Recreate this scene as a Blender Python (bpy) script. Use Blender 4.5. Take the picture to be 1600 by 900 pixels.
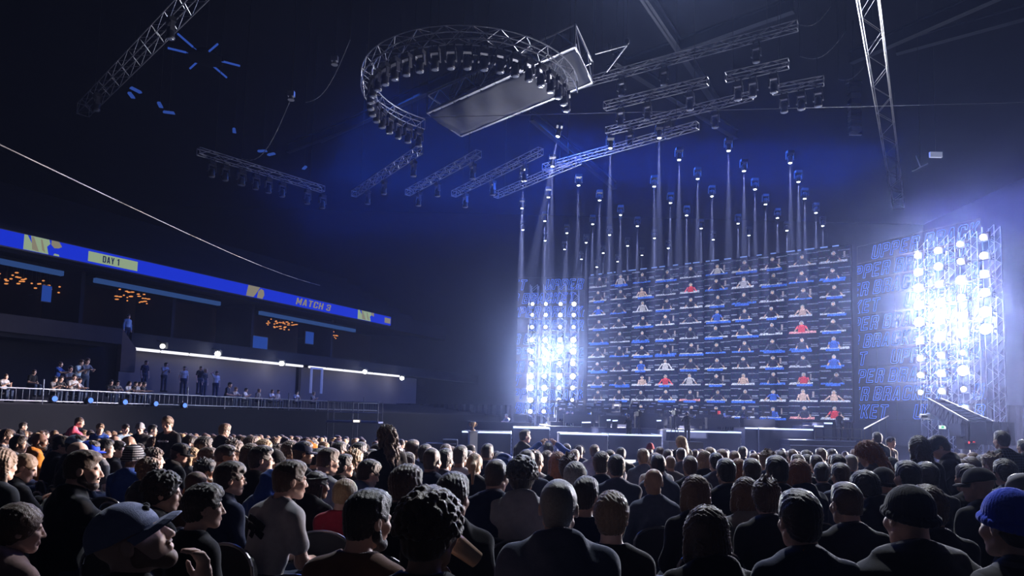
import bpy, bmesh, math, random
import numpy as np
from mathutils import Vector, Matrix, Euler

# ------------------------------------------------------------------ scene, camera, light, exposure
for _o in list(bpy.data.objects):
    bpy.data.objects.remove(_o)
SC = bpy.context.scene
COL = SC.collection
R = math.radians
FOC = 1067.0
PITCH, ROLL, EYE = R(4.5), R(1.4), 1.6
_f = Vector((0, math.cos(PITCH), math.sin(PITCH)))
_u0 = Vector((0, -math.sin(PITCH), math.cos(PITCH)))
CR = Vector((1, 0, 0)) * math.cos(ROLL) + _u0 * math.sin(ROLL)
CU = Vector((1, 0, 0)) * -math.sin(ROLL) + _u0 * math.cos(ROLL)
CF = _f
CY = 650 - FOC * math.tan(PITCH)
cam_d = bpy.data.cameras.new('camera')
cam = bpy.data.objects.new('camera', cam_d)
COL.objects.link(cam)
cam_d.sensor_width = 36.0
cam_d.lens = FOC / 1600 * 36.0
cam_d.shift_y = (CY - 450) / 1600
cam_d.clip_end = 400
M4 = Matrix((CR, CU, -CF)).transposed().to_4x4()
M4.translation = (0, 0, EYE)
cam.matrix_world = M4
SC.camera = cam

SC.view_settings.view_transform = 'Standard'
SC.view_settings.look = 'None'
SC.view_settings.gamma = 1.0
SC.view_settings.use_curve_mapping = False
SC.view_settings.exposure = 0.0
SC.cycles.use_denoising = True
SC.cycles.max_bounces = 4
SC.cycles.diffuse_bounces = 2
SC.cycles.glossy_bounces = 2
SC.cycles.transmission_bounces = 3
SC.cycles.volume_bounces = 0
SC.cycles.transparent_max_bounces = 12
SC.cycles.sample_clamp_indirect = 4.0

world = bpy.data.worlds.new('arena_dark')
SC.world = world
world.use_nodes = True
world.node_tree.nodes['Background'].inputs[0].default_value = (0.10, 0.16, 0.45, 1)
world.node_tree.nodes['Background'].inputs[1].default_value = 0.002


def lamp(name, kind, loc, energy, color, target=None, size=0.2, spot=None, blend=0.5):
    d = bpy.data.lights.new(name, kind)
    d.energy = energy
    d.color = color
    if kind == 'AREA':
        d.shape = 'RECTANGLE'
        d.size, d.size_y = size if isinstance(size, tuple) else (size, size)
    else:
        d.shadow_soft_size = size
    if kind == 'SPOT':
        d.spot_size = R(spot)
        d.spot_blend = blend
    o = bpy.data.objects.new(name, d)
    COL.objects.link(o)
    o.location = loc
    if target is not None:
        o.rotation_euler = (Vector(target) - Vector(loc)).to_track_quat('-Z', 'Y').to_euler()
    return o


HAZE_DENSITY = 0.0005
HAZE_ANISO = 0.35
# lamps added without fixtures: blue washes for haze, warm audience fill, rim lights
lamp('blue_haze_fill', 'AREA', (11, 40, 17), 4200, (0.03, 0.14, 1.0), (11, 41, 0), (20, 8))
lamp('blue_haze_fill', 'AREA', (-4, 51, 21), 3400, (0.05, 0.18, 1.0), (-3.5, 50, 0), (18, 16))
lamp('blue_haze_fill', 'AREA', (-6, 40, 14), 1300, (0.03, 0.14, 1.0), (-5.5, 40, 0), (12, 16))
lamp('blue_haze_fill', 'AREA', (30, 42, 15), 2500, (0.34, 0.30, 1.0), (29, 41, 0), (8, 8))
lamp('audience_fill', 'SPOT', (33, 34.6, 4.2), 300000, (1.0, 0.82, 0.78), (-15, 13, -0.3), 0.3, 36, 0.5)
lamp('back_rim_fill', 'SPOT', (2.9, 53.2, 6.5), 8000, (0.85, 0.90, 1.0), (6, 8, 0.8), 0.4, 40, 0.5)
lamp('back_rim_fill', 'SPOT', (24.3, 38.2, 8.0), 8000, (0.92, 0.90, 1.0), (4, 6, 0.8), 0.4, 44, 0.5)
lamp('top_rim_fill', 'SPOT', (6, 25, 23), 26000, (0.88, 0.92, 1.0), (4, 6.5, 0.8), 0.4, 46, 0.6)


def ray(px, py):
    return (CF + CR * ((px - 800) / FOC) + CU * ((CY - py) / FOC)).normalized()


def P(px, py, Y):
    d = ray(px, py)
    return Vector((0, 0, EYE)) + d * (Y / d.y)


def PZ(px, py, z):
    d = ray(px, py)
    return Vector((0, 0, EYE)) + d * ((z - EYE) / d.z)


def PW(px, py, X0, m=0.52):
    """point of the view ray on the vertical plane X = X0 + m*Y"""
    d = ray(px, py)
    t = X0 / (d.x - m * d.y)
    return Vector((0, 0, EYE)) + d * t


def proj(p):
    d = Vector(p) - Vector((0, 0, EYE))
    w = d.dot(CF)
    return 800 + FOC * d.dot(CR) / w, CY - FOC * d.dot(CU) / w


def floor_z(y):
    return -0.026 * min(max(y, -6), 28)


# ------------------------------------------------------------------ materials
MATS = {}


def mat(name, color, rough=0.6, metal=0.0, emit=None, strength=1.0, noise=0.0, nscale=8.0, sheen=0.0, bump=0.0, bscale=60.0, spec=None):
    if name in MATS:
        return MATS[name]
    m = bpy.data.materials.new(name)
    m.use_nodes = True
    nt = m.node_tree
    b = nt.nodes['Principled BSDF']
    c = (*color, 1)
    b.inputs['Base Color'].default_value = c
    b.inputs['Roughness'].default_value = rough
    b.inputs['Metallic'].default_value = metal
    if spec is not None:
        b.inputs['Specular IOR Level'].default_value = spec
    if sheen:
        b.inputs['Sheen Weight'].default_value = sheen
        b.inputs['Sheen Roughness'].default_value = 0.3
    if emit:
        b.inputs['Emission Color'].default_value = (*emit, 1)
        b.inputs['Emission Strength'].default_value = strength
    if noise or bump:
        tc = nt.nodes.new('ShaderNodeTexCoord')
    if noise:
        n = nt.nodes.new('ShaderNodeTexNoise')
        n.inputs['Scale'].default_value = nscale
        n.inputs['Detail'].default_value = 4
        nt.links.new(tc.outputs['Object'], n.inputs['Vector'])
        mx = nt.nodes.new('ShaderNodeMix')
        mx.data_type = 'RGBA'
        mx.inputs[6].default_value = tuple(max(0, x * (1 - noise)) for x in color) + (1,)
        mx.inputs[7].default_value = tuple(min(1, x * (1 + noise)) for x in color) + (1,)
        nt.links.new(n.outputs['Fac'], mx.inputs[0])
        nt.links.new(mx.outputs[2], b.inputs['Base Color'])
    if bump:
        n2 = nt.nodes.new('ShaderNodeTexNoise')
        n2.inputs['Scale'].default_value = bscale
        n2.inputs['Detail'].default_value = 3
        nt.links.new(tc.outputs['Object'], n2.inputs['Vector'])
        bp = nt.nodes.new('ShaderNodeBump')
        bp.inputs['Strength'].default_value = bump
        bp.inputs['Distance'].default_value = 0.01
        nt.links.new(n2.outputs['Fac'], bp.inputs['Height'])
        nt.links.new(bp.outputs['Normal'], b.inputs['Normal'])
    MATS[name] = m
    return m


def emat(name, color, strength=1.0):
    if name in MATS:
        return MATS[name]
    m = bpy.data.materials.new(name)
    m.use_nodes = True
    nt = m.node_tree
    nt.nodes.remove(nt.nodes['Principled BSDF'])
    e = nt.nodes.new('ShaderNodeEmission')
    e.inputs[0].default_value = (*color, 1)
    e.inputs[1].default_value = strength
    nt.links.new(e.outputs[0], nt.nodes['Material Output'].inputs[0])
    m.cycles.emission_sampling = 'NONE' if strength < 20 else 'AUTO'
    MATS[name] = m
    return m


# ------------------------------------------------------------------ mesh builder
class MB:
    def __init__(s):
        s.v, s.f, s.mi = [], [], []

    def add(s, verts, faces, mi=0):
        b = len(s.v)
        s.v += [tuple(v) for v in verts]
        s.f += [tuple(b + i for i in f) for f in faces]
        s.mi += [mi] * len(faces)
        return s

    def box(s, c, size, rot=None, mi=0):
        c = Vector(c)
        hx, hy, hz = size[0] / 2, size[1] / 2, size[2] / 2
        vs = [Vector((x, y, z)) for x in (-hx, hx) for y in (-hy, hy) for z in (-hz, hz)]
        if rot is not None:
            vs = [rot @ v for v in vs]
        return s.add([c + v for v in vs], [(0, 1, 3, 2), (4, 6, 7, 5), (0, 4, 5, 1), (2, 3, 7, 6), (0, 2, 6, 4), (1, 5, 7, 3)], mi)

    def hexa(s, p, mi=0):
        """8 points: bottom 4 counter-clockwise, top 4"""
        return s.add(p, [(3, 2, 1, 0), (4, 5, 6, 7), (0, 1, 5, 4), (1, 2, 6, 5), (2, 3, 7, 6), (3, 0, 4, 7)], mi)

    def tube(s, a, b, r, r2=None, n=6, caps=True, mi=0):
        a, b = Vector(a), Vector(b)
        r2 = r if r2 is None else r2
        d = b - a
        if d.length < 1e-6:
            return s
        q = d.to_track_quat('Z', 'Y')
        vs = []
        for p, rr in ((a, r), (b, r2)):
            for i in range(n):
                t = 2 * math.pi * i / n
                vs.append(p + q @ Vector((rr * math.cos(t), rr * math.sin(t), 0)))
        fs = [(i, (i + 1) % n, n + (i + 1) % n, n + i) for i in range(n)]
        if caps:
            fs += [tuple(range(n - 1, -1, -1)), tuple(range(n, 2 * n))]
        return s.add(vs, fs, mi)

    def path(s, pts, r, n=6, closed=False, mi=0):
        m = len(pts)
        for i in range(m if closed else m - 1):
            s.tube(pts[i], pts[(i + 1) % m], r, n=n, mi=mi)
        return s

    def ball(s, c, r, nu=10, nv=7, mi=0, rot=None):
        c = Vector(c)
        rx, ry, rz = r if isinstance(r, (tuple, list)) else (r, r, r)
        vs = [Vector((0, 0, rz))]
        for j in range(1, nv):
            a = math.pi * j / nv
            for i in range(nu):
                t = 2 * math.pi * i / nu
                vs.append(Vector((rx * math.sin(a) * math.cos(t), ry * math.sin(a) * math.sin(t), rz * math.cos(a))))
        vs.append(Vector((0, 0, -rz)))
        if rot is not None:
            vs = [rot @ v for v in vs]
        fs = [(0, 1 + i, 1 + (i + 1) % nu) for i in range(nu)]
        for j in range(nv - 2):
            o = 1 + j * nu
            fs += [(o + i, o + nu + i, o + nu + (i + 1) % nu, o + (i + 1) % nu) for i in range(nu)]
        L = len(vs) - 1
        o = 1 + (nv - 2) * nu
        fs += [(o + i, L, o + (i + 1) % nu) for i in range(nu)]
        return s.add([c + v for v in vs], fs, mi)

    def lathe(s, prof, n=14, at=(0, 0, 0), rot=None, mi=0):
        at = Vector(at)
        vs = []
        for (r, z) in prof:
            for i in range(n):
                t = 2 * math.pi * i / n
                v = Vector((r * math.cos(t), r * math.sin(t), z))
                vs.append(at + (rot @ v if rot is not None else v))
        m = len(prof)
        fs = []
        for j in range(m - 1):
            fs += [(j * n + i, j * n + (i + 1) % n, (j + 1) * n + (i + 1) % n, (j + 1) * n + i) for i in range(n)]
        fs += [tuple(range(n - 1, -1, -1)), tuple(range((m - 1) * n, m * n))]
        return s.add(vs, fs, mi)

    def prism(s, poly, a, b, mi=0):
        """poly: list of 3-D points; extruded from offset vector a to offset b"""
        n = len(poly)
        a, b = Vector(a), Vector(b)
        vs = [Vector(p) + a for p in poly] + [Vector(p) + b for p in poly]
        fs = [(i, (i + 1) % n, n + (i + 1) % n, n + i) for i in range(n)] + [tuple(range(n - 1, -1, -1)), tuple(range(n, 2 * n))]
        return s.add(vs, fs, mi)

    def mesh(s, name, mats, smooth=False):
        me = bpy.data.meshes.new(name)
        me.from_pydata(s.v, [], s.f)
        for m in (mats if isinstance(mats, (list, tuple)) else [mats]):
            me.materials.append(m)
        if len(set(s.mi)) > 1:
            me.polygons.foreach_set('material_index', s.mi)
        if smooth:
            me.polygons.foreach_set('use_smooth', [True] * len(s.f))
        me.update()
        return me

    def build(s, name, mats, parent=None, smooth=False, loc=None):
        return link(name, s.mesh(name, mats, smooth), parent, loc)


def link(name, me, parent=None, loc=None, rot=None, scale=None):
    o = bpy.data.objects.new(name, me)
    COL.objects.link(o)
    if parent is not None:
        o.parent = parent
    if loc is not None:
        o.location = loc
    if rot is not None:
        o.rotation_euler = rot
    if scale is not None:
        o.scale = scale if isinstance(scale, (tuple, list)) else (scale,) * 3
    return o


def tag(o, label=None, cat=None, group=None, kind=None):
    if label:
        o['label'] = label
    if cat:
        o['category'] = cat
    if group:
        o['group'] = group
    if kind:
        o['kind'] = kind
    return o


def thing(name, label, cat, loc=(0, 0, 0), rz=0.0, group=None, scale=None):
    o = bpy.data.objects.new(name, None)
    COL.objects.link(o)
    o.empty_display_size = 0.1
    o.location = loc
    o.rotation_euler = (0, 0, rz)
    if scale is not None:
        o.scale = (scale,) * 3
    return tag(o, label, cat, group)


def struct(name, mb, m, label, cat, smooth=False):
    return tag(mb.build(name, m, None, smooth), label, cat, None, 'structure')


def dup(root, loc, rot=None, label=None, group=None):
    r = root.copy()
    COL.objects.link(r)
    r.location = loc
    if rot is not None:
        r.rotation_euler = rot
    if label:
        r['label'] = label
    if group:
        r['group'] = group
    for ch in root.children:
        c = ch.copy()
        COL.objects.link(c)
        c.parent = r
        for g in ch.children:
            d = g.copy()
            COL.objects.link(d)
            d.parent = c
    return r
# ------------------------------------------------------------------ the setting
concrete_dark = mat('dark_concrete', (0.006, 0.006, 0.008), 0.9, spec=.03, noise=0.4, nscale=0.6)
black_paint = mat('black_paint', (0.008, 0.009, 0.013), 0.85, spec=.05, noise=0.3, nscale=0.5)
floor_m = mat('arena_floor_cover', (0.02, 0.02, 0.025), 0.7, spec=.2, noise=0.3, nscale=1.5)
steel_blue = mat('painted_steel', (0.02, 0.028, 0.05), 0.55, 0.3, noise=0.2, nscale=2)
alu = mat('aluminium', (0.42, 0.43, 0.47), 0.38, 0.75)
black_metal = mat('black_metal', (0.03, 0.03, 0.035), 0.45, 0.4)
black_plastic = mat('black_plastic', (0.02, 0.02, 0.024), 0.4)
drape_m = mat('black_drape', (0.01, 0.011, 0.02), 0.9, spec=.05)
rail_m = mat('railing_steel', (0.07, 0.085, 0.13), 0.4, 0.6)
led_strip_m = emat('led_strip_blue_white', (0.5, 0.62, 1.0), 2.2)

CEIL = 25.0
mb = MB()
mb.add([(-48, -8, floor_z(-6)), (48, -8, floor_z(-6)), (48, 28, floor_z(28)), (-48, 28, floor_z(28)), (48, 78, floor_z(28)), (-48, 78, floor_z(28))],
       [(0, 1, 2, 3), (3, 2, 4, 5)])
struct('floor', mb, floor_m, 'dark covered arena floor falling gently towards the stage', 'floor')
mb = MB()
mb.box((0, 35, CEIL + 0.2), (100, 92, 0.4))
struct('ceiling', mb, black_paint, 'black roof deck high over the arena', 'ceiling')
mb = MB()
mb.box((0, 78.3, 12), (100, 0.6, 27))
struct('wall_back', mb, black_paint, 'dark far wall behind the stage', 'wall')
mb = MB()
mb.box((47.8, 35, 12), (0.6, 92, 27))
struct('wall_right', mb, concrete_dark, 'dark side wall of the arena beyond the stage', 'wall')
mb = MB()
mb.box((0, -8.3, 12), (100, 0.6, 27))
struct('wall_front', mb, black_paint, 'dark wall at the near end of the arena', 'wall')
mb = MB()
mb.box((-48.3, 35, 12), (0.6, 92, 27))
struct('wall_left', mb, black_paint, 'dark outer wall behind the upper stands', 'wall')

# ceiling beams
def beam(p1, p2, h=0.7, w=0.35, name='trim_1'):
    m = MB()
    a, b = Vector(p1), Vector(p2)
    d = (b - a).normalized()
    s = d.cross(Vector((0, 0, 1))).normalized()
    up = Vector((0, 0, 1))
    for (ww, z0, z1) in ((w, -h / 2, -h / 2 + 0.08), (0.07, -h / 2, h / 2), (w, h / 2 - 0.08, h / 2)):
        q = []
        for zz in (z0, z1):
            for (e, sg) in ((a, -1), (a, 1), (b, 1), (b, -1)):
                q.append(e + s * (sg * ww / 2) + up * zz)
        m.hexa(q)
    return struct(name, m, steel_blue, 'dim blue steel roof beam under the ceiling', 'beam')


_k = 1
for (a, b) in (((500, 215), (830, 65)), ((950, 112), (1240, 8)), ((1400, 75), (1600, 20)), ((960, 90), (1150, 210)), ((450, 232), (520, 205)), ((1330, 90), (1600, -30)), ((1000, -20), (1120, 160)), ((830, 180), (960, 290))):
    beam(PZ(*a, 21.5), PZ(*b, 21.5), name='trim_%d' % _k)
    _k += 1

# haze in the air of the hall
hz = bpy.data.materials.new('show_haze')
hz.use_nodes = True
nt = hz.node_tree
nt.nodes.remove(nt.nodes['Principled BSDF'])
vs = nt.nodes.new('ShaderNodeVolumeScatter')
vs.inputs['Color'].default_value = (0.13, 0.32, 1.0, 1)  # blue of the hall's light put into the scatter colour
vs.inputs['Density'].default_value = HAZE_DENSITY
vs.inputs['Anisotropy'].default_value = HAZE_ANISO
vf = nt.nodes.new('ShaderNodeVolumeScatter')
vf.inputs['Color'].default_value = (0.62, 0.66, 1.0, 1)
vf.inputs['Density'].default_value = 0.0006
vf.inputs['Anisotropy'].default_value = 0.95
va = nt.nodes.new('ShaderNodeAddShader')
nt.links.new(vs.outputs[0], va.inputs[0])
nt.links.new(vf.outputs[0], va.inputs[1])
nt.links.new(va.outputs[0], nt.nodes['Material Output'].inputs['Volume'])
hz.cycles.homogeneous_volume = True
hz.cycles.volume_sampling = 'MULTIPLE_IMPORTANCE'
mb = MB()
mb.box((0, 35, 12.1), (94, 84, 25.4))
tag(mb.build('haze', hz), 'thin theatrical haze hanging in the air of the hall', 'haze', None, 'stuff')

# ------------------------------------------------------------------ LED wall with the players' pictures
SL, SR_ = Vector((5.9, 53.3, 0)), Vector((20.98, 42.0, 0))
SDIR = (SR_ - SL).normalized()
SNRM = Vector((SDIR.y, -SDIR.x, 0))          # towards the audience
if SNRM.y > 0:
    SNRM = -SNRM
SBOT = 1.75
STOP = (P(1328, 377, 42.0).z + P(920, 436, 53.2).z) / 2
SW, SH = (SR_ - SL).length, STOP - SBOT


def attr_emission(name, strength):
    m = bpy.data.materials.new(name)
    m.use_nodes = True
    nt = m.node_tree
    nt.nodes.remove(nt.nodes['Principled BSDF'])
    a = nt.nodes.new('ShaderNodeAttribute')
    a.attribute_name = 'pixel'
    e = nt.nodes.new('ShaderNodeEmission')
    e.inputs[1].default_value = strength
    nt.links.new(a.outputs['Color'], e.inputs[0])
    nt.links.new(e.outputs[0], nt.nodes['Material Output'].inputs[0])
    m.cycles.emission_sampling = 'NONE'
    return m


def wall_image(nc=10, nr=10, tw=48, th=30, seed=4):
    rg = np.random.default_rng(seed)
    img = np.zeros((nr * th, nc * tw, 3), np.float32)
    V, U = np.mgrid[0:th, 0:tw]
    U = (U + 0.5) / tw
    V = 1 - (V + 0.5) / th
    cols = [(.012, .016, .04)] * 4 + [(.02, .025, .06)] * 3 + [(.008, .01, .03)] * 5 + [(.3, .3, .38), (.22, .22, .3), (.02, .06, .35), (.36, .03, .05), (.3, .22, .22)]
    for r in range(nr):
        for c in range(nc):
            t = np.zeros((th, tw, 3), np.float32)
            t[:] = np.array((.004, .009, .034)) * rg.uniform(.7, 1.3)
            ln = np.array((.16, .19, .3)) * rg.uniform(.5, 1.1)
            for (v0, a, b) in ((.86, .0, .38), (.80, .62, 1.0), (.46, .03, .22), (.44, .74, .95), (.34, .72, .98)):
                w = rg.uniform(-.05, .05)
                t[(abs(V - v0 - (U - .5) * w) < .02) & (U > a) & (U < b)] = ln
            if rg.random() < .3:
                x0 = rg.uniform(.72, .85)
                t[(abs(U - x0) < .03) & (V > .35) & (V < .7)] = (.2, .18, .22)
            k = rg.random()
            desk = np.array((.42, .46, .62)) if k < .68 else np.array((.06, .16, .7)) if k < .93 else np.array((.55, .26, .32))
            hi = .22 + rg.uniform(-.03, .02)
            m = (V < hi) & (V > .11) & (U > .06 + (hi - V) * -.3) & (U < .95 - rg.uniform(0, .2))
            t[m] = desk * (0.35 + .8 * rg.random(m.sum())[:, None])
            if rg.random() < .5:
                m = (V < .12) & (V > .0) & (U > rg.uniform(0, .3)) & (U < rg.uniform(.6, 1))
                t[m] = np.array((.03, .10, .55)) * (.5 + rg.random(m.sum())[:, None])
            cx, cy = .48 + rg.uniform(-.05, .05), .62 + rg.uniform(-.04, .05)
            sh = np.array(cols[rg.integers(len(cols))])
            skin = np.array((.42, .3, .27)) * rg.uniform(.6, 1.05)
            slv = skin if rg.random() < .6 else sh * 1.6 + .05
            # torso
            m = (V < cy - .05) & (V > .16) & (abs(U - cx) < .07 + .05 * np.clip((cy - .08 - V) / .25, 0, 1) ** .5)
            t[m] = sh
            m2 = m & (V > cy - .13)
            t[m2] = sh * 1.5 + .02
            sp = rg.uniform(.17, .30)
            for s in (-1, 1):
                xa, ya, xb, yb = cx + s * .13, cy - .14, cx + s * sp, .2
                tt = np.clip(((U - xa) * (xb - xa) + (V - ya) * (yb - ya)) / ((xb - xa) ** 2 + (yb - ya) ** 2), 0, 1)
                d = np.hypot(U - xa - tt * (xb - xa), (V - ya - tt * (yb - ya)) * .62)
                t[(d < .026) & (tt < .45)] = sh * 1.4 + .03
                t[(d < .022) & (tt >= .45)] = slv
            d = np.hypot((U - cx) / .05, (V - cy - .05) / .10)
            t[d < 1] = skin
            t[(d < 1.15) & (V > cy + .12)] = (.02, .02, .03) if rg.random() < .7 else (.3, .27, .26)
            t[(d > .95) & (d < 1.35) & (abs(V - cy - .09) < .1)] = (.28, .3, .38)
            t[(d > 1.05) & (d < 1.35) & (V > cy + .1)] = (.22, .25, .34)
            fade = 1.0 - .35 * max(0, (3 - r)) / 3
            t *= fade * rg.uniform(.8, 1.1)
            t *= rg.uniform(.55, 1.25, t.shape[:2])[..., None]
            t += rg.normal(0, .006, t.shape)
            img[r * th:(r + 1) * th, c * tw:(c + 1) * tw] = np.clip(t, 0, 1)
    return img


def pixel_mesh(name, img, w, h):
    ny, nx, _ = img.shape
    xs = np.linspace(0, w, nx + 1)
    zs = np.linspace(h, 0, ny + 1)
    vx = np.zeros(((nx + 1) * (ny + 1), 3), np.float32)
    vx[:, 0] = np.tile(xs, ny + 1)
    vx[:, 2] = np.repeat(zs, nx + 1)
    j, i = np.mgrid[0:ny, 0:nx]
    a = (j * (nx + 1) + i).ravel()
    fs = np.stack([a + nx + 1, a + nx + 2, a + 1, a], 1).astype(np.int32)
    me = bpy.data.meshes.new(name)
    me.vertices.add(len(vx))
    me.vertices.foreach_set('co', vx.ravel())
    me.loops.add(fs.size)
    me.loops.foreach_set('vertex_index', fs.ravel())
    me.polygons.add(len(fs))
    me.polygons.foreach_set('loop_start', np.arange(0, fs.size, 4, dtype=np.int32))
    at = me.attributes.new('pixel', 'FLOAT_COLOR', 'FACE')
    c = np.ones((nx * ny, 4), np.float32)
    c[:, :3] = img.reshape(-1, 3)
    at.data.foreach_set('color', c.ravel())
    me.update()
    me.validate()
    return me


ang = math.atan2(SDIR.y, SDIR.x)
wall = thing('led_wall', 'huge LED wall showing a grid of players at their desks', 'screen', (SL.x, SL.y, SBOT), ang)
me = pixel_mesh('picture', wall_image(), SW, SH)
me.materials.append(attr_emission('led_picture', 1.75))
link('picture', me, wall)
mb = MB()
mb.box((SW / 2, 0.14, SH / 2), (SW + 0.1, 0.22, SH + 0.1))
mb.build('cabinet', black_paint, wall)
mb = MB()
for x in np.linspace(0.4, SW - 0.4, 9):
    mb.box((x, 0.6, (SH - SBOT) / 2 - 0.6), (0.12, 0.12, SH + SBOT + 0.5))
    mb.tube((x, 0.6, SH), (x, 2.2, floor_z(50) - SBOT), 0.06)
mb.build('support_frame', black_paint, wall)
mb = MB()
rg = random.Random(3)
x = 0.2
while x < SW - 0.5:
    l = rg.uniform(0.15, 0.6)
    mb.box((x + l / 2, -0.02, SH + 0.06), (l, 0.05, 0.07))
    x += l + rg.uniform(0.1, 0.7)
mb.build('top_edge_light', emat('edge_blue', (0.25, 0.4, 1.0), 0.6), wall)

# ------------------------------------------------------------------ block lettering
G = {
    'U': [[(0, 1), (0, .1), (.1, 0), (.4, 0), (.5, .1), (.5, 1), (.35, 1), (.35, .15), (.15, .15), (.15, 1)]],
    'P': [[(0, 0), (0, 1), (.4, 1), (.5, .9), (.5, .5), (.4, .4), (.15, .4), (.15, 0)], [(.15, .55), (.15, .85), (.35, .85), (.35, .55)]],
    'E': [[(0, 0), (0, 1), (.46, 1), (.46, .85), (.15, .85), (.15, .58), (.4, .58), (.4, .43), (.15, .43), (.15, .15), (.46, .15), (.46, 0)]],
    'R': [[(0, 0), (0, 1), (.4, 1), (.5, .9), (.5, .56), (.42, .47), (.5, .38), (.5, 0), (.35, 0), (.35, .38), (.15, .38), (.15, 0)], [(.15, .53), (.15, .85), (.35, .85), (.35, .53)]],
    'B': [[(0, 0), (0, 1), (.4, 1), (.5, .9), (.5, .58), (.43, .5), (.5, .42), (.5, .1), (.4, 0)], [(.15, .57), (.15, .85), (.35, .85), (.35, .57)], [(.15, .15), (.15, .43), (.35, .43), (.35, .15)]],
    'A': [[(0, 0), (.16, 1), (.34, 1), (.5, 0), (.35, 0), (.32, .2), (.18, .2), (.15, 0)], [(.2, .35), (.25, .75), (.3, .35)]],
    'C': [[(.5, .36), (.5, .1), (.4, 0), (.1, 0), (0, .1), (0, .9), (.1, 1), (.4, 1), (.5, .9), (.5, .64), (.35, .64), (.35, .85), (.15, .85), (.15, .15), (.35, .15), (.35, .36)]],
    'K': [[(0, 0), (0, 1), (.15, 1), (.15, .6), (.34, 1), (.5, 1), (.29, .54), (.5, 0), (.34, 0), (.15, .46), (.15, 0)]],
    'T': [[(.17, 0), (.17, .85), (0, .85), (0, 1), (.5, 1), (.5, .85), (.33, .85), (.33, 0)]],
    'M': [[(0, 0), (0, 1), (.15, 1), (.3, .5), (.45, 1), (.6, 1), (.6, 0), (.45, 0), (.45, .55), (.34, .2), (.26, .2), (.15, .55), (.15, 0)]],
    'H': [[(0, 0), (0, 1), (.15, 1), (.15, .58), (.35, .58), (.35, 1), (.5, 1), (.5, 0), (.35, 0), (.35, .42), (.15, .42), (.15, 0)]],
    'D': [[(0, 0), (0, 1), (.38, 1), (.5, .87), (.5, .13), (.38, 0)], [(.15, .15), (.15, .85), (.34, .85), (.34, .15)]],
    'Y': [[(.17, 0), (.17, .4), (0, 1), (.15, 1), (.25, .6), (.35, 1), (.5, 1), (.33, .4), (.33, 0)]],
    '1': [[(.18, 0), (.18, .78), (.04, .7), (.04, .86), (.2, 1), (.34, 1), (.34, 0)]],
    '3': [[(.5, .1), (.4, 0), (.1, 0), (0, .1), (0, .33), (.15, .33), (.15, .15), (.35, .15), (.35, .43), (.12, .43), (.12, .57), (.35, .57), (.35, .85), (.15, .85), (.15, .67), (0, .67), (0, .9), (.1, 1), (.4, 1), (.5, .9), (.5, .58), (.43, .5), (.5, .42)]],
}


def glyph_w(ch):
    return 0.6 if ch == 'M' else 0.5


def text_w(txt, h, gap=0.17):
    return sum((0.3 if c == ' ' else glyph_w(c) * 1.18 + gap) for c in txt) * h


def outline_text(mb, txt, x0, z0, h, lo, hi, r=0.02, shear=0.22, gap=0.17, y=0.0):
    """tube outlines of the letters, cut at the panel's two edges"""
    x = x0
    for ch in txt:
        if ch == ' ':
            x += 0.3 * h
            continue
        for loop in G[ch]:
            pts = [(x + (u * 1.18 + shear * v) * h, z0 + v * h) for (u, v) in loop]
            for i in range(len(pts)):
                (ax, az), (bx, bz) = pts[i], pts[(i + 1) % len(pts)]
                if max(ax, bx) < lo or min(ax, bx) > hi:
                    continue
                ta, tb = 0.0, 1.0
                if abs(bx - ax) > 1e-6:
                    t0, t1 = (lo - ax) / (bx - ax), (hi - ax) / (bx - ax)
                    ta, tb = max(0, min(t0, t1)), min(1, max(t0, t1))
                if tb <= ta:
                    continue
                mb.tube((ax + (bx - ax) * ta, y, az + (bz - az) * ta), (ax + (bx - ax) * tb, y, az + (bz - az) * tb), r, n=4)
        x += (glyph_w(ch) * 1.18 + gap) * h


def solid_text(name, txt, h, depth, m, parent, loc, rot, shear=0.0, gap=0.14):
    cu = bpy.data.curves.new(name, 'CURVE')
    cu.dimensions = '2D'
    cu.fill_mode = 'BOTH'
    cu.extrude = depth
    x = 0
    for ch in txt:
        if ch == ' ':
            x += 0.3 * h
            continue
        for loop in G[ch]:
            sp = cu.splines.new('POLY')
            sp.points.add(len(loop) - 1)
            for p, (u, v) in zip(sp.points, loop):
                p.co = (x + (u + shear * v) * h, v * h, 0, 1)
            sp.use_cyclic_u = True
        x += (glyph_w(ch) + gap) * h
    o = bpy.data.objects.new(name, cu)
    COL.objects.link(o)
    me = bpy.data.meshes.new_from_object(o.evaluated_get(bpy.context.evaluated_depsgraph_get()))
    bpy.data.objects.remove(o)
    me.materials.clear()
    me.materials.append(m)
    return link(name, me, parent, loc, rot)


blue_line_m = emat('blue_letter_outline', (0.09, 0.22, 1.0), 1.3)


def wing(name, label, A, B, zb, zt, offs, cat='screen', gapw=1.5):
    A, B = Vector(A), Vector(B)
    d = B - A
    L = d.length
    t = thing(name, label, cat, (A.x, A.y, zb), math.atan2(d.y, d.x))
    H = zt - zb
    nl = len(offs)
    pitch = H / nl
    h = pitch * 0.74
    mb = MB()
    unit = 'UPPER BRACKET'
    uw = text_w(unit, h) + gapw
    for i, off in enumerate(offs):
        x = off - 3 * uw
        while x < L:
            outline_text(mb, unit, x, (nl - 1 - i) * pitch + 0.1, h, 0.02, L - 0.02, r=0.0115)
            x += uw
    mb.build('lettering', blue_line_m, t)
    mb = MB()
    for x in np.linspace(0, L, 7):
        mb.box((x, 0.06, H / 2), (0.015, 0.03, H))
    for z in np.linspace(0, H, 11):
        mb.box((L / 2, 0.06, z), (L, 0.03, 0.012))
    mb.build('mesh_frame', black_metal, t)
    return t, L, H, d.normalized()


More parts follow.
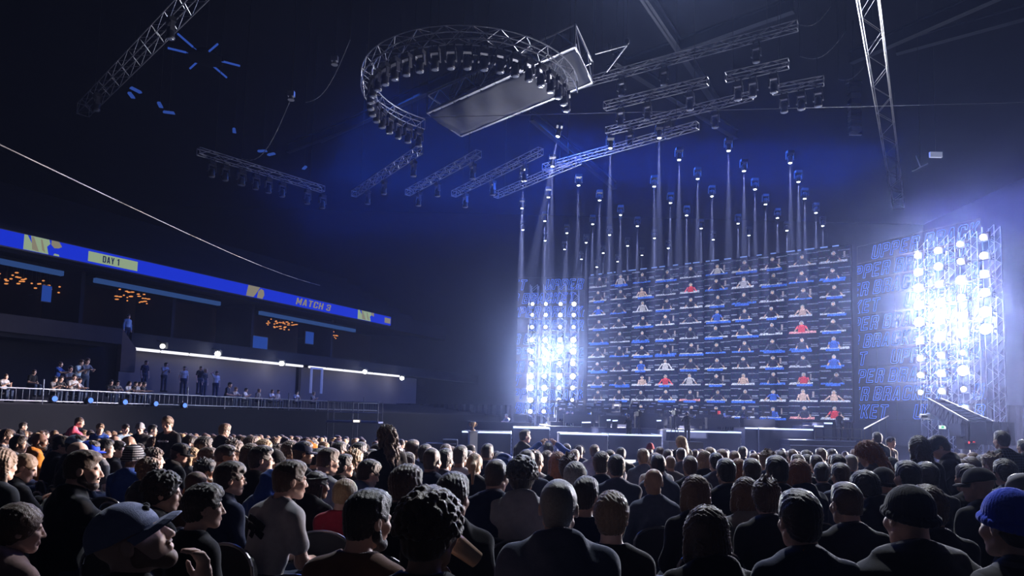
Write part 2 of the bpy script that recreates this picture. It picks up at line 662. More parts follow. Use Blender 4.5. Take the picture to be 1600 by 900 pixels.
RA, RB = (21.25, 41.75), (24.45, 35.2)
LA, LB = (0.35, 54.6), (5.6, 53.45)
rz_t = P(1500, 350, 36.4).z
wing('led_banner', 'see-through LED banner with slanted blue outline words before the bright light towers near the crane', (*RA, 0), (*RB, 0), 1.9, rz_t,
     [1.0, -0.8, -2.2, 3.0, -1.6, -2.9, 2.1, -1.3, -2.3, 3.4])
wing('led_banner', 'see-through LED banner with slanted blue outline words on the far end of the LED wall', (*LA, 0), (*LB, 0), 1.75, STOP,
     [2.2, -3.0, -1.2, 0.9, -2.8, -1.5, -2.4, 1.9, -0.9, -3.4])

# ------------------------------------------------------------------ towers of white blinders behind the banners
lens_m = emat('blinder_lens', (1.0, 0.98, 0.95), 60.0)
lens_dim_m = emat('blinder_lens_dim', (1.0, 0.98, 0.95), 14.0)


def blinder_mesh():
    mb = MB()
    mb.box((0, 0.16, 0), (0.5, 0.2, 0.42), mi=0)
    mb.box((-0.28, 0.14, 0), (0.03, 0.12, 0.5), mi=0)
    mb.box((0.28, 0.14, 0), (0.03, 0.12, 0.5), mi=0)
    mb.box((0, 0.14, 0.25), (0.59, 0.12, 0.03), mi=0)
    mb.box((0, 0.40, 0), (0.62, 0.34, 0.05), mi=0)
    return mb.mesh('housing', black_metal)


def lens_mesh(r, m):
    mb = MB()
    mb.lathe([(r * 0.6, -0.02), (r, 0.0), (r, 0.05)], 14, (0, 0.03, 0), Euler((R(90), 0, 0)).to_matrix())
    return mb.mesh('lens', m)


_house = blinder_mesh()
_lens = {}


def tower(A, B, cols, rows, label, glabel, group, power, spot_to):
    """cols: px of each column; rows: per column list of (py, strength)"""
    A, B = Vector((*A, 0)), Vector((*B, 0))
    d = (B - A).normalized()
    n = Vector((-d.y, d.x, 0))
    if n.y < 0:
        n = -n
    back = 0.9
    A2, B2 = A + n * back, B + n * back
    rz = math.atan2(d.y, d.x)
    for px, lst in zip(cols, rows):
        # plan position of the column: ray px meets the line A2-B2
        r0 = ray(px, 520)
        den = r0.x * d.y - r0.y * d.x
        t = (A2.x * d.y - A2.y * d.x) / den
        pos = Vector((r0.x * t, r0.y * t, 0))
        # truss column
        tw = thing('truss_tower', label, 'truss', (pos.x, pos.y, floor_z(pos.y)), rz, group)
        ch, lc = MB(), MB()
        top = 13.2
        w = 0.3
        for sx in (-w, w):
            for sy in (0.5, 0.5 + 2 * w):
                ch.tube((sx, sy, 0), (sx, sy, top), 0.03, n=6)
        for k in range(26):
            z = top * k / 26
            z2 = top * (k + 1) / 26
            s = 1 if k % 2 else -1
            lc.tube((-w * s, 0.5, z), (w * s, 0.5, z2), 0.014, n=4)
            lc.tube((-w * s, 0.5 + 2 * w, z), (w * s, 0.5 + 2 * w, z2), 0.014, n=4)
            lc.tube((w, 0.5, z), (w, 0.5 + 2 * w, z2), 0.014, n=4)
        ch.build('chords', alu, tw)
        lc.build('lacing', alu, tw)
        for (py, st) in lst:
            dd = ray(px, py)
            tt = math.hypot(pos.x, pos.y) / math.hypot(dd.x, dd.y)
            z = EYE + dd.z * tt
            b = thing('blinder_light', glabel, 'stage light', (pos.x, pos.y, z), rz, group + ', lamps')
            link('housing', _house, b)
            r = 0.11 + 0.09 * min(st, 2.0)
            key = round(r, 2), st < 0.4
            if key not in _lens:
                _lens[key] = lens_mesh(r, lens_dim_m if st < 0.4 else lens_m)
            link('lens', _lens[key], b)
            lo = lamp('bulb', 'SPOT', (0, -0.12, 0), power * st, (0.85, 0.86, 1.0), None, r * 0.8, 100, 0.5)
            lo.parent = b
            fw = Vector(spot_to) - Vector((pos.x, pos.y, z))
            lo.rotation_euler = (Matrix.Rotation(-rz, 3, 'Z') @ fw).to_track_quat('-Z', 'Y').to_euler()


tower(RA, RB, (1436, 1468, 1503, 1540),
      ([(399, .6), (425, 1.2), (450, 1.5), (477, 1.8), (503, 1.8), (532, .7), (560, .4), (586, .4), (613, .25)],
       [(391, .7), (416, 1.0), (444, .7), (472, .9), (500, 1.6), (526, 2.0), (555, .5), (583, .8), (611, .5)],
       [(381, .5), (408, .4), (437, 1.3), (465, .8), (494, .8), (520, 1.8), (551, .25), (579, 1.8), (608, .3), (638, .4)],
       [(370, .4), (399, .7), (428, .9), (457, 1.2), (487, 1.8), (514, 1.8)]),
      'tall aluminium truss tower carrying white blinders near the crane', 'round white blinder lamp burning on a tower near the crane', 'light towers near the crane',
      1700, (0, 8, 1.5))
tower(LA, LB, (831, 852, 875, 896),
      ([(475, .1), (492, .15), (511, .3), (531, .6), (549, .7), (568, .3), (588, .9), (606, 1.2), (625, .9), (643, .5)],
       [(475, .15), (492, .2), (511, .3), (531, .6), (549, .9), (568, .3), (588, .4), (606, .9), (625, 1.0), (643, .35)],
       [(475, .2), (492, .5), (511, .3), (531, .6), (549, .7), (568, .5), (588, .9), (606, .45), (625, .5), (643, .05)],
       [(475, .4), (492, .3), (511, .2), (531, .9), (549, 1.2), (568, .7), (588, .9), (606, .5), (625, .1)]),
      'tall aluminium truss tower carrying white blinders on the far side of the LED wall', 'round white blinder lamp burning on a tower at the far side of the LED wall',
      'light towers on the far side of the LED wall', 1100, (0, 8, 1.5))

# ------------------------------------------------------------------ beam spotlights over the stage
beams = [(275, 78), (247, 219), (111, 287), (228, 364), (106, 416), (211, 476), (368, 308), (332, 430), (110, 517), (213, 568), (314, 532), (303, 609), (403, 577), (433, 490), (465, 378), (515, 133), (624, 231), (562, 447), (511, 541), (595, 592), (640, 499), (718, 313), (741, 85), (833, 188), (793, 390), (719, 556), (661, 636), (783, 603), (868, 449), (919, 277), (935, 510), (991, 563), (985, 359), (1051, 422), (1062, 145), (1133, 240), (1106, 487), (1156, 543), (1184, 326), (1233, 397), (1288, 461), (1332, 520), (1347, 202), (1385, 291), (1414, 370), (1466, 437), (1498, 498), (482, 626), (548, 666), (381, 655), (452, 692)]
mb = MB()
mb.box((0, 0, 0.34), (0.36, 0.3, 0.16))
mb_yoke = MB()
for sx in (-0.2, 0.2):
    mb_yoke.box((sx, 0, 0.12), (0.04, 0.1, 0.34))
mb_yoke.box((0, 0, 0.275), (0.44, 0.1, 0.03))
mb_head = MB()
mb_head.lathe([(0.10, -0.22), (0.13, -0.20), (0.13, 0.0), (0.15, 0.08), (0.10, 0.16)], 12)
mb_lens = MB()
mb_lens.lathe([(0.02, -0.245), (0.09, -0.24), (0.09, -0.222)], 12)
spot_lens_m = emat('beam_lens', (0.85, 0.9, 1.0), 9.0)
_bm = [('base', mb.mesh('base', black_metal)), ('yoke', mb_yoke.mesh('yoke', black_metal)), ('head', mb_head.mesh('head', black_metal, True)), ('lens', mb_lens.mesh('lens', spot_lens_m))]
KEEP_CLEAR = [tuple(P(983, 648, 36.6))[:2], tuple(P(1074, 643, 36.4))[:2], tuple(P(1311, 644, 37.9))[:2], tuple(P(821, 672, 13))[:2], (10.5, 43.9), (3.7, 43.9), (13.9, 43.9)]
for i, (u, v) in enumerate(beams):
    px, py = 780 + u / 2.963, 180 + v / 2.963
    p = PZ(px, py, 15.5)
    if any(math.hypot(p.x - qx, p.y - qy) < 1.15 for (qx, qy) in KEEP_CLEAR):
        continue
    b = thing('beam_spotlight', 'slim spotlight hung over the stage, throwing a narrow white beam straight down', 'spotlight', p, 0, 'beam spotlights over the stage')
    if i == 0:
        b['label'] = 'spotlight over the stage throwing the one slanting beam, beside the hanging box'
        del b['group']
        b.rotation_euler = Vector((0.17, 0, 1)).to_track_quat('Z', 'Y').to_euler()
    for nme, me in _bm:
        link(nme, me, b)
    lo = lamp('bulb', 'SPOT', (0, 0, -0.26), 1900000, (0.9, 0.85, 0.95), None, 0.03, 5.5, 0.5)
    lo.parent = b
# ------------------------------------------------------------------ trusses
def frame_axes(d):
    d = d.normalized()
    s = d.cross(Vector((0, 0, 1)))
    if s.length < 1e-3:
        s = Vector((1, 0, 0))
    s.normalize()
    return d, s, s.cross(d)


def truss_parts(pts, w, h, bay, root, closed=False, rc=0.026, rl=0.013):
    """box truss along a poly-line (4 chords + zig-zag lacing) in world coordinates, parented to an Empty at the origin of root"""
    base = root.location
    ch, lc = MB(), MB()
    # resample
    ds = [0]
    for a, b in zip(pts[:-1], pts[1:]):
        ds.append(ds[-1] + (b - a).length)
    n = max(2, int(ds[-1] / bay))
    res = []
    for i in range(n + 1):
        t = ds[-1] * i / n
        j = 0
        while j < len(ds) - 2 and ds[j + 1] < t:
            j += 1
        f = (t - ds[j]) / (ds[j + 1] - ds[j])
        res.append(pts[j].lerp(pts[j + 1], f))
    rails = [[], [], [], []]
    for i, p in enumerate(res):
        d = res[min(i + 1, n)] - res[max(i - 1, 0)]
        d, s, u = frame_axes(d)
        for k, (a, b) in enumerate(((-1, -1), (1, -1), (1, 1), (-1, 1))):
            rails[k].append(p + s * (a * w / 2) + u * (b * h / 2) - base)
    for rl_ in rails:
        ch.path(rl_, rc, n=5)
    for i in range(n):
        for a, b in ((0, 1), (1, 2), (2, 3), (3, 0)):
            if (i + a) % 2:
                lc.tube(rails[a][i], rails[b][i + 1], rl, n=4, caps=False)
            else:
                lc.tube(rails[b][i], rails[a][i + 1], rl, n=4, caps=False)
    for i in (0, n):
        for a, b in ((0, 1), (1, 2), (2, 3), (3, 0)):
            ch.tube(rails[a][i], rails[b][i], rl * 1.3, n=4, caps=False)
    ch.build('chords', alu, root)
    lc.build('lacing', alu, root)
    return rails


ENDS = {}


def hang(root, p, top=CEIL, r=0.012, name='hanging_wire'):
    m = MB()
    p = Vector(p)
    m.tube(p - root.location, Vector((p.x, p.y, top)) - root.location, r, n=4, caps=False)
    m.build(name, black_metal, root)


def straight_truss(a, b, label, w=0.7, h=0.7, bay=0.8, group=None, wires=2):
    mid = (a + b) / 2
    t = thing('lighting_truss', label, 'truss', mid, 0, group)
    rails = truss_parts([a, b], w, h, bay, t)
    ENDS[t.name] = (rails[0][0] + mid, rails[0][-1] + mid)
    for i in range(wires):
        f = 0.12 + 0.76 * i / max(1, wires - 1)
        q = a.lerp(b, f)
        hang(t, q + Vector((0, 0, h / 2)))
    return t


T = []
T.append(straight_truss(PZ(338, -40, 17), PZ(130, 172, 17), 'long aluminium box truss high on the left, slanting down beside the blue rays', 0.55, 0.55, 0.7))
for (a, b, lab, z) in (((905, 131), (1246, 40), 'long box truss just beyond the hanging box, the first of the row over the stage', 18.7),
                       ((945, 166), (1106, 127), 'box truss over the stage, behind the long first one on its nearer end', 17.2),
                       ((1134, 121), (1232, 99), 'short box truss over the stage ending at the wall side, second row', 17.2),
                       ((948, 205), (1176, 149), 'box truss over the stage in the third row', 17.2),
                       ((1207, 141), (1287, 126), 'short box truss at the end of the third row over the stage', 17.2),
                       ((553, 303), (656, 234), 'bright box truss left of the stage, nearest to the low end of the ring', 15.5),
                       ((637, 301), (748, 240), 'bright box truss left of the stage, second along from the ring', 15.5),
                       ((709, 303), (845, 236), 'box truss left of the stage, third along from the ring', 15.5),
                       ((775, 305), (905, 250), 'dim box truss among the beam spotlights', 15.5),
                       ((850, 262), (1090, 196), 'dim long box truss carrying beam spotlights', 16.2)):
    T.append(straight_truss(PZ(*a, z), PZ(*b, z), lab, 0.34, 0.34, 0.55))
T.append(straight_truss(PZ(1352, -30, 18), PZ(1404, 318, 18), 'tall dark truss running away from the viewer high on the right', 0.7, 0.7, 1.6))
T.append(straight_truss(PZ(310, 236, 15), PZ(505, 296, 15), 'dark truss hung with lamps above the left stands', 0.34, 0.34, 0.6))

# curved ring truss with its lamps
RC = PZ(735, 143, 15.6)
RR = 4.9
dc = RC.y
RR = 165 / FOC * dc
pts = []
A0, A1 = R(125), R(352)
for i in range(49):
    a = A0 + (A1 - A0) * i / 48
    pts.append(RC + Vector((RR * math.cos(a), RR * math.sin(a), 0)))
ring = thing('ring_truss', 'curved aluminium ring truss, open at the back, hung with lamps all along', 'truss', RC)
pts_ring = pts
truss_parts(pts, 0.42, 0.5, 0.5, ring)
for k in (4, 16, 28, 40):
    hang(ring, pts[k] + Vector((0, 0, 0.4)))


def moving_head_meshes():
    y = MB()
    y.box((0, 0, -0.09), (0.34, 0.28, 0.18))
    for s in (-1, 1):
        y.tube((s * 0.12, 0, 0), (s * 0.12, 0, 0.12), 0.035, n=6)
    yk = MB()
    q = []
    for s in (-1, 1):
        yk.hexa([(s * 0.2 - .025, -.09, -.55), (s * 0.2 + .025, -.09, -.55), (s * 0.2 + .025, .09, -.55), (s * 0.2 - .025, .09, -.55),
                 (s * 0.17 - .025, -.07, -.16), (s * 0.17 + .025, -.07, -.16), (s * 0.17 + .025, .07, -.16), (s * 0.17 - .025, .07, -.16)])
    yk.box((0, 0, -0.19), (0.4, 0.16, 0.05))
    h = MB()
    h.lathe([(0.06, 0.17), (0.13, 0.14), (0.155, 0.0), (0.15, -0.16), (0.17, -0.22), (0.165, -0.30), (0.13, -0.31)], 12, (0, 0, -0.52))
    l = MB()
    l.lathe([(0.02, -0.335), (0.11, -0.33), (0.128, -0.305)], 12, (0, 0, -0.52))
    return [('base', y.mesh('base', black_plastic)), ('yoke', yk.mesh('yoke', mat('lamp_yoke', (.16, .16, .18), .35, .7))), ('head', h.mesh('head', black_plastic, True)),
            ('lens', l.mesh('lens', mat('dark_glass', (0.25, 0.28, 0.35), 0.08, 0.2)))]


MH = moving_head_meshes()
mh0 = None


def moving_head(p, rz, label, group, tilt=0.0):
    global mh0
    if mh0 is None:
        mh0 = thing('moving_head_light', label, 'stage light', p, rz, group)
        for n, me in MH:
            link(n, me, mh0)
        o = mh0
    else:
        o = dup(mh0, p, (tilt, 0, rz), label, group)
        if group is None and 'group' in o:
            del o['group']
    o.rotation_euler = (tilt, 0, rz)
    return o


for i in range(27):
    a = A0 + R(4) + (A1 - A0 - R(8)) * i / 26
    p = RC + Vector(((RR - 0.21) * math.cos(a), (RR - 0.21) * math.sin(a), -0.355))
    moving_head(p, a + R(90), 'black moving-head lamp hanging switched off under the curved ring truss', 'moving heads under the ring')
rg = random.Random(8)
for k, t in enumerate(T):
    lab = None
    n = 0
    if 1 <= k <= 5:
        n = 3
    elif k == 12:
        n = 9
    elif 6 <= k <= 8:
        n = 3
    elif k == 0:
        n = 2
    a, b = ENDS[t.name]
    gname = {0: 'lamps on the slanting left truss', 12: 'lamps on the dark truss above the stands'}.get(k, 'lamps under the straight trusses over the stage')
    glabel = {0: 'moving-head lamp hung under the long slanting truss beside the blue rays', 12: 'small moving-head lamp hung under the dark truss above the left stands'}.get(k, 'moving-head lamp hung under a straight box truss over the stage')
    for i in range(n):
        f = (i + 0.5) / n + rg.uniform(-.08, .08)
        q = a.lerp(b, f)
        hh = 0.34 if k else 0.55
        moving_head(Vector((q.x, q.y, q.z - 0.11)), math.atan2((b - a).y, (b - a).x) + rg.choice((0, math.pi)), glabel, gname, rg.uniform(-.0, .0))

# hanging box: truss frame with a sagging cloth underneath
za = 17.0
BA, BB, BC, BD = PZ(667, 176, za), PZ(719, 212, za), PZ(925, 128, za), PZ(898, 72, za)
o = (BA + BB + BC + BD) / 4
box = thing('hanging_box', 'long hanging frame wrapped in dark blue cloth, its sagging underside seen through the ring', 'scoreboard', o)
n = 24
m = MB()
vs, fs = [], []
rg = random.Random(5)
for j in range(9):
    for i in range(n + 1):
        u, v = i / n, j / 8
        p = BA.lerp(BD, u).lerp(BB.lerp(BC, u), v)
        sag = -0.12 * math.sin(math.pi * v) * (0.7 + 0.5 * math.sin(u * 19) * math.cos(v * 4 + u * 7)) - 0.05 * math.sin(u * 31 + v * 5)
        vs.append(p - o + Vector((0, 0, sag * (1 if 0 < v < 1 else 0.3))))
for j in range(8):
    for i in range(n):
        k = j * (n + 1) + i
        fs.append((k, k + n + 1, k + n + 2, k + 1))
m.add(vs, fs)
cl = m.build('cloth', mat('blue_black_cloth', (0.012, 0.018, 0.040), 0.65, spec=.2, noise=.5, nscale=.9), box, True)
sd = cl.modifiers.new('thick', 'SOLIDIFY')
sd.thickness = 0.02
up = Vector((0, 0, 0.95))
m = MB()
cs = [BA, BB, BC, BD]
for i in range(4):
    a, b = cs[i] - o, cs[(i + 1) % 4] - o
    m.tube(a, b, 0.05)
    m.tube(a + up, b + up, 0.05)
    m.tube(a, a + up, 0.045)
    k = int((b - a).length / 0.9)
    for q in range(k):
        p0, p1 = a.lerp(b, q / k), a.lerp(b, (q + 1) / k)
        m.tube(p0 + (up if q % 2 else Vector()), p1 + (Vector() if q % 2 else up), 0.022, n=4)
m.build('frame', alu, box)
for i in (1, 3):
    m = MB()
    a, b = cs[i] - o, cs[(i + 1) % 4] - o
    for q in range(10):
        p0, p1 = a.lerp(b, q / 10), a.lerp(b, (q + 0.93) / 10)
        dz = Vector((0, 0, 0.02 + 0.05 * math.sin(q * 2.3)))
        m.hexa([p0 + Vector((0, 0, -.03)), p1 + Vector((0, 0, -.03)), p1 + Vector((.1, .1, -.03)), p0 + Vector((.1, .1, -.03)),
                p0 + dz + Vector((0, 0, .12)), p1 + dz + Vector((0, 0, .12)), p1 + dz + Vector((.1, .1, .12)), p0 + dz + Vector((.1, .1, .12))])
    m.build('edge_roll', mat('pale_edge_cloth', (0.45, 0.48, 0.6), 0.6), box)
for c in cs:
    hang(box, c + up, r=0.02)

# dark speaker rack between ring and box
pa, pb = PZ(722, 160, 17.6), PZ(800, 128, 17.6)
mid = (pa + pb) / 2
rk = thing('hanging_rack', 'dark tapering rack of bars and cables hanging behind the ring truss', 'rack', mid)
m = MB()
tp = [mid + Vector((x, y, 2.4)) for x, y in ((-.9, -.8), (.9, -.8), (.9, .8), (-.9, .8))]
dd = (pb - pa) / 2
nn = Vector((-dd.y, dd.x, 0)).normalized() * 0.9
bt = [mid - dd - nn, mid + dd - nn, mid + dd + nn, mid - dd + nn]
for i in range(4):
    m.tube(bt[i] - mid, bt[(i + 1) % 4] - mid, 0.05)
    m.tube(tp[i] - mid, tp[(i + 1) % 4] - mid, 0.05)
    for q in range(4):
        f = q / 4
        m.tube(bt[i].lerp(bt[(i + 1) % 4], f) - mid, tp[i].lerp(tp[(i + 1) % 4], f) - mid, 0.03, n=5)
m.build('bars', steel_blue, rk)
m = MB()
rg = random.Random(11)
for q in range(26):
    b = [bt[0].lerp(bt[1], rg.random()), bt[3].lerp(bt[2], rg.random())]
    p0 = b[0].lerp(b[1], rg.random()) - mid
    p1 = Vector((rg.uniform(-.8, .8), rg.uniform(-.7, .7), 2.35))
    c = p0.lerp(p1, .5) + Vector((rg.uniform(-.2, .2), rg.uniform(-.2, .2), 0))
    m.path([p0, c, p1], 0.018, n=4)
m.build('cables', black_plastic, rk)
hang(rk, mid + Vector((0, 0, 2.4)), r=0.03)

# bracket arms beside the box
for (pp, ln, lab) in (((950, 112), ((978, 70), (946, 112)), 'thin bright bracket arm sticking out beside the hanging box'),):
    a, b, c = PZ(930, 84, 17.2), PZ(980, 70, 17.2), PZ(948, 112, 17.2)
    t = thing('lighting_bracket', lab, 'bracket', a)
    m = MB()
    m.tube((0, 0, 0), b - a, 0.04)
    m.tube(b - a, c - a, 0.04)
    m.build('arm', alu, t)
    m = MB()
    for q in (a.lerp(b, .45), b):
        m.ball(q - a + Vector((0, 0, .15)), (.1, .1, .16))
    m.build('lamp_head', black_plastic, t, True)
    hang(t, a + Vector((0, 0, .03)))
    hang(t, b + Vector((0, 0, .3)))

# thin cables strung across the hall
cable_m = mat('pale_cable', (0.12, 0.125, 0.15), 0.5)


def cable(pts, label, r=0.012, name='cable', m=cable_m):
    o = pts[0]
    mb = MB()
    mb.path([p - o for p in pts], r, n=5)
    c = mb.build(name, m, None, True, o)
    return tag(c, label, 'cable')


cable([P(-30, 212, 9).lerp(P(500, 446, 44), i / 8) + Vector((0, 0, -0.25 * math.sin(math.pi * i / 8))) for i in range(9)], 'long pale cable sloping down across the dark stands on the left', 0.012)
_e = pts_ring[0] + Vector((0, 0, -.25))
cable([P(641, 184, _e.y), P(1640, 159, 30)], 'thin taut cable running level from the low end of the ring truss', 0.014)


def sag_cable(a, b, Ya, Yb, lab, drop):
    A, B = P(*a, Ya), P(*b, Yb)
    cable([A.lerp(B, i / 10) + Vector((0, 0, -drop * math.sin(math.pi * i / 10))) for i in range(11)], lab, 0.02, 'sagging_cable')
    o = [x for x in COL.objects if x.name.startswith('sagging_cable')][-1]
    hang(o, A)
    hang(o, B)


sag_cable((547, 62), (478, 160), 30, 32, 'pale cable loop hanging at the top beside the ring truss', 0.8)
sag_cable((456, 150), (378, 248), 32, 36, 'pale cable loop hanging lower, above the left stands', 1.2)
sag_cable((1248, 38), (1298, 10), 30, 29, 'short cable loop hanging from the end of the long first truss', 0.4)
sag_cable((1250, 88), (1322, 48), 32, 30, 'long sagging cable loop between truss ends and the tall dark truss', 0.6)
sag_cable((1310, 124), (1350, 104), 34, 33, 'small cable loop beside the hanging speaker line', 0.3)
for (a, lab) in (((523, 95), 'small lamp fitting on the upper cable loop'), ((455, 150), 'small lamp fitting at the top of the lower cable loop')):
    p = P(*a, 31)
    t = thing('pendant_fitting', lab, 'lamp', p)
    m = MB()
    m.box((0, 0, .1), (.3, .2, .25))
    m.lathe([(.08, .0), (.16, -.2), (.05, -.22)], 10)
    m.build('body', alu, t)
    hang(t, p + Vector((0, 0, .2)))

# six blue rays of a dark hanging rosette
c = PZ(322, 92, 21.0)
t = thing('ceiling_rosette', 'round dark ceiling fitting with six blue glowing bars spreading like rays', 'light', c)
m = MB()
m.lathe([(.05, .5), (.5, .4), (.9, .1), (.95, 0), (.8, -.05)], 16)
m.build('hub', black_paint, t, True)
for (p0, p1) in (((301, 73), (278, 53)), ((291, 82), (262, 75)), ((327, 80), (340, 69)), ((344, 95), (375, 103)), ((334, 104), (354, 121)), ((308, 97), (297, 107))):
    a, b = PZ(*p0, 21.0), PZ(*p1, 21.0)
    m = MB()
    m.tube(a - c, b - c, 0.055, n=6)
    m.tube((0, 0, .1), a - c, 0.02, n=4)
    m.build('glowing_bar', emat('ray_blue', (0.05, 0.14, 0.75), 0.45), t)
hang(t, c + Vector((0, 0, .4)))

# small blue ceiling lights
for i, (px, py) in enumerate(((205, 150), (250, 165), (264, 177), (366, 205), (410, 237), (424, 242), (476, 263), (212, 142))):
    p = PZ(px, py, 20.5)
    m = MB()
    m.hexa([(-.35, -.1, 0), (.35, -.12, 0), (.35, .12, 0), (-.35, .1, 0), (-.3, -.08, .12), (.3, -.08, .12), (.3, .08, .12), (-.3, .08, .12)])
    t = thing('ceiling_light', 'small blue light fitting glowing weakly under the dark roof on the left', 'light', p, rg.uniform(0, 3), 'blue roof lights')
    m.build('glowing_panel', emat('roof_blue', (0.06, 0.16, 0.8), 0.35), t)
    hang(t, p + Vector((0, 0, .1)))

# hanging line array and boxes on the right
p = P(1334, 130, 38)
t = thing('line_array', 'slim hanging column of speakers left of the tall dark truss', 'speaker', p)
for k in range(9):
    m = MB()
    m.hexa([(-.3, -.25, -k * .33 - .3), (.3, -.25, -k * .33 - .3), (.26, .25, -k * .33 - .27), (-.26, .25, -k * .33 - .27),
            (-.3, -.25, -k * .33), (.3, -.25, -k * .33), (.26, .25, -k * .33 - .03), (-.26, .25, -k * .33 - .03)])
    m.build('speaker_box', black_plastic, t)
m = MB()
m.box((0, 0, .06), (.8, .3, .1))
m.build('top_bar', alu, t)
m = MB()
m.box((0, -.1, -3.1), (.7, .1, .08))
m.build('bottom_bar', alu, t)
hang(t, p, r=.02)
p = P(1462, 242, 34)
t = thing('wall_fixture', 'small pale panel lamp hanging in the lilac haze high on the right', 'lamp', p)
m = MB()
m.box((0, 0, 0), (.62, .12, .28))
m.build('body', mat('pale_grey', (0.7, 0.7, 0.75), 0.5, emit=(0.3, 0.34, 0.5), strength=0.5), t)
hang(t, p)
p = P(1438, 258, 34)
t = thing('bracket_lamp', 'small slatted bracket lamp hanging just left of the pale panel', 'lamp', p)
m = MB()
for k in range(4):
    m.box((k * .12 - .2, 0, -.2 + k * .06), (.5, .05, .05), Euler((0, -.5, 0)).to_matrix())
m.tube((0, 0, -.1), (-.2, 0, .5), .03)
m.build('body', alu, t)
hang(t, p)

# ------------------------------------------------------------------ stands on the left
M_ = 0.52
WD = Vector((M_, 1, 0)).normalized()
WN = Vector((-1, M_, 0)).normalized()          # away from the arena floor


def wq(X0, Y, z):
    return Vector((X0 + M_ * Y, Y, z))


def band(name, label, cat, X0, Ya, Yb, z0, z1, depth, m, struct_kind=True):
    mb = MB()
    off = WN * depth
    a, b = wq(X0, Ya, 0), wq(X0, Yb, 0)
    q = []
    for z in (z0, z1):
        for p in (a, b, b + off, a + off):
            q.append(Vector((p.x, p.y, z)))
    mb.hexa([q[0], q[3], q[2], q[1], q[4], q[7], q[6], q[5]])
    o = mb.build(name, m)
    return tag(o, label, cat, None, 'structure')


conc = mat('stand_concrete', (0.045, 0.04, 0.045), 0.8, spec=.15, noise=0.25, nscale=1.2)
conc_shade = mat('stand_concrete_shadow', (0.016, 0.017, 0.025), 0.85, spec=.1, noise=0.25, nscale=1.2)  # darker copy of the stand concrete, shade put into its colour
# lower wall below the railing
zr0 = (PW(0, 617, -30).z + PW(300, 645, -30).z) / 2
band('wall_stand', 'black wall below the railing of the left stands', 'wall', -30, 8, 64, -1.2, zr0 - .05, 0.4, black_paint)
# terraces rising behind the railing
mb = MB()
for k in range(6):
    x0 = -30.2 - k * 1.45
    a, b = wq(x0, 8, 0), wq(x0, 64, 0)
    off = WN * (1.45 / math.sqrt(1 + M_ * M_) + .02)
    q = []
    z1 = zr0 + k * 0.13
    for z in (-1.0, z1):
        for p in (a, b, b + off, a + off):
            q.append(Vector((p.x, p.y, z)))
    mb.hexa([q[0], q[3], q[2], q[1], q[4], q[7], q[6], q[5]])
struct('terrace_floor', mb, conc_shade, 'dark stepped terraces of the lower left stand', 'stand')

zp1, zp0 = PW(100, 502, -40.5).z, PW(80, 526, -40.5).z
Y_a, Y_b = PW(-60, 500, -40.5).y, PW(192, 514, -40.5).y
band('wall_parapet', 'grey brown concrete parapet across the left stand', 'wall', -40.5, 12, Y_b, zp0, zp1, 0.35, conc)
# sloped end of the parapet
mb = MB()
a0, a1 = PW(192, 514, -40.5), PW(213, 545, -40.5)
pz = [Vector((a0.x, a0.y, zp1)), Vector((a1.x, a1.y, a1.z)), Vector((a1.x, a1.y, PW(210, 582, -40.5).z)), Vector((a0.x, a0.y, PW(186, 580, -40.5).z))]
mb.prism(pz, (0, 0, 0), WN * .35)
struct('wall_stair_end', mb, mat('brown_lit_concrete', (0.11, 0.07, 0.05), 0.8, noise=0.3, nscale=2), 'brown-lit sloping end wall of the parapet beside the strip light', 'wall')  # brown light on this end wall is put into its colour
band('wall_recess', 'dark rear wall below the parapet of the left stand', 'wall', -42.5, 10, 66, 1.0, zp1, 0.3, conc_shade)
# strip-lit recess
ya, yb = PW(213, 545, -41).y, PW(482, 573, -41).y
yc, yd = PW(490, 576, -41).y, PW(632, 592, -41).y
zs = (PW(213, 545, -41).z + PW(480, 572, -41).z) / 2
lav = mat('lavender_wall', (0.10, 0.09, 0.115), 0.8, noise=0.15, nscale=1)
band('wall_strip', 'pale lilac wall lit by spotlights under the long white strip on the left', 'wall', -41.9, ya, yb, zs - 3.0, zs - .02, 0.25, lav)
band('wall_strip_far', 'pale lilac wall lit by spotlights at the far end of the left stand', 'wall', -41.9, yc, yd + 3, zs - 2.6, zs - .02, 0.25, lav)
band('beam_soffit', 'dark concrete slab edge above the white strip', 'slab', -41.3, ya, yd + 12, zs + .12, zs + .9, 1.2, conc_shade)
strip_m = emat('strip_white', (0.85, 0.85, 0.95), 1.3)
for (y0, y1, lab) in ((ya, yb, 'long white strip light along the left stand behind the standing visitors'), (yc, yd, 'white strip light along the far end of the left stand')):
    t = thing('strip_light', lab, 'light', wq(-41.35, y0, zs))
    mb = MB()
    d = wq(-41.35, y1, zs) - wq(-41.35, y0, zs)
    k = int(d.length / 1.8)
    for i in range(k):
        mb.tube(d * (i / k), d * ((i + .94) / k), 0.09, n=6)
    mb.build('tube', strip_m, t)
    mb = MB()
    mb.tube(Vector((0, 0, .1)), d + Vector((0, 0, .1)), 0.05, n=4)
    mb.build('holder', black_metal, t)
# door frame between the two strips
p = PW(487, 574, -41)
t = thing('door_frame', 'pale lit door frame in the left stand between the two white strips', 'door frame', (p.x, p.y, p.z - 1.9))
mb = MB()
for s in (0, 1.1):
    q = WD * s
    mb.box(q + Vector((0, 0, .95)), (.14, .14, 1.9))
mb.box(WD * .55 + Vector((0, 0, 1.85)), (1.1, .14, .12), Matrix.Rotation(math.atan2(WD.y, WD.x), 3, 'Z'))
mb.build('frame', mat('pale_frame', (0.75, 0.74, 0.8), 0.6), t)
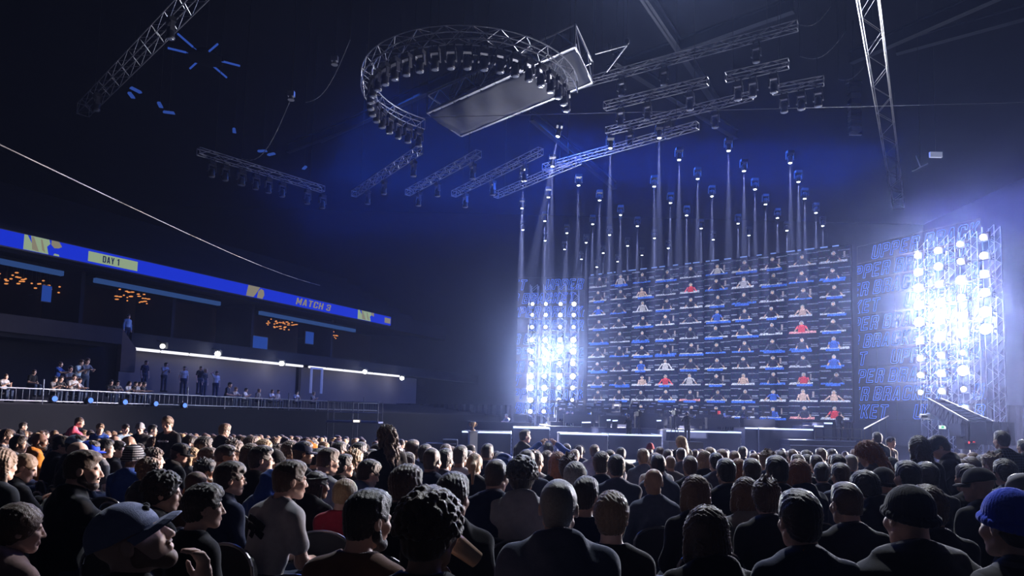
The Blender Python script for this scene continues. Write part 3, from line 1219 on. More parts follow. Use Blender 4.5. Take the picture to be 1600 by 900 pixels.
# white flood lamps over the recess
flood_m = emat('flood_lens', (1.0, 0.98, 0.94), 40)
for (px, py, pw, lab) in ((340, 553, 1.0, 'bright white flood lamp on the strip above the standing visitors'), (440, 568, 1.0, 'bright white flood lamp near the pale door frame, left of it'),
                          (570, 581, 1.0, 'bright white flood lamp right of the pale door frame'), (628, 591, .9, 'bright white flood lamp at the far end of the left stand'),
                          (254, 541, .25, 'small tilted flood lamp at the near end of the white strip')):
    p = PW(px, py, -40.6)
    t = thing('flood_lamp', lab, 'lamp', p)
    mb = MB()
    mb.box((0, 0.12, 0.06), (.4, .2, .34))
    mb.tube((0, .15, .2), (-.9, .5, .5), .03)
    mb.build('housing', black_metal, t)
    mb = MB()
    mb.ball((0, 0, 0), (.17, .08, .15), 10, 6)
    mb.build('lens', flood_m if pw > .5 else emat('flood_lens_dim', (1, 1, 1), 1.5), t, True)
    lo = lamp('bulb', 'POINT', (0.1, -.25, -.1), 45 * pw, (0.9, 0.92, 1.0), None, 0.2)
    lo.parent = t

# suites under the ribbon board
zrib1 = (PW(0, 357, -40).z + PW(608, 495, -40).z) / 2
zrib0 = (PW(0, 382, -40).z + PW(608, 508, -40).z) / 2
YR0, YR1 = PW(-60, 345, -40).y, PW(611, 496, -40).y
band('wall_upper', 'dark fascia of the upper stand behind the blue ribbon board', 'wall', -40.25, 12, YR1 + 8, zrib0 - .25, zrib1 + .3, 1.5, black_paint)
mb = MB()
for k in range(8):
    x0 = -41.5 - k * 1.3
    a, b = wq(x0, 8, 0), wq(x0, 66, 0)
    off = WN * 1.2
    q = []
    for z in (zrib1 - .5, zrib1 + k * .7):
        for p in (a, b, b + off, a + off):
            q.append(Vector((p.x, p.y, z)))
    mb.hexa([q[0], q[3], q[2], q[1], q[4], q[7], q[6], q[5]])
struct('terrace_upper', mb, black_paint, 'dark rising steps of the upper left stand above the ribbon board', 'stand')
band('wall_suites', 'dark back wall of the private boxes below the ribbon board', 'wall', -46, 12, YR1 + 6, zp1 - 1, zrib0 - .25, 0.3, mat('suite_wall', (0.03, 0.02, 0.018), .8, spec=.1))
blue_edge = emat('blue_soffit_light', (0.05, 0.13, 0.42), 0.42)
for (p0, p1, lab) in (((-20, 404), (100, 428), 'blue edge light under the ribbon board, at the near end'), ((150, 438), (345, 475), 'blue edge light under the ribbon board below the words'),
                      ((408, 489), (556, 517), 'blue edge light under the ribbon board at its far end')):
    a, b = PW(*p0, -41), PW(*p1, -41)
    t = thing('edge_light', lab, 'light', a)
    mb = MB()
    d = b - a
    mb.hexa([Vector((0, 0, -.1)), d + Vector((0, 0, -.1)), d + WN * .25 + Vector((0, 0, -.1)), WN * .25 + Vector((0, 0, -.1)),
             Vector((0, 0, .14)), d + Vector((0, 0, .14)), d + WN * .25 + Vector((0, 0, .14)), WN * .25 + Vector((0, 0, .14))])
    mb.build('glowing_edge', blue_edge, t)
    mb = MB()
    mb.hexa([Vector((0, 0, .14)), d + Vector((0, 0, .14)), d + WN * 1.2 + Vector((0, 0, .14)), WN * 1.2 + Vector((0, 0, .14)),
             Vector((0, 0, .3)), d + Vector((0, 0, .3)), d + WN * 1.2 + Vector((0, 0, .3)), WN * 1.2 + Vector((0, 0, .3))])
    mb.build('ceiling_panel', black_paint, t)
# partition walls between boxes
for k, px in enumerate((125, 270, 395, 520)):
    p = PW(px, 470, -41.5)
    mb = MB()
    q = []
    for z in (zp1 - .3, zrib0 - .25):
        for v in (Vector((0, 0, 0)), WD * .2, WD * .2 + WN * 3.5, WN * 3.5):
            q.append(Vector((p.x, p.y, z)) + v)
    mb.hexa(q)
    struct('wall_partition_%d' % (k + 1), mb, conc_shade, 'dark partition between two private boxes under the ribbon board', 'wall')
# amber chandeliers
amber = emat('amber_glow', (1.0, 0.36, 0.10), 0.8)
for (px, py, n, lab) in ((18, 435, 26, 'cluster of amber pendant lamps in the nearest private box, under the blue edge light'), (80, 447, 16, 'small cluster of amber pendant lamps left of the first partition'),
                         (212, 465, 30, 'wide cluster of amber pendant lamps below the words on the ribbon board'), (438, 507, 34, 'wide cluster of amber pendant lamps at the far end, below the last edge light'),
                         (515, 522, 10, 'small amber lamps in the last private box')):
    p = PW(px, py, -44)
    t = thing('chandelier', lab, 'lamp', p)
    rg = random.Random(px)
    mb, ms = MB(), MB()
    for i in range(n):
        q = WD * rg.uniform(-1.1, 1.1) * (1.3 if n > 20 else .6) + Vector((0, 0, rg.uniform(-.35, .3))) + WN * rg.uniform(-.4, .4)
        mb.ball(q, (rg.uniform(.05, .14), .05, .04), 6, 4)
        ms.tube(q, q + Vector((0, 0, zrib0 - .25 - p.z - q.z)), .008, n=3, caps=False)
    mb.build('glowing_bulbs', amber, t)
    ms.build('wires', black_metal, t)
# blue suite screens
for (px, py, w, h, lab) in ((72, 459, .5, .9, 'small blue glowing screen in the private box at the near end'), (404, 536, 1.6, 1.0, 'pale blue screen in the stand left of the divider'), (483, 528, .9, 1.0, 'blue glowing picture in the last private box')):
    p = PW(px, py, -43)
    t = thing('screen', lab, 'screen', p, math.atan2(WD.y, WD.x))
    mb = MB()
    mb.box((0, 0, 0), (w, .08, h))
    mb.build('bezel', black_plastic, t)
    mb = MB()
    mb.box((0, -.05, 0), (w * .94, .02, h * .92))
    mb.build('display', emat('suite_blue', (0.03, 0.1, 0.55), 0.5), t)
    mb = MB()
    mb.tube((0, .04, 0), (0, 1.6, 0), .03)
    mb.build('wall_arm', black_metal, t)

# ribbon board
rib = thing('ribbon_board', 'long blue LED ribbon board with DAY 1 and MATCH 3 along the upper stand', 'screen', wq(-40, YR0, zrib0), math.atan2(WD.y, WD.x))
RL = (wq(-40, YR1, 0) - wq(-40, YR0, 0)).length
RH = zrib1 - zrib0
mb = MB()
mb.box((RL / 2, .06, RH / 2), (RL, .12, RH))
mb.build('panel', emat('ribbon_blue', (0.012, 0.04, 0.78), 0.75), rib)
mb = MB()
mb.box((RL / 2, .16, RH / 2), (RL + .1, .1, RH + .12))
mb.build('housing', black_metal, rib)
pale = emat('ribbon_pale', (0.42, 0.56, 0.36), 0.62)
tan = emat('ribbon_tan', (0.40, 0.36, 0.26), 0.55)
navy = emat('ribbon_navy', (0.01, 0.02, 0.12), 0.5)


def rx(px, py):
    return (PW(px, py, -40) - wq(-40, YR0, PW(px, py, -40).z)).length


def rib_poly(name, poly, m, y=-0.012):
    """poly in (distance along the board, height 0..1)"""
    mb = MB()
    mb.prism([(x, y, z * RH) for (x, z) in poly], (0, 0, 0), (0, .012, 0))
    mb.build(name, m, rib)


def wedge_mark(xa, xb, s=1.0):
    L = xb - xa
    f = lambda u: xa + u * L
    rib_poly('wedge_mark', [(f(0), .0), (f(0), 1), (f(.12), 1), (f(.3), .5), (f(.25), 1), (f(.95), 1), (f(1), .72), (f(.88), .5), (f(.95), 0)], pale)
    rib_poly('wedge_stripe', [(f(.32), .1), (f(.27), .95), (f(.36), .95), (f(.58), .03)], tan, -.02)
    rib_poly('wedge_stripe', [(f(.62), .9), (f(.68), .9), (f(.82), .05), (f(.7), .2)], tan, -.02)


xa, xb = rx(37, 380), rx(80, 390)
wedge_mark(xa, xa + (xb - xa) * .95)
x2 = rx(80, 385)
xw = rx(97, 385) - x2
rib_poly('gem_mark', [(x2, .7), (x2, 1), (x2 + xw * .7, 1), (x2 + xw, .7), (x2 + xw * .7, .55), (x2 + xw * .3, .5)], tan)
rib_poly('gem_mark', [(x2 + xw * .25, 0), (x2 + xw * .35, .14), (x2 + xw * .75, .12), (x2 + xw * .8, 0)], pale)
xd0, xd1 = rx(138, 398), rx(215, 412)
rib_poly('day_plate', [(xd0, .12), (xd1, .12), (xd1, .84), (xd0, .84)], pale)
th = RH * .48
solid_text('lettering', 'DAY 1', th, .006, navy, rib, (xd0 + (xd1 - xd0) * .28, -.022, RH * .24), (R(90), 0, 0))
xm0, xm1 = rx(462, 470), rx(517, 482)
tw_ = sum((0.3 if c == ' ' else glyph_w(c) + .14) for c in 'MATCH 3')
tx = solid_text('lettering', 'MATCH 3', RH * .66, .006, tan, rib, (xm0, -.018, RH * .17), (R(90), 0, 0), 0.15)
tx.scale = ((xm1 - xm0) / (tw_ * RH * .66), 1, 1)
xa, xb = rx(385, 450), rx(413, 460)
L = xb - xa
rib_poly('wedge_mark', [(xa, 0), (xa + L * .1, 1), (xa + L * .75, 1), (xa + L * .55, .4), (xa + L * .4, 0)], tan)
rib_poly('wedge_mark', [(xa + L * .6, 0), (xa + L * .65, .6), (xa + L * .8, .9), (xa + L * .95, .8), (xa + L, .4), (xa + L * .9, 0)], tan)
xa, xb = rx(559, 492), rx(584, 497)
wedge_mark(xa, xa + (xb - xa) * .85)
rib_poly('wedge_mark', [(xa + (xb - xa) * .8, .75), (xa + (xb - xa) * .85, 1), (xb, 1), (xb, .6)], tan)
xa, xb = rx(601, 498), rx(610, 500)
rib_poly('block_mark', [(xa, .2), (xb, .2), (xb, .8), (xa, .8)], tan)
mb = MB()
for z in (0.12, .88):
    pass
# railing of the lower stand
ra, rb_ = wq(-30, 9, 0), wq(-30, PW(590, 640, -30).y, 0)
zt = (PW(20, 597, -30).z + PW(280, 624, -30).z) / 2
rail = thing('railing', 'long steel railing along the front edge of the lower left stand', 'railing', (ra.x, ra.y, zr0))
d = rb_ - ra
hh = zt - zr0
mb = MB()
for z in (hh, .08):
    mb.tube(Vector((0, 0, z)), d + Vector((0, 0, z)), .025, n=5)
mb.build('handrail', rail_m, rail)
mb, mp = MB(), MB()
k = int(d.length / .22)
for i in range(k + 1):
    q = d * (i / k)
    if i % 9 == 0:
        mp.tube(q + Vector((0, 0, -.04)), q + Vector((0, 0, hh + (.35 if i % 27 == 0 else 0))), .03, n=5)
    else:
        mb.tube(q + Vector((0, 0, .08)), q + Vector((0, 0, hh)), .008, n=3, caps=False)
mb.build('balusters', rail_m, rail)['kind'] = 'stuff'
mp.build('posts', rail_m, rail)
for i, px in enumerate((83, 139, 193, 241, 286)):
    p = PW(px, 623 + i * 2.6, -30) + Vector((.12, -.1, 0))
    t = thing('blue_lamp', 'round blue lamp glowing on the black wall below the left railing', 'lamp', p, math.atan2(WD.y, WD.x), 'blue lamps below the railing')
    mb = MB()
    mb.lathe([(.10, 0), (.13, .02), (.13, .14)], 14, (0, 0, 0), Euler((R(-90), 0, 0)).to_matrix())
    mb.build('housing', black_metal, t)
    mb = MB()
    mb.ball((0, -.02, 0), (.10, .04, .10), 12, 6)
    mb.build('lens', emat('blue_lamp_lens', (0.12, 0.26, 1.0), 1.6), t)
# scaffold camera platform at the end of the stand
p = P(555, 655, 36)
t = thing('scaffold', 'small scaffold platform of thin rails at the end of the stand, lamp beneath', 'scaffold', (p.x, p.y, floor_z(36)))
H0 = p.z - floor_z(36) - .15
mb = MB()
for x in (-1.3, 0, 1.3):
    for y in (-.6, .6):
        mb.tube((x, y, 0), (x, y, H0 + 1.1), .025, n=5)
for z in (H0 + .5, H0 + 1.05, H0 + .05):
    for y in (-.6, .6):
        mb.tube((-1.3, y, z), (1.3, y, z), .02, n=5)
mb.build('tubes', rail_m, t)
mb = MB()
mb.box((0, 0, H0), (2.7, 1.3, .08))
mb.build('deck', mat('deck_blue', (.1, .13, .3), .6), t)
p = P(557, 658, 35.2)
t = thing('work_lamp', 'small bright warm lamp under the scaffold deck', 'lamp', p)
mb = MB()
mb.box((0, .05, 0), (.36, .1, .14))
mb.build('housing', black_metal, t)
mb = MB()
mb.box((0, -.02, 0), (.3, .04, .1))
mb.build('lens', emat('work_lamp_lens', (1, .9, .7), 3), t)
# ------------------------------------------------------------------ stage
stage_m = mat('stage_black', (0.02, 0.022, 0.035), 0.5, noise=0.2, nscale=2)
fascia_m = mat('stage_fascia', (0.03, 0.04, 0.09), 0.6, noise=0.2, nscale=1)
ribbed_m = mat('ribbed_panel', (0.42, 0.44, 0.5), 0.6, noise=0.12, nscale=6)
ZB = floor_z(40)


def riser(label, pxa, pxb, py, Y, depth, sides=(False, False), nm='stage_riser', edge=True):
    a, b = P(pxa, py[0], Y), P(pxb, py[1], Y)
    z = (a.z + b.z) / 2
    t = thing(nm, label, 'stage', ((a.x + b.x) / 2, Y, ZB))
    w, h = b.x - a.x, z - ZB
    mb = MB()
    mb.box((0, depth / 2, h / 2 - .03), (w, depth, h - .06))
    mb.build('body', fascia_m, t)
    mb = MB()
    mb.box((0, depth / 2, h - .02), (w, depth, .06))
    mb.build('deck', stage_m, t)
    if edge:
        mb = MB()
        mb.box((0, -.03, h - .02), (w, .05, .075))
        mb.build('edge_light', led_strip_m, t)
    for s, f in ((-1, sides[0]), (1, sides[1])):
        if f:
            mb = MB()
            mb.box((s * (w / 2 + .02), depth * .5, h / 2 - .05), (.05, depth * .98, h - .15))
            for k in range(7):
                mb.box((s * (w / 2 + .05), depth * .5, h * (k + .5) / 7), (.03, depth * .98, .06))
            mb.build('side_panel', ribbed_m, t)
            mb = MB()
            mb.box((s * (w / 2 + .02), depth * .5, h - .02), (.05, depth, .075))
            mb.build('side_edge_light', led_strip_m, t)
    return t, z


riser('low stage platform behind the white trophy plinth, edged with a light strip', 722, 798, (674.2, 675.4), 35.5, 3.0, (False, True))
riser('stage platform set back right of the man in the dark suit', 802, 858, (667.5, 668.5), 38.6, 3, (False, True))
riser('stage platform in the middle with a bright straight edge, left of the first camera operator', 875, 949, (677, 678.2), 35.0, 2.2, (False, True))
riser('wide stage platform carrying the first camera operator', 951, 1033, (678.6, 679.6), 36, 2.6, (False, True))
riser('dark stage platform carrying the second camera operator', 1041, 1157, (672.6, 675.4), 38.0, 2.2, (False, True))
riser('narrow stage block with a raised lip between two wide platforms', 1164, 1184, (668.2, 668.8), 39.2, 2)
riser('stage platform at the wall end below the LED wall, reaching the steps', 1186, 1270, (669.0, 671.0), 39.0, 3.5)
riser('first raised step at the end of the stage', 1272, 1286, (665.2, 665.6), 39.2, 3)
riser('second raised step at the end of the stage', 1287.5, 1300, (660.6, 661), 39.6, 3)
# long base of the stage
mb = MB()
a, b = P(860, 672, 42), P(1300, 664, 42)
zdeck = 1.0
t = thing('stage_deck', 'broad dark stage deck carrying the players desks below the LED wall', 'stage', (11.5, 45.5, ZB))
DK = [(2.2 - 11.5, 42.7 - 45.5, 0), (18.2 - 11.5, 42.7 - 45.5, 0), (18.2 - 11.5, 43.1 - 45.5, 0), (6.0 - 11.5, 52.2 - 45.5, 0), (2.2 - 11.5, 52.9 - 45.5, 0)]
mb.prism(DK, (0, 0, 0), (0, 0, zdeck - ZB - .03))
mb.build('body', fascia_m, t)
mb = MB()
mb.prism(DK, (0, 0, zdeck - ZB - .03), (0, 0, zdeck - ZB + .03))
mb.build('deck', stage_m, t)
# entrance steps with railing at the end of the stage
p = P(1250, 704, 37.2)
t = thing('stage_steps', 'dark broad steps with pale nosings at the end of the stage', 'steps', P(1292, 704, 36.6))
t.location.z = ZB
zst = P(1290, 697, 36.6).z - ZB
for k, (w, z) in enumerate(((4.4, zst), (3.6, P(1290, 688.5, 37.2).z - ZB))):
    mb = MB()
    mb.box((.3 - .2 * k, .8 + k * .6, z / 2), (w, 1.4, z))
    s = mb.build('step', stage_m, t)
    mb = MB()
    mb.box((.3 - .2 * k, .08 + k * .6, z), (w, .05, .04))
    mb.build('nosing', mat('step_nosing', (.55, .57, .65), .5), s)
pl = P(1274, 700, 37.6)
t = thing('handrail', 'dark tubular handrail around the steps at the end of the stage', 'railing', (pl.x, pl.y, ZB))
zt = P(1300, 669.5, 37.6).z - ZB
w = P(1346, 670, 37.6).x - pl.x
mb = MB()
for z in (zt, zt - .5):
    mb.tube((0, 0, z), (w, 0, z), .03)
for x in (0, w * .5, w):
    mb.tube((x, 0, 0), (x, 0, zt), .03)
mb.build('rail', black_metal, t)
a, b = P(1350, 670, 37), P(1388, 650, 39)
t = thing('stair_rail', 'shining sloping handrail climbing behind the end of the stage', 'railing', a)
mb = MB()
mb.tube((0, 0, 0), b - a, .035)
mb.build('rail', mat('lit_steel', (.4, .37, .34), .3, .7), t)
mb = MB()
for f in (.02, .3, .6, .9):
    q = (b - a) * f
    mb.tube(q, (q.x, q.y, ZB - a.z), .02, n=5)
mb.build('posts', black_metal, t)
# bright runway light before the stage
for (x0, x1, py, Y, lab) in ((776, 850, 713, 26.5, 'glowing strip on the floor before the white plinth'), (950, 992, 717.5, 26, 'glowing strip on the floor before the middle of the stage')):
    a, b = P(x0, py, Y), P(x1, py, Y)
    t = thing('floor_light', lab, 'light', ((a.x + b.x) / 2, Y, floor_z(Y)))
    hgt = max(.12, a.z - floor_z(Y))
    mb = MB()
    mb.box((0, 0, hgt / 2), (b.x - a.x + .1, .3, hgt))
    mb.build('kerb', stage_m, t)
    mb = MB()
    mb.box((0, -.16, hgt - .06), (b.x - a.x, .03, .13))
    mb.build('glowing_strip', emat('white_strip', (.9, .93, 1.0), 1.3), t)
for (px, py, w, lab) in ((690, 693, 46, 'pale low step left of the white plinth'), (704, 687, 22, 'small pale step above the low one, left of the white plinth')):
    p = P(px, py, 33)
    wd = w / FOC * 33
    t = thing('floor_step', lab, 'steps', (p.x, 33, floor_z(33)))
    h = p.z - floor_z(33)
    mb = MB()
    mb.box((0, 0, h / 2), (wd, .5, h))
    mb.build('body', stage_m, t)
    mb = MB()
    mb.box((0, -.2, h + .01), (wd, .2, .05))
    mb.build('nosing', mat('step_nosing', (.55, .57, .65), .5), t)

# plinth and trophy
p = P(739, 674, 31.5)
t = thing('plinth', 'tall white plinth standing before the stage, carrying the golden trophy', 'plinth', (p.x, 31.5, floor_z(31.5)), R(18))
H = p.z - floor_z(31.5)
mb = MB()
mb.box((0, 0, H / 2), (.36, .36, H))
mb.build('column', mat('plinth_white', (.8, .8, .84), .5), t)
mb = MB()
mb.box((0, 0, H), (.42, .42, .04))
mb.box((0, 0, .04), (.44, .44, .08))
mb.build('cap', mat('plinth_cap', (.75, .76, .82), .5), t)
gold = mat('gold', (1.0, .62, .25), .3, .9)
t = thing('trophy', 'small golden trophy standing on the white plinth', 'trophy', (p.x, 31.5, p.z + .02))
mb = MB()
mb.lathe([(.12, 0), (.12, .05), (.05, .08), (.04, .16), (.10, .24), (.13, .34), (.11, .42), (.10, .42)], 14)
mb.build('cup', gold, t, True)
mb = MB()
for s in (-1, 1):
    mb.path([Vector((s * .1, 0, .2)), Vector((s * .17, 0, .26)), Vector((s * .17, 0, .35)), Vector((s * .12, 0, .38))], .014)
mb.build('handles', gold, t)

# desks and monitors
desk_m = mat('desk_black', (.025, .028, .04), .5)
mon_logo = mat('monitor_mark', (.5, .52, .6), .5)


def monitor_meshes():
    a = MB()
    a.box((0, 0, .36), (.6, .035, .35))
    a.box((0, -.03, .36), (.36, .04, .2))
    b = MB()
    b.tube((0, -.03, 0), (0, -.03, .3), .025)
    b.box((0, 0, .012), (.26, .2, .024))
    c = MB()
    c.box((0, -.055, .42), (.3, .012, .05))
    d = MB()
    d.box((0, .02, .36), (.56, .01, .31))
    return [('housing', a.mesh('housing', black_plastic)), ('stand', b.mesh('stand', black_metal)), ('maker_mark', c.mesh('maker_mark', mon_logo)), ('display', d.mesh('display', emat('monitor_glow', (.3, .4, .7), .8)))]


MON = monitor_meshes()
mon0 = None
rg = random.Random(21)
SEATS = []
for row, (Y, n, x0, x1, zr) in enumerate(((43.2, 13, 3.2, 17.8, 1.05), (45.6, 9, 2.9, 13.4, 1.30), (47.8, 6, 2.9, 10.6, 1.55))):
    step = (x1 - x0) / n
    if row:
        t = thing('desk_riser', 'dark raised strip of stage under the %s row of players desks' % ('second' if row == 1 else 'third'), 'stage', ((x0 + x1) / 2, Y + .4, 1.03))
        mb = MB()
        mb.box((0, .3, (zr - 1.03) / 2), (x1 - x0 + .5, 2.1, zr - 1.03))
        mb.build('body', stage_m, t)
        mb = MB()
        mb.box((0, .3, zr - 1.03), (x1 - x0 + .5, 2.1, .02))
        mb.build('top', stage_m, t)
    for i in range(n):
        x = x0 + step * (i + .5)
        if abs(x - (SL.x + (53.3 - Y) * 1.336)) < .2 or Y > SL.y - (x - SL.x) * .75 - 1.6:
            continue
        if i % 2 == 0:
            wdt = step * 2 - .25
            t = thing('gaming_desk', 'dark players desk standing on the stage before the LED wall', 'desk', (x + step / 2, Y, zr), 0, 'players desks on the stage')
            mb = MB()
            mb.box((0, 0, .73), (wdt, .7, .04))
            mb.build('top', desk_m, t)
            mb = MB()
            mb.box((0, -.33, .45), (wdt, .03, .5))
            mb.build('front_panel', desk_m, t)
            for s in (-1, 1):
                mb = MB()
                mb.box((s * (wdt / 2 - .05), 0, .36), (.05, .6, .71))
                mb.build('leg', black_metal, t)
        p = Vector((x + rg.uniform(-.06, .06), Y - .1, zr + .75))
        if mon0 is None:
            mon0 = thing('monitor', 'black monitor seen from behind on a players desk before the LED wall', 'monitor', p, 0, 'monitors on the players desks')
            for nme, me in MON:
                link(nme, me, mon0)
        else:
            dup(mon0, p, (0, 0, rg.uniform(-.12, .12)))
        SEATS.append((x, Y + .75, zr))
# small glowing strips on the stage between the desks
for (x0, y0, x1, y1, Y) in ((909, 662.5, 923, 659.5, 42.82), (948, 658, 954, 656.8, 42.82), (957, 658.3, 965, 658.3, 42.82), (1026, 659, 1033, 657.5, 42.82)):
    a, b = P(x0, y0, Y), P(x1, y1, Y)
    t = thing('deck_strip', 'short glowing light strip on a dark block among the players desks', 'light', (a.x, Y, zdeck + .03), 0, 'short strips among the desks')
    h = (a.z + b.z) / 2 - zdeck - .03
    mb = MB()
    mb.box(((b.x - a.x) / 2, .1, h / 2), (b.x - a.x, .18, max(.05, h)))
    mb.build('block', stage_m, t)
    mb = MB()
    mb.tube((0, -.02, h + .03), (b.x - a.x, -.02, h + .05), .04, n=5)
    mb.build('glowing_strip', led_strip_m, t)

# camera crane on the right
pv = P(1508, 694, 27.0)
t = thing('camera_crane', 'large dark camera crane with a lattice arm rising towards the light towers', 'crane', (pv.x, 27.0, floor_z(27)))
o = t.location
tip = P(1460, 632, 31.0)
tail = P(1532, 676, 26.2)
hub = P(1510, 672, 27.0)
d = tip - tail
dn, s, u = frame_axes(d)
crane_m = mat('crane_dark', (.012, .012, .018), .7, .0, spec=.12)
mb = MB()
r0, r1 = .42, .26
rails = []
n = 9
for k, (a, b) in enumerate(((-1, -1), (1, -1), (1, 1), (-1, 1))):
    rails.append([tail.lerp(tip, i / n) + s * a * (r0 + (r1 - r0) * i / n) + u * b * (r0 + (r1 - r0) * i / n) - o for i in range(n + 1)])
for rl in rails:
    mb.path(rl, .05, n=6)
mb.build('arm_chords', crane_m, t)
mb = MB()
for i in range(n):
    for a, b in ((0, 1), (1, 2), (2, 3), (3, 0)):
        mb.tube(rails[a][i], rails[b][i + 1], .03, n=4)
        mb.tube(rails[a][i], rails[b][i], .03, n=4)
    for a, b in ((1, 2), (3, 0)):
        mb.add([rails[a][i], rails[b][i], rails[b][i + 1], rails[a][i + 1]], [(0, 1, 2, 3)])
mb.build('arm_lattice', crane_m, t)
mb = MB()
mb.path([tip - o + Vector((0, 0, .1)), tail.lerp(tip, .45) - o + Vector((0, 0, -.9)), hub - o + Vector((0, 0, -.6)), P(1505, 690, 27) - o], .035)
mb.build('tension_cable', crane_m, t)
mb = MB()
for k in range(4):
    mb.hexa([tail - o + Vector((x, y + k * .0, z)) for (x, y, z) in ((-.1 + k * .28, -.5, -.45), (.13 + k * .28, -.5, -.45), (.13 + k * .28, .5, -.45), (-.1 + k * .28, .5, -.45),
             (-.1 + k * .28, -.45, .42), (.13 + k * .28, -.45, .42), (.13 + k * .28, .45, .42), (-.1 + k * .28, .45, .42))])
mb.build('counterweight', crane_m, t)
mb = MB()
mb.box(hub - o, (.9, .7, .5))
mb.box(hub - o + Vector((0, 0, -.45)), (.5, .5, .6))
mb.build('head_block', crane_m, t)
mb = MB()
mb.lathe([(.16, 0), (.16, hub.z - o.z - .5), (.11, hub.z - o.z - .2)], 14)
mb.build('column', mat('crane_column', (.4, .42, .5), .4, .6), t, True)
mb = MB()
for k in range(3):
    a = k * 2.094 + .5
    mb.tube((0, 0, .5), (1.0 * math.cos(a), 1.0 * math.sin(a), .1), .05)
    mb.lathe([(.04, -.05), (.12, -.05), (.12, .05), (.04, .05)], 12, (1.0 * math.cos(a), 1.0 * math.sin(a), .12), Euler((R(90), 0, a)).to_matrix())
mb.build('tripod_base', crane_m, t)
mb = MB()
q = tip - o + Vector((-.1, 0, -.35))
mb.tube(tip - o, q, .05)
mb.box(q + Vector((-.1, 0, -.2)), (.35, .6, .28))
mb.lathe([(.07, 0), (.1, .3), (.1, .34)], 12, q + Vector((-.25, -.05, -.2)), Euler((0, R(-90), 0)).to_matrix())
mb.build('camera', black_plastic, t)
mb = MB()
q = P(1515, 691.5, 26.5) - o
for k in (-.1, .1):
    mb.ball(q + Vector((k, -.1, 0)), .05, 8, 5)
mb.build('tally_light', emat('tally_red', (1, .05, .05), 1.2), t)
# exit sign on a post
p = P(1473, 667.5, 36)
t = thing('exit_sign', 'small green and white exit sign glowing below the crane arm', 'sign', (p.x, 36, floor_z(36)))
h = p.z - floor_z(36)
mb = MB()
mb.tube((0, .05, 0), (0, .05, h), .03)
mb.build('post', black_metal, t)
mb = MB()
mb.box((0, .03, h), (.34, .05, .18))
mb.build('panel', emat('exit_white', (.75, .95, .8), 1.1), t)
mb = MB()
for x in (-.11, .11):
    mb.box((x * .25, 0, h), (.07, .02, .10))
mb.build('arrow_mark', emat('exit_green', (.05, .55, .25), 1.0), t)
# drapes added beside the stage so that the backstage stays dark
for (xa, ya, xb, yb, h, lab) in ((-12, 62, .2, 55.4, 3.2, 'low dark drape added at the far side of the stage to darken backstage'), (25.2, 37.5, 47, 44, 3.6, 'low dark drape added behind the crane to darken backstage'),):
    t = thing('drape', lab, 'curtain', (xa, ya, floor_z(40)))
    mb = MB()
    n = 70
    for i in range(n):
        p0 = Vector(((xb - xa) * i / n, (yb - ya) * i / n + .12 * math.sin(i * 1.7), 0))
        p1 = Vector(((xb - xa) * (i + 1) / n, (yb - ya) * (i + 1) / n + .12 * math.sin((i + 1) * 1.7), 0))
        mb.hexa([p0, p1, p1 + Vector((0, .05, 0)), p0 + Vector((0, .05, 0)), p0 + Vector((0, 0, h)), p1 + Vector((0, 0, h)), p1 + Vector((0, .05, h)), p0 + Vector((0, .05, h))])
    mb.build('cloth', drape_m, t)
# ------------------------------------------------------------------ people: distance-field bodies turned into one continuous surface each
def axis(lo, hi, hc, fine):
    """coordinates from lo to hi, step hc, finer inside the given (a, b, h) zones"""
    out = [lo]
    while out[-1] < hi:
        x = out[-1]
        h = hc
        for (a, b, f) in fine:
            if a - f <= x <= b:
                h = min(h, f)
        out.append(x + h)
    return np.array(out, np.float32)


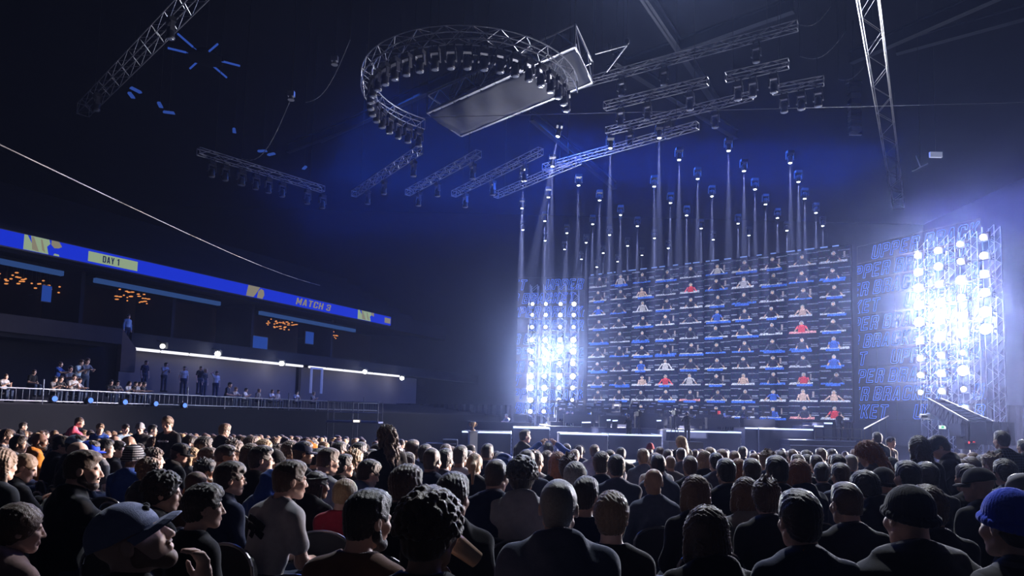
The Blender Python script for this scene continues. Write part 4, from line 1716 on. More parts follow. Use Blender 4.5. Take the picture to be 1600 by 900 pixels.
class Field:
    def __init__(s, ax, ay, az):
        s.a = (ax, ay, az)
        s.d = np.full((len(ax), len(ay), len(az)), 0.3, np.float32)

    def _sl(s, lo, hi):
        sl, g = [], []
        for k in range(3):
            i0, i1 = np.searchsorted(s.a[k], lo[k]), np.searchsorted(s.a[k], hi[k])
            sl.append(slice(max(0, i0 - 1), i1 + 1))
        return tuple(sl), np.meshgrid(s.a[0][sl[0]], s.a[1][sl[1]], s.a[2][sl[2]], indexing='ij', sparse=True)

    def _mix(s, sl, v, k, sub):
        d = s.d[sl]
        if sub:
            v = -v
            h = np.clip(0.5 - 0.5 * (v - d) / k, 0, 1) if k else None
            s.d[sl] = (d * h + v * (1 - h)) + k * h * (1 - h) if k else np.maximum(d, v)
        else:
            h = np.clip(0.5 + 0.5 * (d - v) / k, 0, 1) if k else None
            s.d[sl] = (d * (1 - h) + v * h) - k * h * (1 - h) if k else np.minimum(d, v)

    def cap(s, a, b, ra, rb=None, k=0.02, sub=False):
        rb = ra if rb is None else rb
        a, b = np.array(a, np.float32), np.array(b, np.float32)
        m = max(ra, rb) + max(k, .01) * 1.5 + .03
        sl, (x, y, z) = s._sl(np.minimum(a, b) - m, np.maximum(a, b) + m)
        ba = b - a
        L = max(float(ba @ ba), 1e-9)
        t = np.clip(((x - a[0]) * ba[0] + (y - a[1]) * ba[1] + (z - a[2]) * ba[2]) / L, 0, 1)
        v = np.sqrt((x - a[0] - t * ba[0]) ** 2 + (y - a[1] - t * ba[1]) ** 2 + (z - a[2] - t * ba[2]) ** 2) - (ra + (rb - ra) * t)
        s._mix(sl, v, k, sub)
        return s

    def ell(s, c, r, k=0.02, sub=False, M=None):
        """ellipsoid; M: 3x3 rotation of its axes"""
        c = np.array(c, np.float32)
        r = np.array(r, np.float32)
        ext = r if M is None else np.sqrt(((np.array(M) * r[None, :]) ** 2).sum(1))
        m = ext + max(k, .01) * 1.5 + .03
        sl, (x, y, z) = s._sl(c - m, c + m)
        p = [x - c[0], y - c[1], z - c[2]]
        if M is not None:
            p = [M[0][i] * p[0] + M[1][i] * p[1] + M[2][i] * p[2] for i in range(3)]
        k0 = np.sqrt((p[0] / r[0]) ** 2 + (p[1] / r[1]) ** 2 + (p[2] / r[2]) ** 2)
        k1 = np.sqrt((p[0] / r[0] ** 2) ** 2 + (p[1] / r[1] ** 2) ** 2 + (p[2] / r[2] ** 2) ** 2) + 1e-6
        s._mix(sl, k0 * (k0 - 1) / k1, k, sub)
        return s

    def grid(s):
        return np.meshgrid(*s.a, indexing='ij', sparse=True)

    def surface(s):
        ax, ay, az = s.a
        D = s.d
        D[0], D[-1] = .1, .1
        D[:, 0], D[:, -1] = .1, .1
        D[:, :, 0], D[:, :, -1] = .1, .1
        sg = D < 0
        nx, ny, nz = D.shape
        acc = np.zeros((nx, ny, nz, 4), np.float32)
        es = []
        for k in range(3):
            n = [slice(None)] * 3
            m = [slice(None)] * 3
            n[k], m[k] = slice(0, -1), slice(1, None)
            cr = sg[tuple(n)] != sg[tuple(m)]
            I = np.argwhere(cr)
            J = I.copy()
            J[:, k] += 1
            d0, d1 = D[tuple(I.T)], D[tuple(J.T)]
            t = d0 / (d0 - d1)
            pos = np.stack([ax[I[:, 0]], ay[I[:, 1]], az[I[:, 2]]], 1)
            pos[:, k] += t * (s.a[k][J[:, k]] - s.a[k][I[:, k]])
            o = [q for q in range(3) if q != k]
            val = np.concatenate([pos, np.ones((len(pos), 1), np.float32)], 1)
            for e0 in (0, 1):
                for e1 in (0, 1):
                    C = I.copy()
                    C[:, o[0]] -= e0
                    C[:, o[1]] -= e1
                    np.add.at(acc, tuple(C.T), val)
            es.append((k, o, I, d0 < 0))
        has = acc[..., 3] > 0
        idx = np.full(has.shape, -1, np.int64)
        V = acc[has]
        idx[has] = np.arange(len(V))
        V = V[:, :3] / V[:, 3:]
        F = []
        for k, o, I, ins in es:
            q = []
            for e0, e1 in ((0, 0), (1, 0), (1, 1), (0, 1)):
                C = I.copy()
                C[:, o[0]] -= e0
                C[:, o[1]] -= e1
                q.append(idx[tuple(C.T)])
            q = np.stack(q, 1)
            fl = ins if k != 1 else ~ins
            q[~fl] = q[~fl][:, ::-1]
            F.append(q)
        return V, np.concatenate(F)


def np_mesh(name, V, F, mats, mi=None):
    me = bpy.data.meshes.new(name)
    me.vertices.add(len(V))
    me.vertices.foreach_set('co', np.ascontiguousarray(V, np.float32).ravel())
    me.loops.add(F.size)
    me.loops.foreach_set('vertex_index', F.astype(np.int32).ravel())
    me.polygons.add(len(F))
    me.polygons.foreach_set('loop_start', np.arange(0, F.size, F.shape[1], dtype=np.int32))
    for m in (mats if isinstance(mats, (list, tuple)) else [mats]):
        me.materials.append(m)
    if mi is not None:
        me.polygons.foreach_set('material_index', np.asarray(mi, np.int32))
    me.polygons.foreach_set('use_smooth', np.ones(len(F), bool))
    me.update()
    me.validate()
    return me


def rotm(yaw, pitch, roll=0.0):
    """yaw > 0 turns the face to the figure's right (+x); pitch > 0 looks up"""
    return np.array(Matrix.Rotation(-yaw, 3, 'Z') @ Matrix.Rotation(pitch, 3, 'X') @ Matrix.Rotation(roll, 3, 'Y'), np.float32)


class Pose:
    """joints of a figure facing +y; the origin lies on the ground under the hips"""
    def __init__(s, stand=False, lean=6, arms='lap', yaw=0, pitch=0, slim=1.0):
        s.key = (stand, lean, arms, yaw, pitch, slim)
        s.stand, s.arms, s.slim = stand, arms, slim
        hz = .93 if stand else .55
        s.H = np.array((0, 0, hz))
        a = R(lean)
        up = np.array((0, math.sin(a), math.cos(a)))
        fw = np.array((0, math.cos(a), -math.sin(a)))
        s.up, s.fw = up, fw
        s.C = s.H + up * .31
        s.N = s.H + up * .47 + fw * .0
        s.S = [s.C + up * .100 + np.array((q * .152 * slim, 0, 0)) for q in (-1, 1)]
        s.HR = rotm(R(yaw), R(pitch))
        s.hp = s.N + up * .085 + fw * .015                   # pivot at the top of the neck
        s.hc = s.hp + s.HR @ np.array((0, .03, .085))
        E, Wr = [], []
        for i, q in enumerate((-1, 1)):
            sh = s.S[i]
            mode = arms[i] if isinstance(arms, tuple) else arms
            if mode == 'lap':
                e = sh + np.array((q * .06, .03 if not stand else -.02, -.27))
                w = e + np.array((-q * .12, .21, -.03)) if not stand else e + np.array((q * .0, .06, -.25))
            elif mode == 'side':
                e = sh + np.array((q * .07, -.02, -.27))
                w = e + np.array((-q * .01, .07, -.25))
            elif mode == 'phone':
                e = sh + np.array((q * .05, .14, -.22))
                w = e + np.array((-q * .12, .17, .12))
            elif mode == 'reach':
                e = sh + np.array((q * .03, .22, -.17))
                w = e + np.array((-q * .08, .23, .04))
            elif mode == 'chin':
                e = sh + np.array((q * .02, .2, -.2))
                w = s.hc + s.HR @ np.array((q * .02, .125, -.235))
            elif mode == 'head':
                e = sh + np.array((q * .16, .05, .2))
                w = e + np.array((-q * .17, .06, .14))
            elif mode == 'cross':
                e = sh + np.array((q * .07, .08, -.25))
                w = e + np.array((-q * .22, .13, .03))
            E.append(e)
            Wr.append(w)
        s.E, s.W = E, Wr
        if stand:
            s.K = [np.array((q * .10, .02, .50)) for q in (-1, 1)]
            s.A = [np.array((q * .11, -.01, .09)) for q in (-1, 1)]
        else:
            s.K = [np.array((q * .12, .42, .52)) for q in (-1, 1)]
            s.A = [np.array((q * .12, .40, .09)) for q in (-1, 1)]
        s.HJ = [s.H + np.array((q * .085, 0, -.03)) for q in (-1, 1)]

    def head(s, p):
        return s.hc + s.HR @ np.array(p)


def torso(f, p, g, k=.05):
    w = p.slim
    Mx = np.array([[1, 0, 0], [0, p.fw[1], p.up[1]], [0, p.fw[2], p.up[2]]], np.float32)
    f.ell(p.H + np.array((0, 0, -.0)), (.158 * w + g, .120 * w + g, .13 + g), k, M=Mx)
    f.ell(p.H + p.up * .14, (.145 * w + g, .11 * w + g, .15 + g), k, M=Mx)
    f.ell(p.C + p.up * .02, (.148 * w + g, .112 * w + g, .18 + g), k, M=Mx)
    for i, q in enumerate((-1, 1)):
        f.cap(p.N + p.up * .02 - p.fw * .015 + np.array((q * .03, 0, 0)), p.S[i] + p.up * .012, .040 + g, .044 + g, k)
        f.ell(p.S[i] - p.up * .02, (.056 + g, .058 + g, .070 + g), k * .8)


def arms_(f, p, g, upto=1.0, k=.03):
    for i in range(2):
        e, w, sh = p.E[i], p.W[i], p.S[i]
        f.cap(sh, e, .047 + g, .040 + g * 1.1, k)
        if upto > .5:
            f.cap(e, e + (w - e) * (.92 if upto >= 1 else upto), .042 + g * 1.1, .031 + g * 1.1, k)


def hand(f, p, i, fine=True):
    q = (-1, 1)[i]
    w, e = p.W[i], p.E[i]
    d = (w - e) / np.linalg.norm(w - e)
    mode = p.arms[i] if isinstance(p.arms, tuple) else p.arms
    inn = np.array((-q, 0, 0.0))
    inn = inn - d * (inn @ d)
    inn /= np.linalg.norm(inn)
    n = np.cross(d, inn) * q                     # palm normal
    if n[2] > 0:
        n = -n
    c = w + d * .045
    Mx = np.stack([d, inn, np.cross(d, inn)], 1)
    f.ell(c, (.05, .040, .018), .012, M=Mx)
    curl = {'lap': .45, 'side': .5, 'phone': 1.0, 'reach': 1.0, 'chin': .9, 'head': .3, 'cross': .3}.get(mode, .5)
    for j in range(4):
        b = c + d * .04 + inn * (.027 - .018 * j)
        L = (.040, .046, .042, .033)[j]
        a1, a2 = curl * .6, curl * 1.5
        d1 = d * math.cos(a1) + n * math.sin(a1)
        d2 = d * math.cos(a2) + n * math.sin(a2)
        m1 = b + d1 * L
        f.cap(b, m1, .0095, .0088, .004)
        f.cap(m1, m1 + d2 * L * .85, .0088, .0075, .003)
    b = c - d * .02 + inn * .034
    t1 = b + d * .03 + inn * .022 + n * .012
    f.cap(b, t1, .013, .0105, .008)
    f.cap(t1, t1 + d * .03 + n * .008 + inn * .002, .0105, .0085, .004)


def head_(f, p, female=False):
    h = p.head
    Mx = p.HR
    e = lambda c, r, k, sub=False: f.ell(h(c), r, k, sub, Mx)
    e((0, -.018, .035), (.076, .096, .088), .01)
    e((0, .032, -.030), (.061 if not female else .058, .060, .080), .03)
    e((0, .062, -.092), (.026, .022, .021), .03)
    for q in (-1, 1):
        f.cap(h((q * .052, .0, -.058)), h((q * .018, .062, -.096)), .017, .016, .02)
        e((q * .042, .060, -.022), (.022, .024, .022), .02)
    f.cap(h((-.036, .078, .020)), h((.036, .078, .020)), .011, .011, .014)
    for q in (-1, 1):
        e((q * .031, .094, .001), (.017, .013, .010), .012, True)
        e((q * .031, .073, .0), (.0125, .0125, .0115), .003)
    f.cap(h((0, .088, .010)), h((0, .107, -.030)), .0075, .0115, .008)
    for q in (-1, 1):
        e((q * .012, .096, -.034), (.0085, .010, .0075), .006)
    f.cap(h((-.019, .088, -.058)), h((.019, .088, -.058)), .006, None, .006)
    f.cap(h((-.015, .089, -.068)), h((.015, .089, -.068)), .0065, None, .006)
    for q in (-1, 1):
        e((q * .077, -.012, -.004), (.011, .019, .031), .006)
        e((q * .087, -.006, .0), (.006, .010, .018), .004, True)
    f.cap(h((0, -.034, -.055)), p.N + p.up * -.03 - p.fw * .005, .054 if not female else .047, .060 if not female else .052, .025)


BODY, TOPS, PANTS, LOCAL = {}, {}, {}, {}


def body_mesh(p, skin, female=False, fine=True):
    key = p.key + (skin.name, female, fine)
    if key in BODY:
        return BODY[key]
    hf = .0065 if fine else .011
    hc = .022
    zx = [(p.hc[0] - .10, p.hc[0] + .10, hf)]
    zy = [(p.hc[1] - .13, p.hc[1] + .13, hf)]
    zz = [(p.hc[2] - .14, p.hc[2] + .14, hf), (p.hc[2] - .25, p.hc[2], .014)]
    if fine:
        for w in p.W:
            zx.append((w[0] - .06, w[0] + .06, .008))
            zy.append((w[1] - .04, w[1] + .12, .008))
            zz.append((w[2] - .08, w[2] + .1, .008))
    lo = np.min([p.W[0], p.W[1], p.E[0], p.E[1], p.A[0], p.H - .15, p.hc - .13], 0) - .09
    hi = np.max([p.W[0], p.W[1], p.E[0], p.E[1], p.A[1], p.K[1], p.H + .15, p.hc + .13], 0) + .13
    lo[2] = -.02
    f = Field(axis(lo[0], hi[0], hc, zx), axis(lo[1], hi[1], hc, zy), axis(lo[2], hi[2], hc + .006, zz))
    torso(f, p, -.008)
    for i in range(2):
        f.cap(p.HJ[i], p.K[i], .075, .052, .04)
        f.cap(p.K[i], p.A[i], .052, .036, .02)
        f.cap(p.A[i] + np.array((0, -.03, -.04)), p.A[i] + np.array((0, .15, -.05)), .036, .03, .02)
    arms_(f, p, 0)
    for i in range(2):
        hand(f, p, i)
    head_(f, p, female)
    V, F = f.surface()
    BODY[key] = np_mesh('body', V, F, skin)
    return BODY[key]


def pants_mesh(p, m):
    key = (p.stand, m.name)
    if key in PANTS:
        return PANTS[key]
    f = Field(axis(-.32, .32, .022, []), axis(-.24, .66, .022, []), axis(-.03, p.H[2] + .2, .022, []))
    f.ell(p.H + np.array((0, 0, -.02)), (.185, .15, .15), .05)
    for i in range(2):
        f.cap(p.HJ[i], p.K[i], .092, .072, .05)
        f.cap(p.K[i], p.A[i], .072, .058, .03)
    V, F = f.surface()
    PANTS[key] = np_mesh('trousers', V, F, m)
    return PANTS[key]


def shoes_mesh(p, m):
    key = ('shoe', p.stand, m.name)
    if key in PANTS:
        return PANTS[key]
    r = []
    for i in range(2):
        a = p.A[i]
        f = Field(axis(a[0] - .08, a[0] + .08, .013, []), axis(a[1] - .11, a[1] + .25, .013, []), axis(-.03, .17, .013, []))
        f.cap(a + np.array((0, -.03, -.045)), a + np.array((0, .16, -.05)), .047, .040, .02)
        f.cap(a + np.array((0, -.02, .0)), a + np.array((0, -.02, .04)), .05, .05, .03)
        r.append(np_mesh('shoe', *f.surface(), m))
    PANTS[key] = r
    return r


def top_mesh(p, kind, m, fine=True):
    key = p.key[:3] + (p.slim, kind, m.name, fine)
    if key in TOPS:
        return TOPS[key]
    h = .013 if fine else .02
    lo = np.min([p.W[0], p.W[1], p.E[0], p.E[1], p.H - .19], 0) - .11
    hi = np.max([p.W[0], p.W[1], p.E[0], p.E[1], p.S[1], p.N + .12], 0) + .11
    lo[2] = min(p.H[2] - .16, lo[2])
    f = Field(axis(lo[0], hi[0], h, []), axis(lo[1], hi[1], h, []), axis(lo[2], hi[2], h, []))
    g = {'tee': .012, 'shirt': .015, 'hoodie': .026, 'jacket': .022, 'puffer': .036, 'hoodup': .028}[kind]
    torso(f, p, g)
    if kind == 'tee':
        for i in range(2):
            e = p.S[i] + (p.E[i] - p.S[i]) * .62
            f.cap(p.S[i], e, .058, .062, .03)
    else:
        arms_(f, p, g * .75, 1.0)
    N, up, fw = p.N, p.up, p.fw
    if kind == 'hoodie':
        f.ell(N + up * .005 - fw * .075, (.125, .05, .085), .04)
        for q in (-1, 1):
            f.cap(N - fw * .06 + np.array((q * .07, 0, 0)) + up * .04, N + fw * .055 + np.array((q * .05, 0, 0)) - up * .01, .030, .026, .03)
        f.cap(N - fw * .075 + np.array((-.06, 0, 0)) + up * .055, N - fw * .075 + np.array((.06, 0, 0)) + up * .055, .028, .028, .03)
    elif kind in ('jacket', 'shirt', 'puffer'):
        r, hgt = (.070, .05) if kind != 'puffer' else (.078, .075)
        for j in range(14):
            a0, a1 = 2 * math.pi * j / 14, 2 * math.pi * (j + 1) / 14
            q0 = N + np.array((r * math.cos(a0), 0, 0)) + fw * r * math.sin(a0) + up * (hgt * (.6 - .4 * math.sin(a0)))
            q1 = N + np.array((r * math.cos(a1), 0, 0)) + fw * r * math.sin(a1) + up * (hgt * (.6 - .4 * math.sin(a1)))
            f.cap(q0, q1, .016 if kind != 'puffer' else .024, None, .015)
        for q in (-1, 1):
            f.cap(N - fw * .06 + np.array((q * .04, 0, 0)) + up * .02, N - fw * .04 + np.array((q * .08, 0, 0)) - up * .0, .02, .02, .03)
    elif kind == 'tee':
        f.cap(N + up * .03 + fw * .005, N + up * .2 + fw * .02, .068, .068, .01, True)
    X, Y, Z = f.grid()
    amp = {'tee': .0035, 'shirt': .004, 'hoodie': .0065, 'jacket': .006, 'puffer': .004, 'hoodup': .006}[kind]
    sd = (hash(kind) % 7) if False else {'tee': 1, 'shirt': 2, 'hoodie': 3, 'jacket': 4, 'puffer': 5, 'hoodup': 6}[kind]
    f.d += amp * (np.sin(X * 31 + sd + 9 * Z) * np.sin(Z * 27 + X * 14) + .6 * np.sin(Y * 40 + Z * 33 + sd * 2)).astype(np.float32)
    if kind == 'puffer':
        f.d += (.010 * np.sin(Z * 75) + 0 * X + 0 * Y).astype(np.float32)
    # cut the waist
    f.d = np.maximum(f.d, (p.H[2] - .12 - Z) + 0 * X + 0 * Y).astype(np.float32)
    V, F = f.surface()
    TOPS[key] = np_mesh('top', V, F, m)
    return TOPS[key]


def head_grid(h=.006, lo=(-.15, -.19, -.18), hi=(.15, .17, .19)):
    return Field(*[axis(lo[k], hi[k], h, []) for k in range(3)])


def face_cut(f, low=-.085, line=.062, ear=True):
    """keep hair off the face, the ears and the nape"""
    X, Y, Z = f.grid()
    face = np.sqrt((X / .085) ** 2 + ((Y - .115) / .082) ** 2 + ((Z + .045) / .120) ** 2) - 1
    f.d = np.maximum(f.d, -face * .07)
    if ear:
        er = np.sqrt(((np.abs(X) - .09) / .05) ** 2 + ((Y - .018) / .040) ** 2 + ((Z + .04) / .062) ** 2) - 1
        f.d = np.maximum(f.d, -er * .04)
    f.d = np.maximum(f.d, (low - Z) + .35 * np.clip(Y + .03, 0, .2) + 0 * X)
    return X, Y, Z


def hair_mesh(style, m):
    key = ('hair', style, m.name)
    if key in LOCAL:
        return LOCAL[key]
    rs = np.random.RandomState(sum(map(ord, style)))
    f = head_grid(.006) if style not in ('long', 'longwavy', 'ponytail', 'braids', 'bob') else head_grid(.007, (-.17, -.24, -.48), (.17, .17, .20))
    th = {'buzz': .003, 'short': .009, 'fade': .006, 'medium': .016, 'messy': .018, 'curly': .016, 'afro': .022, 'long': .014, 'longwavy': .016, 'ponytail': .007, 'bun': .009, 'braids': .010, 'bob': .020, 'fringe': .015, 'bowl': .018}[style]
    f.ell((0, -.018, .036), (.076 + th, .097 + th, .089 + th), .0)
    f.ell((0, -.05, -.03), (.060 + th * .7, .055 + th, .06), .02)
    if style in ('fade', 'medium', 'messy', 'fringe', 'short'):
        f.ell((0, .012, .088), (.062 + th * .5, .082 + th * .4, .042 + th), .02)
    if style == 'fringe':
        f.ell((.0, .082, .070), (.062, .026, .026), .02)
    if style == 'messy':
        for i in range(46):
            a, b = rs.uniform(0, 6.28), rs.uniform(.05, 1.25)
            c = np.array((.078 * math.cos(a) * math.sin(b), -.018 + .1 * math.sin(a) * math.sin(b), .04 + .092 * math.cos(b)))
            dd = c / np.linalg.norm(c) + rs.normal(0, .5, 3)
            f.cap(c, c + dd * .026, .016, .004, .01)
    if style == 'long' or style == 'longwavy':
        f.ell((0, -.105, -.15), (.092, .052, .235), .05)
        for q in (-1, 1):
            f.cap((q * .078, -.03, .02), (q * .085, -.03, -.22), .030, .026, .03)
    if style == 'bob':
        for q in (-1, 1):
            f.cap((q * .078, -.012, .03), (q * .088, -.01, -.105), .028, .028, .03)
        f.ell((0, -.075, -.06), (.080, .045, .085), .04)
    if style == 'ponytail':
        f.cap((0, -.105, .045), (0, -.155, -.02), .024, .03, .02)
        f.cap((0, -.155, -.02), (0, -.145, -.20), .030, .012, .02)
    if style == 'bun':
        f.ell((0, -.10, .105), (.038, .036, .034), .012)
    low = {'long': -.40, 'longwavy': -.41, 'ponytail': -.075, 'braids': -.2, 'bob': -.125}.get(style, -.078 if style not in ('fade',) else -.05)
    if style == 'ponytail':
        keep = f.d.copy()
    X, Y, Z = face_cut(f, low, ear=style not in ('long', 'longwavy', 'bob', 'afro', 'curly', 'bowl'))
    if style == 'ponytail':
        f.d = np.where((Y < -.118) + 0 * X * Z > 0, keep, f.d)
    n1 = np.sin(X * 150 + 40 * np.sin(Z * 9)) * np.sin(Y * 120 + 30 * np.sin(Z * 11 + X * 20)) + .7 * np.sin(X * 260 + Y * 190 + Z * 45)
    amp = {'buzz': .0006, 'fade': .0016, 'short': .0022, 'medium': .0035, 'messy': .004, 'long': .005, 'longwavy': .008, 'bob': .005}.get(style, .002)
    if style == 'longwavy':
        n1 = n1 + np.sin(np.arctan2(X, -Y) * 16 + 2.2 * np.sin(Z * 38 + X * 20)) * 1.0
    f.d += (amp * n1).astype(np.float32)
    if style in ('curly', 'afro'):
        nn, rr = (420, .0105) if style == 'curly' else (620, .0115)
        for i in range(nn):
            zc = 1 - 1.25 * (i + .5) / nn
            a = i * 2.39996 + rs.uniform(-.2, .2)
            rxy = math.sqrt(max(0, 1 - zc * zc))
            k = (1.0 if style == 'curly' else 1.12) * rs.uniform(.95, 1.1)
            c = np.array((.090 * k * rxy * math.cos(a), -.018 + .112 * k * rxy * math.sin(a), .036 + .104 * k * zc))
            if c[1] > .045 and c[2] < .075:
                continue
            f.ell(c, (rr, rr, rr), .005)
    if style == 'braids':
        f2 = None
        for i in range(17):
            a = math.pi * (-.08 + 1.16 * i / 16) + math.pi
            c = np.array((.086 * math.cos(a), -.018 + .1 * math.sin(a), -.0))
            f.cap(c, c + np.array((0, -.012, -.16 - .02 * (i % 3))), .011, .009, .004)
        for i in range(9):
            x = -.07 + .0175 * i
            f.cap((x, .06, .105 - abs(x) * .5), (x * 1.1, -.11, .06), .011, None, .004)
    V, F = f.surface()
    LOCAL[key] = np_mesh('hair', V, F, m)
    return LOCAL[key]


def beard_mesh(m, full=True):
    key = ('beard', m.name, full)
    if key in LOCAL:
        return LOCAL[key]
    f = head_grid(.005)
    g = .006 if full else .0045
    for q in (-1, 1):
        f.cap((q * .052, .0, -.056), (q * .018, .062, -.096), .017 + g, .018 + g, .02)
        f.cap((q * .060, -.0, -.02), (q * .054, .002, -.056), .010 + g, .014 + g, .02)
    f.ell((0, .062, -.094), (.027 + g, .023 + g, .023 + g), .03)
    f.cap((-.024, .090, -.048), (.024, .090, -.048), .006 + g * .4, None, .008)
    f.ell((0, .09, -.064), (.017, .02, .008), .004, True)
    V, F = f.surface()
    LOCAL[key] = np_mesh('beard', V, F, m)
    return LOCAL[key]


def cap_mesh(m, m2):
    key = ('cap', m.name)
    if key in LOCAL:
        return LOCAL[key]
    f = head_grid(.006)
    f.ell((0, -.016, .048), (.087, .108, .092), 0)
    f.ell((0, -.016, .03), (.089, .110, .06), .02)
    X, Y, Z = f.grid()
    f.d = np.maximum(f.d, (.028 - .15 * (Y) - Z) + 0 * X)
    f.d += (.0012 * np.sin(np.arctan2(X, Y + .016) * 6)).astype(np.float32)
    crown = np_mesh('crown', *f.surface(), m)
    mb = MB()
    n = 14
    vs = []
    for j, (rr, dz) in enumerate(((0, 0), (.35, .006), (.7, .004), (1.0, -.008))):
        for i in range(n + 1):
            a = math.pi * (i / n) * .92 + math.pi * .04
            c, sn = math.cos(a), math.sin(a)
            x = .083 * c * (1 + .02 * rr)
            y = -.016 + .106 * sn * 1.0 + rr * .075 * sn ** .8
            z = .026 - .15 * .09 * sn + dz - .018 * (abs(c) ** 2) * rr
            vs.append((x, y, z))
    for j in range(3):
        for i in range(n):
            k = j * (n + 1) + i
            mb.add([vs[k], vs[k + 1], vs[k + n + 2], vs[k + n + 1]], [(3, 2, 1, 0)])
            mb.add([tuple(np.array(vs[q]) + (0, 0, -.005)) for q in (k, k + 1, k + n + 2, k + n + 1)], [(0, 1, 2, 3)])
    for i in range(n):
        k = 3 * (n + 1) + i
        mb.add([vs[k], vs[k + 1], tuple(np.array(vs[k + 1]) + (0, 0, -.005)), tuple(np.array(vs[k]) + (0, 0, -.005))], [(0, 1, 2, 3)])
    brim = mb.mesh('brim', m2, True)
    LOCAL[key] = (crown, brim)
    return LOCAL[key]


def beanie_mesh(m, tall=0.0):
    key = ('beanie', m.name, tall)
    if key in LOCAL:
        return LOCAL[key]
    f = head_grid(.006)
    f.ell((0, -.02, .045), (.088, .110, .100 + tall), 0)
    X, Y, Z = f.grid()
    f.d = np.maximum(f.d, (.0 - .25 * Y * -1 - Z) + 0 * X)
    for j in range(22):
        a0, a1 = 2 * math.pi * j / 22, 2 * math.pi * (j + 1) / 22
        q = [np.array((.088 * math.cos(a), -.02 + .109 * math.sin(a), .022 + .25 * (-.02 + .109 * math.sin(a)))) for a in (a0, a1)]
        f.cap(q[0], q[1], .016, None, .008)
    f.d += (.0015 * np.sin(np.arctan2(X, Y + .02) * 34) + 0 * Z).astype(np.float32)
    LOCAL[key] = np_mesh('beanie', *f.surface(), m)
    return LOCAL[key]


def hood_mesh(m):
    key = ('hood', m.name)
    if key in LOCAL:
        return LOCAL[key]
    f = head_grid(.007, (-.17, -.2, -.25), (.17, .17, .2))
    f.ell((0, -.025, .03), (.108, .125, .118), 0)
    f.ell((0, -.03, -.12), (.105, .11, .11), .06)
    f.ell((0, .10, -.02), (.078, .09, .115), .02, True)
    X, Y, Z = f.grid()
    f.d += (.004 * np.sin(Z * 60 + Y * 30)).astype(np.float32) + 0 * X
    LOCAL[key] = np_mesh('hood', *f.surface(), m)
    return LOCAL[key]


def glasses_mesh(m):
    key = ('glasses', m.name)
    if key in LOCAL:
        return LOCAL[key]
    mb = MB()
    for q in (-1, 1):
        ring = [Vector((q * .032 + .022 * math.cos(a), .101 - .12 * abs(.022 * math.cos(a)) * (1 if q * math.cos(a) > 0 else 0), .0 + .016 * math.sin(a))) for a in np.linspace(0, 2 * math.pi, 15)[:-1]]
        mb.path(ring, .0022, n=5, closed=True)
        mb.path([Vector((q * .054, .098, .004)), Vector((q * .072, .07, .006)), Vector((q * .079, -.005, .008)), Vector((q * .078, -.02, -.006))], .002, n=5)
    mb.path([Vector((-.010, .102, .003)), Vector((0, .106, .005)), Vector((.010, .102, .003))], .002, n=5)
    LOCAL[key] = mb.mesh('glasses', m)
    return LOCAL[key]


def headphone_mesh(m):
    key = ('headphones', m.name)
    if key in LOCAL:
        return LOCAL[key]
    mb = MB()
    mb.path([Vector((.096 * math.cos(a), -.005, .03 + .108 * math.sin(a))) for a in np.linspace(-.25, math.pi + .25, 15)], .012, n=7)
    for q in (-1, 1):
        mb.lathe([(.02, 0), (.042, .004), (.042, .03), (.02, .034)], 12, (q * .076, -.008, -.004), Euler((0, R(90) * q, 0)).to_matrix())
    LOCAL[key] = mb.mesh('headphones', m, True)
    return LOCAL[key]


# ------------------------------------------------------------------ person materials
SK = [mat('skin_fair', (.62, .40, .32), .5, noise=.08, nscale=40), mat('skin_tan', (.46, .28, .20), .5, noise=.08, nscale=40), mat('skin_brown', (.20, .105, .07), .45, noise=.08, nscale=40), mat('skin_dark', (.09, .05, .035), .42, noise=.08, nscale=40)]


def hair_mat(name, c):
    return mat('hair_' + name, c, .36, sheen=.55, noise=.35, nscale=90, bump=.5, bscale=220)


HM = {'black': hair_mat('black', (.012, .010, .010)), 'dark': hair_mat('dark', (.03, .018, .012)), 'brown': hair_mat('brown', (.085, .045, .024)),
      'light': hair_mat('light', (.20, .12, .065)), 'blond': hair_mat('blond', (.42, .28, .14)), 'ginger': hair_mat('ginger', (.32, .11, .035)), 'grey': hair_mat('grey', (.30, .29, .29)), 'pale': hair_mat('pale', (.5, .42, .34)), 'stubble': mat('stubble', (.24, .15, .115), .6, noise=.3, nscale=200)}


def cloth(name, c, sh=.45):
    return mat('cloth_' + name, c, .82, spec=.12, sheen=sh, noise=.18, nscale=30, bump=.25, bscale=300)


CM = {'black': cloth('black', (.013, .013, .016)), 'charcoal': cloth('charcoal', (.035, .036, .042)), 'navy': cloth('navy', (.014, .022, .06)), 'grey': cloth('grey', (.16, .16, .18)),
      'lightgrey': cloth('lightgrey', (.38, .38, .42)), 'white': cloth('white', (.62, .62, .66)), 'blue': cloth('blue', (.03, .08, .34)), 'denim': cloth('denim', (.16, .26, .46)), 'red': cloth('red', (.38, .03, .05)),
      'pink': cloth('pink', (.75, .12, .20)), 'orange': cloth('orange', (.55, .20, .03)), 'brown': cloth('brown', (.13, .07, .05)), 'mauve': cloth('mauve', (.26, .17, .16)), 'slate': cloth('slate', (.09, .11, .18)),
      'brightblue': cloth('brightblue', (.02, .07, .75)), 'cap_blue': cloth('cap_blue', (.24, .27, .42)), 'paleblue': cloth('paleblue', (.32, .45, .62)), 'jeans': cloth('jeans', (.03, .045, .09)), 'green': cloth('green', (.04, .09, .05))}


